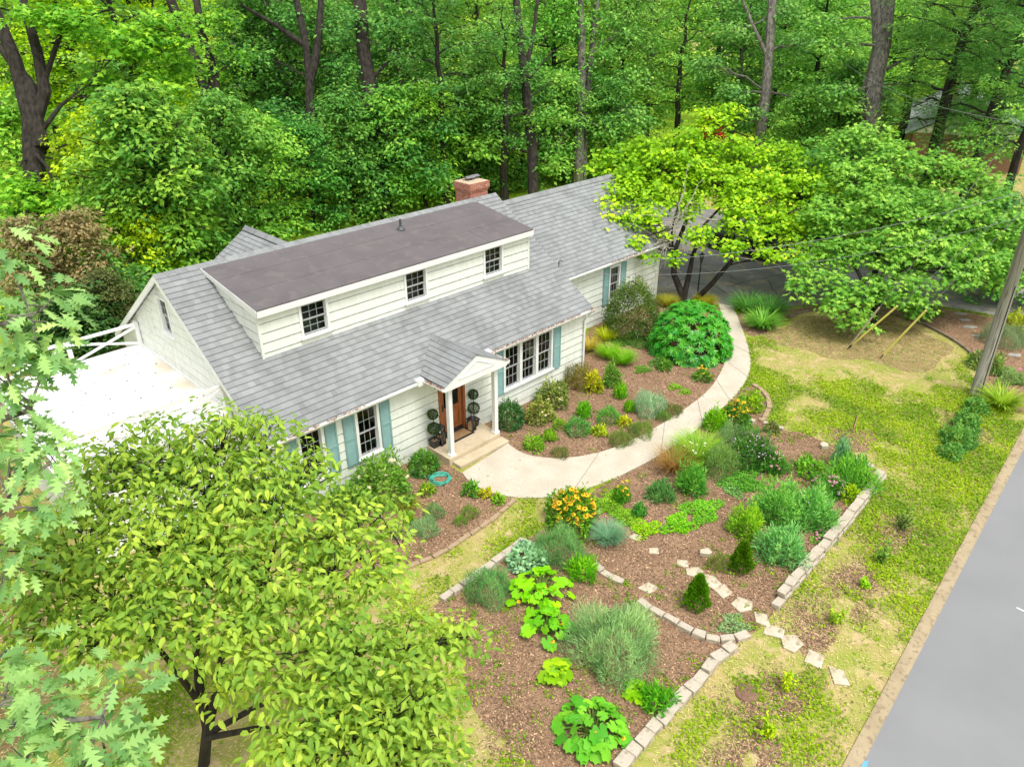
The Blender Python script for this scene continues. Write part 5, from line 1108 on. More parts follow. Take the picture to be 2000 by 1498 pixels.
place('leafy', 1438, 812, 56, .8, (.10, .24, .03), 'smaller yellow flower clump beside the concrete walk', 'flowers', 'flower_clump', fl=(YEL, YELC, .055, 55, .02, .15))
place('lanceo', 1396, 822, 44, .9, (.18, .38, .03), 'lime leafy plant left of the smaller yellow clump')
place('leafy', 1468, 787, 46, .6, (.22, .36, .03), 'yellow green plant inside the hook edging', fl=(PNK, PNKC, .04, 4, .02, .08))
place('leafy', 1506, 836, 24, .7, OL, 'small olive plant at the three stone row')
place('cover', 1452, 938, 80, .13, (.11, .29, .04), 'green ground cover below the lilac bush', 'ground cover')
place('cover', 1435, 955, 50, .1, (.15, .32, .09), 'grey green ground cover tongue into the mulch', 'ground cover')
place('upright', 1643, 888, 36, 1.7, (.16, .33, .15), 'tall blue green spires at the lawn corner of the bed')
place('lanceo', 1664, 928, 96, .55, (.14, .34, .05), 'wide green leafy clump inside the wall corner')
place('lanceo', 1619, 950, 66, .55, (.11, .28, .05), 'pink coneflower clump beside the wall corner', 'flowers', 'flower_clump', fl=(PNK, PNKC, .05, 30, .03, .12))
place('leafy', 1660, 966, 36, .7, (.27, .40, .03), 'lime leafy plant against the border wall')
place('leafy', 1583, 914, 56, .4, (.14, .33, .04), 'low green plant at the mulch path, right side', fl=(PNK, PNKC, .04, 3, .02, .08))
place('lanceo', 1522, 985, 96, .75, (.17, .38, .08), 'left half of the tall willowy pair of bushes', 'bush', 'willowy_bush')
place('lanceo', 1588, 996, 84, .85, (.16, .38, .09), 'right half of the tall willowy pair of bushes', 'bush', 'willowy_bush', fl=(LIL, LIL, .02, 10, .0, .08))
place('lanceo', 1528, 1066, 92, .65, (.17, .38, .12), 'spreading narrow leaved bush behind the upper conical evergreen', 'bush', 'willowy_bush')
place('lanceo', 1458, 1022, 62, .85, (.22, .40, .04), 'yellow green loose bush above the upper conical evergreen', 'bush', 'willowy_bush')
place('cover', 1608, 1052, 46, .14, (.15, .3, .05), 'low plant with magenta pink flowers by the border wall', 'flowers', 'flower_clump', fl=(PHX, PHX, .045, 14, .0, .08))
# lawn shrubs and far corner
for i, (u, v, w_, lb) in enumerate([(1906, 794, 40, 'azalea nearest the utility pole in the row along the kerb'), (1890, 826, 46, 'second azalea from the pole in the row along the kerb'), (1874, 856, 58, 'largest azalea of the row along the kerb'), (1857, 884, 38, 'smallest azalea at the open lawn end of the row')]):
    place('leafy', u, v, w_, .6, (.12, .27, .06), lb, 'shrub', 'azalea', group='azaleas along the kerb')
place('blades', 1957, 782, 60, .5, (.24, .36, .04), 'arching yellow green daylily clump behind the utility pole')
place('blades', 1462, 596, 48, .55, (.12, .30, .06), 'strap leaved clump where the walk meets the driveway')
place('blades', 1504, 604, 54, .5, (.11, .28, .06), 'wide strap leaved clump at the driveway edge')
place('blades', 1490, 630, 52, .5, (.14, .32, .05), 'strap leaved clump fanning onto the lawn edge')
place('grass', 1303, 590, 30, .6, (.36, .36, .05), 'yellow grass tuft between the wing and the redbud trunk', 'grass tuft')
place('grass', 1378, 590, 32, .6, (.38, .36, .04), 'yellow grass tuft right of the redbud trunk', 'grass tuft')
place('fine', 1962, 658, 80, .4, (.2, .27, .14), 'low grey green juniper like shrub at the driveway bed', 'shrub', 'shrub')
place('leafy', 1985, 632, 60, .5, (.27, .33, .04), 'yellow green shrub against the driveway', 'shrub', 'shrub')
place('leafy', 1930, 708, 60, .5, (.17, .25, .06), 'olive shrub behind the base of the utility pole', 'shrub', 'shrub')
place('cover', 1978, 735, 80, .15, (.17, .26, .08), 'straggly ground cover with a pink bloom behind the pole', 'ground cover', fl=(PHX, PHX, .05, 1, .0, .1))
place('cover', 1795, 610, 80, .14, (.14, .22, .05), 'sparse creeper along the driveway edge under the maple', 'ground cover')
RIB = mat('pink ribbon', (.75, .25, .28), (.8, .33, .36), 30, .6)
for i, (u, v, w_, hr, cl, lb) in enumerate([(1500, 1425, 50, .9, (.32, .44, .03), 'lime shrub with a pink tag at the bottom of the dry lawn'), (1537, 1335, 30, 1.6, (.32, .42, .03), 'tall thin lime sapling beside the manhole lid'), (1632, 1205, 36, .9, (.26, .38, .04), 'young shrub with a pink tag near the stepping stones'), (1690, 1140, 28, .7, (.22, .42, .03), 'tiny bright seedling in the middle of the verge'), (1722, 1085, 44, .9, (.15, .27, .05), 'thin young shrub with a pink ribbon, right of the border wall'), (1760, 1018, 50, .9, (.14, .22, .05), 'twiggy young shrub with a long pink ribbon nearest the azaleas')]):
    o = place('stalky', u, v, w_, hr, cl, lb, 'young shrub', 'young_shrub')
    if 'pink' in lb:
        b = MB(); s = .07; b.add([(0, 0, .2), (s*3, .02, .26), (s*3.2, .02, .22), (0, 0, .16)], [(0, 1, 2, 3)]); b.add([(0, 0, .2), (-.02, -s, .12), (.02, -s*1.2, .1), (.03, 0, .18)], [(0, 1, 2, 3)]); b.build('ribbon', RIB, o)
# weeds nobody could count
wr2 = np.random.default_rng(77); parts_ = []
for b_, n0 in ((BEDS['B1'], 70), (BEDS['B3'], 620), (BEDS['B2'], 20), (DIRT[0], 8), (DIRT[2], 14), (BEDS['B4'], 60)):
    bx_ = np.array(b_); X = scatter(wr2, n0*3, bx_[:, 0].min(), bx_[:, 0].max(), bx_[:, 1].min(), bx_[:, 1].max()); X = X[inside(b_, X)]
    X = X[vnoise(X[:, 0]*1.3, X[:, 1]*1.3, 1.0) > .52][:n0]
    for x in X: 
        k = wr2.integers(6, 20); parts_.append(sprays(wr2, np.array([[x[0], x[1], .05]]), wr2.uniform(.06, .17), int(k), .07, .04, .4, .2))
A = cat(parts_); o = mobj('weeds', leaf_mesh('weeds', *A, 'dia'), color=(.22, .38, .03)); tag(o, kind='stuff')

# flag stake
c = G(1665, 843); o = empty('flag_stake', c); tag(o, 'thin wooden stake with a pink ribbon in the small mulch ring', 'stake')
b = MB(); b.box(-.018, .018, -.012, .012, 0, .62); b.build('stake', mat('raw wood', (.2, .13, .08), (.28, .19, .12), 8, .9), o); b = MB()
b.add([(.02, -.02, .6), (-.05, -.05, .54), (-.12, -.05, .22), (-.03, -.05, .18), (.05, -.03, .52)], [(0, 1, 2, 3, 4)]); b.build('ribbon', RIB, o)

# utility pole, guy wires with yellow guards, lines
WOODP = mat('weathered pole wood', (.20, .19, .14), (.32, .31, .25), 3, .9, .6, 30, c3=(.13, .12, .09), s3=8, stretch=(3, 3, .15))
pb = G(1905, 770); o = empty('utility_pole', pb); tag(o, 'weathered grey wooden utility pole beside the street', 'utility pole')
b = MB(); b.tube([(0, 0, -.05), (0, 0, 4), (0, 0, 12.5)], [.205, .19, .14], 18); b.build('shaft', WOODP, o, smooth=True)
b = MB(); b.tube([(-.12, -.16, 0), (-.12, -.155, 4.2)], .018, 6); b.build('ground_wire', BLACKM, o)
GUARD = mat('yellow guard plastic', (.80, .68, .15), (.86, .75, .22), 6, .5); WIRE = mat('grey cable', (.30, .31, .32), (.38, .39, .4), 8, .5, metal=.5)
top = np.array([pb[0], pb[1], 0.0])
for i, (u, v, hz, lb, ln, gm) in enumerate([(1657, 680, 7.7, 'guy wire with the longer yellow guard, second anchor pair', 2.5, GUARD), (1718, 700, 7.3, 'guy wire with the yellow guard nearest the lawn', 2.5, GUARD), (1655, 682, 12.0, 'guy wire with the dull pale guard against the maple trunk', 2.0, mat('pale guard', (.42, .37, .25), (.5, .45, .32), 6, .6))]):
    a = np.array(G(u, v)); t_ = top+np.array([0, 0, hz]); d_ = unit(t_-a); o = empty('guy_wire', a); tag(o, lb, 'guy wire', 'guy wires of the utility pole')
    b = MB(); b.tube([(0, 0, 0), tuple(t_-a)], .011, 5); b.build('cable', WIRE, o); b = MB(); b.tube([tuple(d_*.25), tuple(d_*(.25+ln))], .038, 8); b.build('guard', gm, o)
    b = MB(); b.tube([(0, 0, -.02), tuple(d_*.3)], .02, 6); b.build('anchor_rod', BLACKM, o)
def cable(name, a, b_, sag, lb, r=.008):
    a, b_ = np.array(a), np.array(b_); P = [a*(1-t)+b_*t-np.array([0, 0, sag*4*t*(1-t)]) for t in np.linspace(0, 1, 28)]
    m = MB(); m.tube(P, r, 5); tag(m.build(name, WIRE), lb, 'cable')
ptop = np.array([pb[0], pb[1], 0])
cable('service_cable', mp+(.05, -.16, 1.1), ptop+(0, .15, 7.4), .7, 'service cable from the roof mast through the redbud to the pole')
cable('telephone_cable', mp+(0, -.1, .7), ptop+(0, .15, 6.5), .8, 'thinner lower cable from the roof corner to the pole', .006)
cable('power_line', ptop+(.1, .1, 9.2), (46, 6, 8.6), .6, 'cable crossing the maple crown toward the woods')

# lamp post
c = G(1361, 584); o = empty('lamp_post', c); tag(o, 'black lamp post standing in the redbud bed by the driveway', 'lamp post')
b = MB(); b.lathe([(.07, 0), (.07, .06), (.035, .1), (.03, 1.75), (.05, 1.78), (.05, 1.82), (.03, 1.85)], (0, 0, 0), 12); b.build('post', BLACKM, o)
b = MB(); b.lathe([(.06, 1.85), (.10, 2.12), (.13, 2.13), (.09, 2.2), (.03, 2.25), (.015, 2.32), (0, 2.33)], (0, 0, 0), 6); b.build('lamp_head', mat('smoked lantern glass', (.03, .03, .03), (.06, .06, .06), 4, .15, spec=.6), o)
# small saplings in pots are absent; the car
def car():
    o = empty('parked_car', (30.65, 1.15, .014), 0); tag(o, 'black wagon parked on the driveway behind the redbud', 'car')
    # profile along +y (rear at 0), half width along x
    PAINT = mat('black car paint', (.012, .013, .016), (.018, .019, .023), 2, .18, spec=.7); GL = mat('tinted car glass', (.01, .012, .014), (.016, .018, .02), 2, .05, spec=.8)
    Lc, Wc = 4.5, 1.8; ys = [0, .06, .25, .9, 1.6, 2.5, 3.3, 4.0, 4.4, 4.5]
    bot = [.42, .33, .3, .28, .28, .28, .28, .3, .36, .45]; belt = [.95, 1.0, 1.03, 1.02, 1.0, .98, .96, .88, .78, .66]; wid = [.74, .84, .89, .9, .9, .9, .9, .87, .78, .66]
    V = []; F = []
    for y, zb_, zt, hw_ in zip(ys, bot, belt, wid):
        for x, z in ((-hw_*.9, zb_), (-hw_, zb_+.15), (-hw_*1.0, (zb_+zt)/2), (-hw_*.96, zt), (0, zt+.04), (hw_*.96, zt), (hw_, (zb_+zt)/2), (hw_, zb_+.15), (hw_*.9, zb_)): V.append((x, y, z))
    n = 9
    for i in range(len(ys)-1):
        for k in range(n): F.append((i*n+k, i*n+(k+1) % n, (i+1)*n+(k+1) % n, (i+1)*n+k))
    F += [tuple(range(n)), tuple(range((len(ys)-1)*n, len(ys)*n))[::-1]]
    b = MB(); b.add(V, F)
    for y in (.88, 3.62):
        for s in (-1, 1): b.lathe([(.36, 0), (.36, .0)], (0, 0, 0), 3) if False else None
    body = b.build('body', PAINT, o, smooth=False, bevel=.03)
    b = MB(); cab = [(.12, 1.0, .80, 0), (.42, 1.50, .62, 1), (1.2, 1.58, .64, 1), (2.3, 1.55, .64, 1), (3.15, .98, .80, 0)]
    V = []; 
    for y, z, hw_, _ in cab: V += [(-hw_, y, z), (hw_, y, z)]
    lo = [(-.86, .12, .98), (.86, .12, .98), (-.86, 3.15, .95), (.86, 3.15, .95)]
    b.add([(-.60, .46, 1.55), (.60, .46, 1.55), (.62, 2.25, 1.57), (-.62, 2.25, 1.57), (-.58, 1.2, 1.62), (.58, 1.2, 1.62)], [(0, 1, 5, 4), (4, 5, 2, 3)]); b.add([(-.64, .40, 1.5), (.64, .40, 1.5), (.66, 2.3, 1.52), (-.66, 2.3, 1.52), (-.60, .46, 1.55), (.60, .46, 1.55), (.62, 2.25, 1.57), (-.62, 2.25, 1.57)], [(0, 1, 5, 4), (1, 2, 6, 5), (2, 3, 7, 6), (3, 0, 4, 7)])
    for s in (-1, 1):
        for (ya, yb) in ((.12, .40), (1.0, 1.05), (1.95, 2.0)): b.bar((s*.84, ya if ya > .2 else .14, .99), (s*.65, yb if ya > .2 else .44, 1.51), .08, .06)
        b.bar((s*.83, 3.1, .97), (s*.65, 2.28, 1.52), .07, .06); b.tube([(s*.6, .6, 1.62), (s*.6, .7, 1.68), (s*.6, 2.0, 1.68), (s*.6, 2.1, 1.62)], .018, 6)
    b.build('roof', PAINT, o)
    b = MB(); b.add([(-.83, .14, .98), (.83, .14, .98), (.83, 3.1, .96), (-.83, 3.1, .96), (-.64, .42, 1.50), (.64, .42, 1.50), (.64, 2.28, 1.52), (-.64, 2.28, 1.52)], [(0, 1, 5, 4), (1, 2, 6, 5), (2, 3, 7, 6), (3, 0, 4, 7)]); b.build('windows', GL, o)
    TY = mat('tyre rubber', (.015, .015, .015), (.025, .025, .025), 9, .9); RM = mat('alloy rim', (.42, .43, .44), (.5, .51, .52), 5, .35, metal=.7)
    for y in (.90, 3.62):
        for s in (-1, 1):
            b = MB(); V = []; prof = [(.2, .1), (.33, .11), (.345, .06), (.345, -.06), (.33, -.11), (.2, -.1)]
            for rr_, xx in prof:
                for k in range(24): t = 2*math.pi*k/24; V.append((xx*s, rr_*math.cos(t), .345+rr_*math.sin(t)))
            b.add(V, [(i*24+k, i*24+(k+1) % 24, (i+1)*24+(k+1) % 24, (i+1)*24+k) for i in range(5) for k in range(24)]); wh = b.build('wheel', TY, o, (s*.84, y, 0), smooth=True)
            b = MB()
            for k in range(5):
                for e in (-.12, .12):
                    t = 2*math.pi*k/5+e; b.bar((s*.09, .04*math.cos(t), .345+.04*math.sin(t)), (s*.095, .22*math.cos(t), .345+.22*math.sin(t)), .03, .035, up=(1, 0, 0))
            V = []
            for rr_, xx in ((.2, .06), (.225, .1), (.235, .1)):
                for k in range(24): t = 2*math.pi*k/24; V.append((xx*s, rr_*math.cos(t), .345+rr_*math.sin(t)))
            b.add(V, [(i*24+k, i*24+(k+1) % 24, (i+1)*24+(k+1) % 24, (i+1)*24+k) for i in range(2) for k in range(24)]); b.add([(s*.04, .2*math.cos(2*math.pi*k/16), .345+.2*math.sin(2*math.pi*k/16)) for k in range(16)], [tuple(range(16))]); b.build('rim', RM, wh)
            b = MB(); V = []                                    # dark arch over the wheel
            for rr_ in (.37, .43):
                for k in range(13): t = math.pi*k/12; V.append((s*.907, y+rr_*math.cos(t), .345+rr_*math.sin(t)))
            b.add(V, [(k, k+1, 14+k, 13+k) for k in range(12)]); b.build('wheel_arch', TY, o)
    RED = mat('red tail lens', (.5, .012, .015), (.6, .03, .03), 9, .2, spec=.6)
    for s in (-1, 1):
        b = MB(); b.add([(s*.905, .42, 1.0), (s*.90, .42, .84), (s*.845, .03, .82), (s*.83, .05, .99), (s*.55, -.005, .84), (s*.55, .01, .96)], [(0, 1, 2, 3), (3, 2, 4, 5)]); b.build('tail_light', RED, o)
        b = MB(); b.obox((s*.9-.0, 2.55, 1.0), (s*.2, 0, 0), (0, .1, 0), (0, 0, .13)); b.build('mirror', PAINT, o, bevel=.02)
        b = MB(); b.add([(s*.70, 4.44, .74), (s*.84, 4.2, .80), (s*.84, 4.22, .68), (s*.70, 4.46, .62)], [(0, 1, 2, 3)]); b.build('headlight', RM, o)
    b = MB(); b.box(-.8, .8, -.05, .1, .42, .62); b.build('bumper', PAINT, o, bevel=.03); b = MB(); b.box(-.24, .24, -.012, .0, .72, .84); b.build('number_plate', WHITE, o)
car()
# ================================================================ TREES
def crown_mesh(name, A, kind, m=None): return leaf_mesh(name, *A, kind, m)
def blob_tree(name, base, forks, blobs, rng, color, label, kind, L, W, per, nl, flat=.35, droop=.35, trunk_mat=None, jit=.5, seed_r=.16, twig=True, spray=.34, extra=None, group=None, trim=None, r_sub=.05, m=None, cat_='tree'):
    """tree whose crown is a set of leaf clouds (x,y,z,r); limbs run from the forks of the trunk into every cloud"""
    o = empty(name, tuple(base)); tag(o, label, cat_, group); base = np.asarray(base, float)
    wood = MB(); fk = []
    for path, r0, r1 in forks:
        P = [np.asarray(p, float) for p in path]; rs = np.linspace(r0, r1, len(P)); wood.tube([p-base for p in P], list(rs), 9); fk += [(p, r) for p, r in zip(P[len(P)//3:], rs[len(P)//3:])]
    parts = []
    for bl in blobs:
        c, r = np.asarray(bl[:3], float), bl[3]; cl = bl[4] if len(bl) > 4 else 1.0
        a, ra = min(fk, key=lambda q: np.linalg.norm(q[0]-c)+max(0, q[0][2]-c[2]+.2)*2.0)
        P = limb_pts(a, c-np.array([0, 0, r*.25]), rng, .05, .05); rb = min(ra*.6, r_sub*max(.6, r)); wood.tube([p-base for p in P], list(np.linspace(rb, .014, len(P))), 6, cap=False)
        k = max(4, int(per*r*r)); d_ = rnd_unit(rng, k); q = rng.uniform(.25, 1.05, k)**.6
        S = c+d_*np.array([1, 1, .72])*(q*r)[:, None]
        S = S[S[:, 2] > .35]
        if trim is not None: S = S[trim(S)]
        if not len(S): continue
        sp = sprays(rng, S, spray*rng.uniform(.75, 1.3, len(S)), nl, L, W, flat, droop, jit=jit); sp[5][:] *= cl*np.clip(rng.normal(1, .06), .85, 1.15); parts.append(sp)
        if twig:
            for s in S[rng.random(len(S)) < .45]:
                j = rng.integers(2, len(P)); wood.tube([P[j]-base, (P[j]+s)/2-base+rng.normal(0, .06, 3), s-base], [.013, .009, .005], 4, cap=False)
    if extra: extra(wood, base)
    wood.build('trunk', trunk_mat or BARK, o)
    A = cat(parts); A[0] = A[0]-base; mobj('crown', crown_mesh('crown', A, kind, m), o, color=color)
    print(label, sum(len(p[0]) for p in parts)); return o
def Bs(L_): return [(*D(u, v, d), r, *rest) for u, v, d, r, *rest in L_]

# ---- dogwood at the bottom left, big drooping leaves
rng = np.random.default_rng(101)
b0 = G(398, 1492); f = lambda u, v, d: D(u, v, d)
dog = Bs([(430, 850, 12.2, .75), (300, 880, 12.2, .8), (520, 860, 12.4, .6), (235, 930, 11.8, .8), (580, 930, 12.2, .7), (400, 960, 11.6, .95), (510, 985, 11.6, .8), (160, 1040, 11.3, .8), (300, 1050, 11.2, .9), (620, 1030, 11.8, .65), (745, 985, 12.8, .42), (690, 1010, 12.3, .42), (780, 1060, 12.2, .3),
  (75, 1130, 10.6, .7), (200, 1150, 10.6, .75), (400, 1110, 10.8, .85), (520, 1130, 10.9, .8), (640, 1120, 11.2, .7), (730, 1100, 11.4, .42), (300, 1200, 10.2, .6), (450, 1240, 10.2, .55), (560, 1260, 10.3, .75), (680, 1250, 10.6, .7), (790, 1250, 10.9, .6), (880, 1245, 11.2, .42), (920, 1235, 11.3, .22),
  (620, 1390, 9.9, .75), (740, 1380, 10.2, .75), (830, 1360, 10.5, .55), (700, 1480, 9.8, .75), (820, 1450, 10.3, .5), (560, 1480, 9.4, .55), (870, 1480, 10.4, .3), (640, 1560, 9.4, .8), (800, 1560, 9.8, .6), (180, 1250, 10.2, .5), (60, 1230, 10.3, .5), (440, 1340, 10.6, .3), (30, 1060, 10.9, .5)])
tr = [([b0, D(405, 1420, 13.3), D(388, 1330, 12.9), D(380, 1200, 12.2), D(395, 1050, 12.0), D(420, 920, 12.3)], .11, .02),
      ([D(405, 1430, 13.3), D(425, 1340, 12.9), D(440, 1240, 12.4), D(520, 1120, 12), D(560, 1000, 12.2)], .085, .02),
      ([D(410, 1430, 13.2), D(500, 1380, 12.3), D(600, 1330, 11.6), D(720, 1290, 11.2), D(830, 1260, 11.2)], .06, .015), ([D(405, 1440, 13.2), D(510, 1420, 12), D(650, 1450, 10.9), D(760, 1450, 10.5)], .06, .015),
      ([D(395, 1380, 13.1), D(330, 1290, 12), D(250, 1200, 11.2), D(140, 1120, 11.0)], .06, .015), ([D(440, 1240, 12.4), D(560, 1180, 11.9), D(660, 1080, 12), D(740, 1010, 12.6)], .045, .012)]
blob_tree('dogwood_tree', b0, tr, dog, rng, (.34, .51, .08), 'wide dogwood with big drooping yellow green leaves in front of the carport', 'ovate', .155, .078, 84, 14, flat=.55, droop=.6, jit=.5, spray=.27)

# ---- oak whose lobed leaves hang in from the left
rng = np.random.default_rng(202)
ob = np.array([-12.2, -4.2, 0])
oak = Bs([(100, 1400, 7.6, .5), (200, 1450, 7.4, .38), (20, 1350, 7.8, .5), (40, 1470, 7.2, .55), (150, 1510, 7.2, .5), (255, 1480, 7.5, .22), (220, 1330, 7.9, .2), (10, 1260, 8.6, .3),
  (10, 600, 9.0, .45), (70, 640, 9.2, .35), (0, 700, 9, .4), (90, 590, 9.6, .28), (30, 540, 9.4, .32), (-20, 480, 9.4, .4), (-10, 850, 9.2, .4), (60, 845, 9.4, .26), (90, 900, 9.2, .22), (10, 930, 9.0, .4), (70, 990, 9.0, .22), (10, 770, 9.2, .22), (105, 690, 9.4, .12), (-10, 1050, 9, .4), (0, 1130, 9, .3)])
t0 = [([ob, ob+(.1, -.1, 3), ob+(.3, -.4, 6), ob+(.8, -.8, 9), ob+(1.2, -1.2, 12)], .32, .12), ([ob+(.3, -.4, 6), D(-140, 900, 9.2), D(-30, 830, 9.2), D(60, 800, 9.3)], .09, .03), ([ob+(.6, -.6, 8), D(-160, 700, 9.2), D(-20, 640, 9.2), D(60, 620, 9.2)], .08, .025), ([ob+(.2, -.3, 4.5), D(-260, 1350, 8), D(-80, 1420, 7.6), D(90, 1410, 7.5), D(200, 1400, 7.6)], .09, .02), ([ob+(.2, -.3, 5), D(-200, 1100, 9), D(-60, 1050, 9), D(20, 990, 9)], .07, .02)]
blob_tree('oak_tree', ob, t0, oak, rng, (.34, .56, .19), 'oak whose big lobed blue green leaves hang in at the lower left', 'oak', .28, .19, 27, 9, flat=.5, droop=.3, jit=.5, spray=.30, trunk_mat=BARKG)

# ---- redbud over the wing
rng = np.random.default_rng(303)
rb = G(1336, 592)
red = Bs([(1390, 235, 37, .95, 1.1), (1430, 215, 37, .6, 1.15), (1350, 280, 36.5, 1.4), (1250, 310, 36, 1.4), (1300, 330, 35.5, 1.6), (1190, 320, 36, 1.1), (1450, 300, 36.5, 1.2), (1530, 310, 37, 1.2), (1400, 350, 35.5, 1.5), (1480, 370, 35.5, 1.5), (1230, 370, 34.5, 1.2, 1.1), (1185, 410, 33.6, .8, 1.25), (1160, 455, 33, .5, 1.35), (1150, 480, 32.8, .28, 1.4), (1215, 430, 33.4, .6, 1.1), (1240, 470, 33, .45), (1560, 370, 36, 1.4), (1620, 350, 36.5, 1.1), (1590, 430, 35, 1.2, 1.1), (1640, 430, 35, .9, 1.2), (1520, 430, 34.5, 1.0, 1.1), (1440, 430, 34, .8), (1340, 400, 34.6, .8), (1370, 460, 33.5, .7), (1430, 480, 33, .6), (1300, 450, 33.6, .35, 1.2), (1320, 500, 33, .35), (1600, 480, 34, .7, 1.1), (1660, 470, 34.4, .6, 1.2), (1480, 450, 33.3, .6), (1550, 470, 33.6, .5), (1270, 500, 33, .3), (1650, 380, 36, 1.2), (1690, 420, 35, .9), (1620, 500, 33.6, .6), (1560, 500, 33.3, .5), (1500, 490, 33, .5), (1225, 345, 35, 1.0), (1265, 420, 33.6, .7, 1.1), (1205, 470, 32.9, .35, 1.2), (1290, 380, 34.4, .8), (1450, 400, 34.4, .9), (1345, 330, 35.2, 1.1)])
fk = [([rb, D(1332, 575, 34.9), D(1316, 535, 34.9), D(1318, 490, 34.8), D(1345, 420, 35.2), D(1360, 340, 36), D(1395, 260, 36.8)], .19, .04), ([D(1334, 588, 34.9), D(1345, 540, 34.6), D(1353, 500, 34.5), D(1375, 440, 34.8), D(1440, 370, 35.5)], .15, .04),
      ([G(1353, 590), D(1385, 560, 34.4), D(1420, 520, 34), D(1455, 480, 33.9), D(1510, 430, 34.5), D(1580, 400, 35)], .14, .04), ([D(1318, 500, 34.8), D(1290, 440, 34.6), D(1240, 400, 34.6), D(1200, 390, 34.2)], .07, .02), ([D(1316, 520, 34.9), D(1312, 450, 33.6), D(1325, 400, 33.6), D(1335, 350, 34.4)], .06, .02)]
def deadwood(wood, base):
    rr = np.random.default_rng(8); S = D(1312, 445, 33.4)
    for i in range(16):
        a = D(1310+rr.normal(0, 12), 455+rr.normal(0, 22), 33.4); e = D(1285+rr.normal(0, 50), 440+rr.normal(25, 55), 33.2+rr.normal(0, .3)); P = limb_pts(a, e, rr, .08, .1)
        wood.tube([p-base for p in P], list(np.linspace(.022, .006, len(P))), 4, 1, cap=False)
        for k in range(3): 
            q = P[rr.integers(2, 6)]; wood.tube([q-base, q+rr.normal(0, .35, 3)-base], [.009, .004], 3, 1, cap=False)
    for u0, v0, u1, v1 in ((1320, 440, 1345, 320), (1330, 430, 1375, 350), (1312, 450, 1240, 520), (1315, 470, 1230, 490), (1420, 500, 1500, 515), (1460, 480, 1530, 530), (1400, 430, 1330, 420)):
        P = limb_pts(D(u0, v0, 33.5), D(u1, v1, 33.1), rr, .03, .06); wood.tube([p-base for p in P], list(np.linspace(.04, .01, len(P))), 5, 1, cap=False)
o = blob_tree('redbud_tree', rb, fk, red, rng, (.36, .62, .05), 'bright yellow green redbud with forked dark trunks spreading over the wing roof', 'heart', .17, .17, 60, 13, flat=.3, droop=.25, jit=.45, spray=.38, extra=None)
dwm = MB(); deadwood(dwm, np.asarray(rb)); dwm.build('dead_branches', [BARK, TWIG], o)
A = sprays(rng, np.array([D(1390+rng.normal(0, 12), 262+rng.normal(0, 12), 36.6) for _ in range(10)]), .22, 10, .17, .16)
A = list(A); A[0] = A[0]-np.asarray(rb); mobj('red_leaves', leaf_mesh('red_leaves', *A, 'heart'), o, color=(.42, .06, .03))

# ---- maple beside the driveway
rng = np.random.default_rng(404)
mbp = G(1704, 645)
mp_ = Bs([(1640, 290, 36, 1.3), (1700, 270, 36, 1.2), (1740, 320, 35, 1.5), (1670, 350, 34.5, 1.5), (1810, 330, 35, 1.5), (1880, 330, 34.5, 1.1), (1930, 370, 34, 1.1), (1620, 420, 33.6, 1.3), (1720, 410, 33, 1.6), (1820, 410, 33, 1.6), (1900, 430, 32.5, 1.3), (1970, 440, 32.5, 1.1), (1640, 490, 32.6, 1.1), (1730, 490, 31.8, 1.4), (1820, 490, 31.6, 1.4), (1900, 500, 31.5, 1.2), (1970, 510, 31.5, .9), (1580, 520, 32.4, .7), (1570, 560, 31.8, .6), (1640, 560, 31.2, .9), (1720, 560, 30.8, .9), (1800, 560, 30.8, .9), (1880, 540, 31, .8), (1950, 550, 31.4, .6), (1670, 600, 30.6, .6), (1790, 600, 31.2, .45), (1620, 590, 30.8, .5), (1690, 630, 30.6, .35), (1665, 625, 30.5, .3)])
fk = [([mbp, D(1706, 600, 32.2), D(1708, 540, 32.4), D(1720, 450, 33), D(1730, 350, 34.5)], .20, .05), ([D(1706, 600, 32.2), D(1680, 540, 32), D(1650, 480, 32.6), D(1640, 400, 33.6)], .1, .03), ([D(1707, 580, 32.2), D(1770, 520, 32), D(1830, 470, 32.2), D(1900, 420, 32.8)], .1, .03), ([D(1708, 560, 32.3), D(1790, 450, 33), D(1850, 370, 34)], .08, .03), ([D(1706, 610, 32.2), D(1640, 590, 31.2), D(1590, 550, 32)], .05, .02)]
blob_tree('maple_tree', mbp, fk, mp_, rng, (.27, .54, .09), 'rounded green maple on the lawn beside the driveway, behind the guy wires', 'palm', .23, .23, 42, 14, flat=.25, droop=.35, jit=.42, spray=.42)

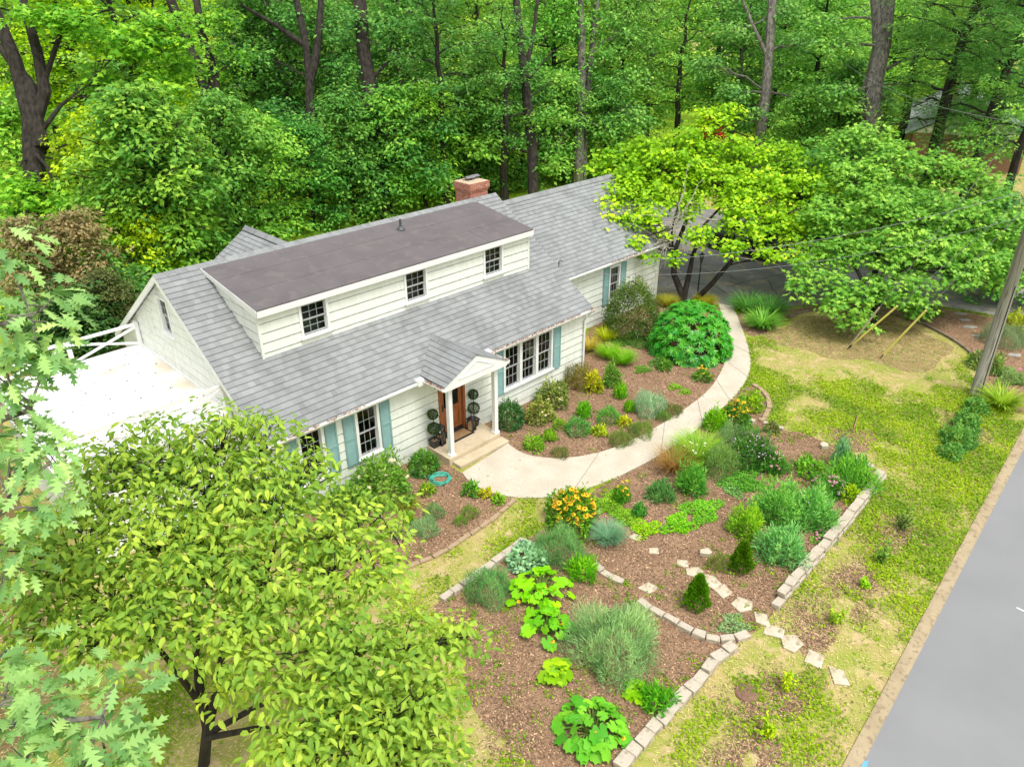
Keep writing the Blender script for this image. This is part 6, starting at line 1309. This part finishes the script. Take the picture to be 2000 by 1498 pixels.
# ---- forest kinds, built once and copied
def forest_tree(seed, H, r0, cb, Rm, nl, sp_r, nleaf, L, W, kind='dia', wob=.25, droop=.35, flat=.28, low=1.0, jit=.45, elev=(-.05, .75), fork=False, twig_lim=999):
    rng = np.random.default_rng(seed); wood = MB(); n = 9
    T = [np.array([rng.normal(0, wob)*i/n, rng.normal(0, wob)*i/n, H*i/n]) for i in range(n+1)]; T[0][:2] = 0
    rad = [r0*(1.25 if i == 0 else 1)*(1-.8*i/n) for i in range(n+1)]; wood.tube(T, rad, 10)
    zs = [p[2] for p in T]; at = lambda z: np.array([np.interp(z, zs, [p[k] for p in T]) for k in range(3)])
    if fork:
        f0 = at(H*.42); P = [f0, f0+(.6, .3, 1.6), f0+(1.2, .4, 4), f0+(1.6, .6, 7)]; wood.tube(P, [r0*.6, r0*.5, r0*.38, r0*.2], 8)
    S = []; SR = []
    for i in range(nl):
        tt = (i+rng.uniform(0, 1))/nl; z = cb+(H-cb)*tt; az = i*2.399+rng.normal(0, .35)
        ln = Rm*(np.sin(np.pi*(.18*low+(.95-.18*low)*tt))**.6)*rng.uniform(.65, 1.1); el = elev[0]+(elev[1]-elev[0])*tt+rng.normal(0, .12)
        a = at(z); e = a+np.array([math.cos(az)*ln*math.cos(el), math.sin(az)*ln*math.cos(el), ln*math.sin(el)]); P = limb_pts(a, e, rng, .07, .05)
        rl = min(.4*np.interp(z, zs, rad), .03+.013*ln); wood.tube(P, list(np.linspace(rl, .018, len(P))), 6, cap=False)
        for k in range(int(3+ln*1.5)):
            fr = rng.uniform(.3, 1.03); p = P[0]*(1-fr)+e*fr; j = min(6, int(fr*6)); p = p*.5+np.array(P[j])*.5
            off = np.array([-math.sin(az), math.cos(az), 0])*rng.normal(0, .30)*ln*(1.1-.4*fr)+np.array([0, 0, rng.normal(.05, .28)])
            s = p+off; S.append(s); SR.append(sp_r*rng.uniform(.65, 1.3))
            if k % 2 == 0: wood.tube([np.array(P[j]), (np.array(P[j])+s)/2+(0, 0, .08), s], [.022, .016, .008], 4, cap=False)
    A = sprays(rng, np.array(S), np.array(SR), nleaf, L, W, flat, droop, jit=jit)
    wm = MB.build(wood, 'trunk', BARK); wme = wm.data; bpy.data.objects.remove(wm)
    return wme, leaf_mesh('crown', *A, kind), len(A[0])
def ivy_mesh(seed, H, r):
    rng = np.random.default_rng(seed); n = 5200; z = rng.random(n)**.9*H; a = rng.uniform(0, 6.28, n); q = r*(1+.9*(1-z/H))*rng.uniform(.75, 1.6, n)*(1+.35*np.sin(3*a+z*1.3)+.25*np.sin(z*2.7))
    return leaf_mesh('ivy', np.stack([q*np.cos(a), q*np.sin(a), z], 1), np.stack([np.cos(a), np.sin(a), -.6+rng.normal(0, .5, n)], 1), np.stack([np.cos(a), np.sin(a), np.ones(n)*.7], 1)+rng.normal(0, .4, (n, 3)), .24*rng.uniform(.6, 1.3, n), .19, np.clip(rng.normal(1, .2, n), .5, 1.5), 'dia')
LS, LWd = .30, .17
KIND = {
 'broad': forest_tree(1, 14, .38, 3.6, 5.2, 38, .95, 32, LS, LWd, elev=(-.15, .7)),
 'tall':  forest_tree(2, 15, .42, 5.0, 4.6, 36, .9, 32, LS, LWd, elev=(-.1, .8), fork=True),
 'dense': forest_tree(3, 12.5, .30, 2.4, 4.2, 42, .85, 34, LS*.95, LWd*.95, elev=(-.25, .6), low=1.4),
 'under': forest_tree(4, 7.5, .13, .6, 3.0, 36, .75, 34, LS*.9, LWd*.9, elev=(.0, .9), low=1.5),
 'airy':  forest_tree(5, 14.5, .30, 4.2, 4.6, 28, .85, 26, LS*.9, LWd*.85, elev=(-.1, .8)),
 'bare':  forest_tree(8, 15, .36, 5.5, 4.2, 15, .8, 28, LS, LWd, elev=(-.25, .8), low=1.6),
 'pine':  forest_tree(6, 17, .33, 3.5, 4.0, 46, .75, 60, .34, .035, elev=(-.05, .35), flat=.55, droop=.15, jit=1.0),
 'shrub': forest_tree(7, 2.6, .06, .15, 1.7, 24, .5, 30, .2, .12, elev=(.2, 1.0), low=1.5),
}
print({k: v[2] for k, v in KIND.items()})
# ---- wild trees whose trunks the picture shows, each shaped by hand
def wild(label, dep, stems, blobs, color, bark, seed, base_v=None, per=26, L=.30, W=.19, nl=13, kind='dia', spray=.75, name='forest_tree'):
    rng = np.random.default_rng(seed); P0 = D(stems[0][0][0][0], stems[0][0][0][1], dep); b0 = np.array([P0[0], P0[1], 0.0]); fk = []
    for i, (pts, r0, r1) in enumerate(stems):
        P = [D(u, v, dep+(q[0] if q else 0)) for u, v, *q in pts]
        if i == 0: P = [b0]+P
        fk.append((P, r0, r1))
    return blob_tree(name, b0, fk, [(*D(u, v, d), r, *rest) for u, v, d, r, *rest in blobs], rng, color, label, kind, L, W, per, nl, flat=.3, droop=.4, jit=.45, spray=spray, trunk_mat=BARKS[bark], r_sub=.09)
BARKS = {'d': BARK, 'g': BARKG}
wild('massive black multi stemmed maple at the upper left edge', 36, [([(70, 400), (66, 300), (60, 230), (30, 120), (-10, 20)], .62, .25), ([(64, 250), (88, 180), (75, 110), (45, 0), (30, -60)], .34, .15), ([(80, 290), (60, 170), (0, 90)], .4, .2), ([(70, 210), (120, 60), (190, 25), (215, 20)], .14, .04), ([(86, 250), (120, 205), (140, 190)], .12, .05)],
  [(150, 30, 35.5, 1.2), (240, 80, 37, 1.5), (330, 60, 38, 1.5), (190, 150, 37.5, 1.1), (290, 170, 38, 1.4), (60, 370, 34.6, 1.1), (140, 400, 35, 1.2), (30, 430, 34.2, 1.0), (190, 340, 37, .7), (240, 270, 38.5, .9), (100, 30, 35, .8), (40, 20, 34.6, .7), (110, 455, 35.5, .9), (340, 130, 39.5, 1.1), (10, 350, 34, .5)], (.30, .60, .07), 'd', 31, kind='palm', L=.34, W=.34, spray=.6)
wild('black leaning ivy covered trunk just behind the rear gable', 43.5, [([(468, 470), (452, 400), (436, 310), (424, 240), (398, 160), (360, 70), (325, -20)], .62, .26), ([(424, 245), (418, 150), (392, 60), (380, -30)], .34, .18), ([(448, 385), (485, 375), (530, 390)], .14, .04)],
  [(418, 200, 43, .7), (405, 130, 43, .7), (420, 90, 43.2, .6), (400, 40, 43.2, .8), (440, 30, 43.5, .9), (432, 280, 43, .45), (375, 230, 43, .6), (350, 40, 43.5, .7), (470, 110, 43.6, .7), (405, 330, 42.6, .5), (480, 440, 42.8, .35)], (.21, .46, .06), 'd', 32, spray=.5, L=.26, W=.19)
wild('black tangle of ivy on a dead trunk left of the rear gable', 41, [([(300, 470), (296, 400), (290, 300), (288, 230)], .4, .22), ([(296, 380), (262, 300), (255, 250)], .16, .05), ([(294, 340), (325, 290), (345, 260)], .14, .05)],
  [(290, 250, 40.8, .8, .8), (262, 300, 40.8, .7, .7), (320, 300, 40.8, .8, .7), (295, 370, 40.6, .9, .65), (330, 400, 40.6, .8, .7), (345, 270, 41, .6, .8), (270, 420, 40.5, .6, .7), (360, 330, 41, .5, .8)], (.12, .27, .04), 'd', 33, spray=.5, L=.24, W=.18)
wild('trunk forking in a wide V above the left half of the dormer', 48, [([(612, 300), (606, 220), (604, 150), (596, 80), (574, -20)], .36, .2), ([(605, 160), (618, 110), (624, 50), (628, -20)], .28, .18), ([(596, 90), (540, 50), (470, 10)], .2, .08)],
  [(600, 260, 47.6, 1.3), (540, 220, 47.5, 1.4), (660, 210, 47.5, 1.3), (500, 110, 48, .9), (560, 20, 48.5, .9), (660, 60, 48.5, 1.0), (580, 340, 46.6, 1.5), (500, 330, 46.4, 1.3), (660, 330, 46.6, 1.4)], (.15, .38, .085), 'd', 34)
wild('thickest dark trunk above the dormer, well left of the chimney', 47, [([(742, 390), (738, 300), (726, 200), (710, 100), (700, -30)], .62, .4), ([(720, 160), (760, 120), (820, 100)], .13, .04), ([(728, 220), (690, 180), (650, 170)], .12, .04)],
  [(690, 40, 46.4, .9), (770, 50, 46.6, 1.2), (830, 110, 47, 1.3), (780, 190, 46.6, 1.2), (670, 130, 46.8, .9), (790, 300, 46, 1.5), (860, 250, 47, 1.1), (690, 330, 45.8, 1.2), (740, 350, 45.6, .9), (840, 340, 46.4, 1.2)], (.16, .39, .085), 'd', 35)
wild('straight black trunk just right of the chimney, running up to the top edge', 49, [([(1042, 390), (1040, 300), (1030, 200), (1022, 120), (1012, 40), (1005, -30)], .40, .22), ([(1028, 130), (1040, 80), (1050, 0)], .16, .1), ([(1030, 160), (1080, 100), (1110, 95)], .06, .02), ([(1024, 150), (975, 190), (930, 150)], .07, .02)],
  [(960, 190, 48.6, 1.1), (1080, 220, 48.8, 1.1), (1000, 60, 49, .8), (960, 60, 49.4, 1.0), (1050, 230, 48.4, .6), (950, 280, 48, 1.1), (1080, 320, 48.4, .9), (1090, 150, 49.4, .7)], (.22, .46, .08), 'd', 36)
wild('paler and thicker trunk of the grey pair behind the wing ridge', 54, [([(1130, 320), (1132, 230), (1136, 150), (1136, 60), (1130, -30)], .40, .26), ([(1134, 160), (1100, 190), (1076, 200)], .06, .02)],
  [(1100, 60, 53.6, .9), (1190, 100, 53.6, .9), (1120, 230, 53, .45), (1090, 280, 53, 1.1), (1190, 250, 53.4, 1.2), (1180, 30, 54, .8)], (.21, .46, .09), 'g', 37)
wild('slimmer leaning trunk of the grey pair behind the wing ridge', 54.6, [([(1140, 320), (1146, 180), (1156, 100), (1166, 0), (1172, -40)], .28, .2)], [(1220, 60, 54.6, 1.0), (1230, 150, 54.4, 1.2), (1160, -10, 55, .8), (1250, 230, 54, 1.2)], (.22, .47, .10), 'g', 38)
wild('grey trunk between the redbud and the maple tops, forked high up', 54, [([(1486, 260), (1496, 180), (1502, 100), (1508, 0), (1512, -30)], .40, .28), ([(1498, 110), (1470, 50), (1450, 0)], .16, .08)],
  [(1440, 60, 53.5, 1.1), (1560, 80, 53.6, 1.3), (1430, 180, 53.4, 1.2), (1570, 190, 53.4, 1.2), (1480, 220, 53, .6), (1540, 20, 54, 1.0), (1380, 120, 54, 1.1)], (.20, .43, .10), 'g', 39)
wild('stout furrowed grey trunk above the maple, widest on the right side', 50, [([(1702, 240), (1704, 170), (1722, 90), (1732, 0), (1736, -40)], .70, .5), ([(1716, 110), (1712, 40), (1706, -30)], .36, .3), ([(1706, 150), (1760, 120), (1790, 110)], .14, .05)],
  [(1640, 80, 49.4, 1.3), (1640, 180, 49, 1.2), (1780, 60, 49.4, 1.2), (1780, 160, 49, .9), (1840, 70, 49.4, 1.1), (1600, 40, 50, 1.0), (1670, 210, 48.6, .6), (1740, 200, 48.6, .5)], (.25, .52, .11), 'g', 40)
fr = random.Random(55)
CARP = None
def tree(kind, x, y, s, color, label, bark='d', lean=(0, 0), sz=None, cat_='tree', name=None, group=None, ivy=None, rz=None, trunk_s=1.0):
    wme, cme, _ = KIND[kind]; o = empty(name or {'pine': 'pine_tree', 'shrub': 'woodland_shrub', 'under': 'understory_tree'}.get(kind, 'forest_tree'), (x, y, 0), fr.uniform(0, 6.28) if rz is None else rz)
    o.rotation_euler = (lean[0], lean[1], o.rotation_euler[2]); o.scale = (s, s, sz or s*fr.uniform(.92, 1.08))
    t = mobj('trunk', wme, o); t.material_slots[0].link = 'OBJECT'; t.material_slots[0].material = BARKS[bark]
    if trunk_s != 1.0: pass
    j = fr.uniform(.85, 1.15); mobj('crown', cme, o, color=tuple(min(.9, c*j*fr.uniform(.93, 1.07)) for c in color))
    if ivy: mobj('ivy', ivy, o, color=(.07, .17, .02))
    tag(o, label, cat_, group); return o
def at(u, v, dep): p = D(u, v, dep); return p[0], p[1]
FD, FM, FL, FY, FB = (.15, .37, .075), (.22, .47, .085), (.31, .58, .09), (.44, .68, .05), (.40, .37, .16)
IVY = ivy_mesh(1, 10, .45)
# trunks one can tell apart, left to right: (kind, pixel, depth, scale, colour, bark, label, lean, ivy)
for kind, u, v, dep, s, c, bk, lb, ln, iv in [
 
 
 ('bare', 295, 340, 47, 1.0, FM, 'd', 'ivy smothered dark trunk left of the leaning one', (0, 0), IVY),
 
 
 
 
 
 
 ('bare', 1330, 150, 58, .85, FM, 'd', 'slim dark forked tree behind the top of the redbud', (0, .0), None),
 
 
 ('pine', 1850, 190, 48, 1.35, FD, 'd', 'thick dark pine in front of the neighbouring house', (0, .05), None),
 ('pine', 1935, 200, 46, 1.1, FD, 'd', 'slim leaning pine at the upper right edge', (.02, .12), None),
 ('bare', 1980, 330, 42, .8, FM, 'd', 'dark trunk at the right edge beside the neighbouring house', (0, .06), None),
 ('bare', 985, 330, 50, .8, FD, 'd', 'slender dark trunk immediately behind the end of the main ridge', (0, 0), None),
 ('bare', 870, 350, 49, .85, FD, 'd', 'slender dark trunk immediately left of the chimney', (0, 0), None)]:
    x, y = at(u, v, dep); tree(kind, x, y, s, c, lb, bk, ln, ivy=iv, rz=0 if ln != (0, 0) else None)
# fuller trees between and behind them
row = [(170, 220, 58, 'broad', FY, 'bright yellow green tree filling the upper left corner'), (230, 120, 60, 'broad', FL, 'light green tree behind the ivy smothered trunk'), (330, 180, 56, 'tall', FY, 'yellow green tree between the two ivy trunks'),
 (510, 250, 55, 'dense', FD, 'dense blue green tree above the left end of the dormer'), (570, 330, 56, 'dense', FD, 'dark layered tree directly behind the rear gable roof'), (670, 300, 56, 'dense', FD, 'dark layered tree behind the middle of the main ridge'), (790, 300, 56, 'dense', FD, 'dark leafy tree behind the ridge, left of the slender chimney trunks'),
 (830, 180, 58, 'broad', FM, 'mid green tree rising well behind the chimney'), (930, 120, 62, 'broad', FL, 'light green tree above the chimney'), (930, 280, 52, 'under', FM, 'small leafy tree above the chimney top'), (1080, 280, 59, 'dense', FM, 'leafy green tree behind the wing ridge'), (1210, 220, 60, 'dense', FM, 'full green tree left of the redbud top'),
 (1270, 120, 66, 'broad', FL, 'light green tree in the second row above the redbud'), (1400, 120, 64, 'broad', FM, 'mid green tree in the second row, above the red leaves'), (1440, 190, 60, 'dense', FD, 'dark full tree directly behind the redbud top'), (1590, 180, 60, 'dense', FM, 'full green tree between the two grey trunks on the right'), (1620, 70, 68, 'broad', FL, 'light green tree high between the grey trunks'),
 (1790, 120, 60, 'bare', FL, 'light green tree beside the stout grey trunk'), (1930, 90, 58, 'bare', FM, 'mid green tree above the neighbouring roof'), (1980, 90, 56, 'dense', FD, 'dark tree in the upper right corner'), (90, 420, 40, 'under', FL, 'bushy green tree at the left edge behind the carport'), (210, 400, 38, 'under', FY, 'low yellow green tree left of the dark ivy trunks'),
 (300, 460, 36, 'under', FL, 'small maple like tree left of the main gable'), (345, 470, 37, 'under', FM, 'small green tree behind the left gable peak'), (450, 90, 64, 'broad', FL, 'light green tree far above the rear gable'), (700, 80, 66, 'dense', FM, 'green tree far behind the thick dark trunk'), (1060, 70, 70, 'broad', FL, 'light tree far behind the straight dark trunk'), (60, 60, 58, 'broad', FL, 'light green tree far off at the upper left edge'), (560, 120, 60, 'dense', FM, 'green tree far behind the V fork'), (1530, 60, 74, 'dense', FM, 'green tree far behind the slim grey trunk'), (1760, 40, 72, 'broad', FL, 'light tree farthest behind the stout grey trunk')]
for i, (u, v, dep, kind, c, lb) in enumerate(row):
    x, y = at(u, v, dep); tree(kind, x, y, fr.uniform(.95, 1.2), c, lb, fr.choice('ddg'))
# understory along the back of the yard
und = [(470, 440, 41, FM), (530, 420, 43, FL), (610, 400, 45, FD), (690, 385, 47, FD), (760, 380, 48, FM), (830, 370, 50, FL), (905, 345, 54, FD), (960, 330, 53, FM), (1020, 330, 55, FD), (1100, 320, 56, FM), (1180, 290, 56, FD), (1560, 255, 52, FM), (1640, 230, 56, FD), (1700, 222, 56, FD)]
WHERE = ['behind the rear gable roof', 'right of the rear gable peak', 'behind the left third of the main ridge', 'behind the left middle of the main ridge', 'behind the vent pipe of the dormer', 'two steps left of the chimney', 'directly over the chimney', 'over the right end of the main ridge', 'over the step between the two ridges', 'over the middle of the wing ridge', 'where the redbud meets the wing ridge', 'between redbud and maple', 'behind the left side of the maple top', 'behind the right side of the maple top']
for (u, v, dep, c), wh in zip(und, WHERE):
    x, y = at(u, v, dep); cn = 'dark' if c == FD else ('pale green' if c == FL else 'green'); tree('under', x, y, fr.uniform(.8, 1.05), c, cn+' understory tree '+wh)
# shrubs at the left, brown tinged Japanese maple, woods floor
for u, v, dep, s, c, lb in [(40, 500, 30, .62, FB, 'bronze tinged weeping maple at the left edge above the carport railing'), (150, 520, 31, .66, FB, 'bronze tinged weeping maple left of the house gable'), (215, 570, 30, .42, (.16, .2, .07), 'olive dwarf maple just above the carport corner post')]:
    x, y = at(u, v, dep); tree('under', x, y, s, c, lb, name='weeping_maple', cat_='tree')
for u, v, dep, s, c, lb in [(235, 590, 32, 1.0, FD, 'dark shrub by the gable corner behind the railing'), (180, 640, 30, .9, (.08, .2, .05), 'low dark shrub behind the middle of the railing'), (110, 660, 29, 1.0, (.07, .18, .04), 'low dark shrub behind the left part of the railing'), (290, 520, 36, 1.2, FY, 'lime shrub beside the gable peak'), (330, 500, 38, 1.2, FL, 'light green shrub just left of the gable peak'), (1960, 600, 35, 1.1, FM, 'green shrub at the far side of the driveway, right edge'), (1900, 540, 39, 1.3, FD, 'dark shrub across the driveway behind the maple'), (1800, 530, 40, 1.3, FD, 'dark shrub across the driveway in the maple shade'), (1600, 470, 45, 1.5, FD, 'dark shrub beyond the parked car'), (1540, 450, 46, 1.4, FM, 'green shrub right of the parked car'), (1700, 500, 42, 1.4, FD, 'dark shrub behind the maple trunk')]:
    x, y = at(u, v, dep); tree('shrub', x, y, s, c, lb, cat_='shrub')
# far wood: one mass nobody could count
rng = np.random.default_rng(9); parts = []; wood = MB()
for i in range(150):
    ang = R_(YAW)+rng.uniform(-.78, .78); dd = rng.uniform(86, 135); x, y = CAM[0]+dd*math.cos(ang), CAM[1]+dd*math.sin(ang); H = rng.uniform(12, 19); k = 20
    S = np.stack([x+rng.normal(0, 2.6, k), y+rng.normal(0, 2.6, k), rng.uniform(1.0, H, k)], 1); sp = sprays(rng, S, rng.uniform(1.2, 2.0, k), 26, .75, .5, .4, .4); sp[5][:] *= rng.uniform(.75, 1.3); parts.append(sp)
o = mobj('far_wood', leaf_mesh('far_wood', *cat(parts), 'dia'), color=(.20, .38, .05)); tag(o, kind='stuff')
# low growth on the floor of the wood
rng = np.random.default_rng(12); X = scatter(rng, 2600, -30, 95, 14, 70); X = X[(X[:, 1] > 15-.1*X[:, 0]) & (vnoise(X[:, 0], X[:, 1], .16) > .5) & seen(X)]; n = len(X)
o = mobj('undergrowth', leaf_mesh('undergrowth', *sprays(rng, np.c_[X, rng.uniform(.1, .8, n)], rng.uniform(.4, .9, n), 16, .3, .18, .5, .3), 'dia'), color=(.13, .28, .04)); tag(o, kind='stuff')

# ---- neighbouring house, mostly hidden
nh = D(1880, 235, 66); o = empty('neighbour_house', (nh[0], nh[1], 0), R_(20)); tag(o, 'grey roofed brick house half hidden behind the pines on the right', 'house')
NW = mat('neighbour brick', (.26, .13, .09), (.34, .19, .13), 9, .9); NR = mat('grey roof', (.27, .28, .30), (.34, .35, .37), 5, .9)
b = MB(); b.box(-9, 9, -4, 4, 0, 2.7); b.build('wall', NW, o)
b = MB(); b.add([(-9.5, -4.6, 2.6), (9.5, -4.6, 2.6), (9.5, 0, 5.0), (-9.5, 0, 5.0), (-9.5, 4.6, 2.6), (9.5, 4.6, 2.6), (-9.5, -4.6, 2.45), (9.5, -4.6, 2.45)], [(0, 1, 2, 3), (3, 2, 5, 4), (6, 7, 1, 0)]); b.build('roof', NR, o)
for xx in (-9, 9):
    b = MB(); b.add([(xx, -4, 2.7), (xx, 4, 2.7), (xx, 0, 4.8)], [(0, 1, 2)]); b.build('gable', WHITE, o)
for xx in (-6.5, -2.5, 2.0, 6.0):
    b = MB(); b.box(xx-.6, xx+.6, -4.05, -3.99, .9, 2.2); w_ = b.build('window', WHITE, o); b = MB(); b.box(xx-.52, xx+.52, -4.07, -4.052, .98, 2.12); b.build('pane', DARK, w_)
b = MB(); b.box(-1, .2, 1, 2, 3.5, 6.2); b.build('chimney', NW, o)
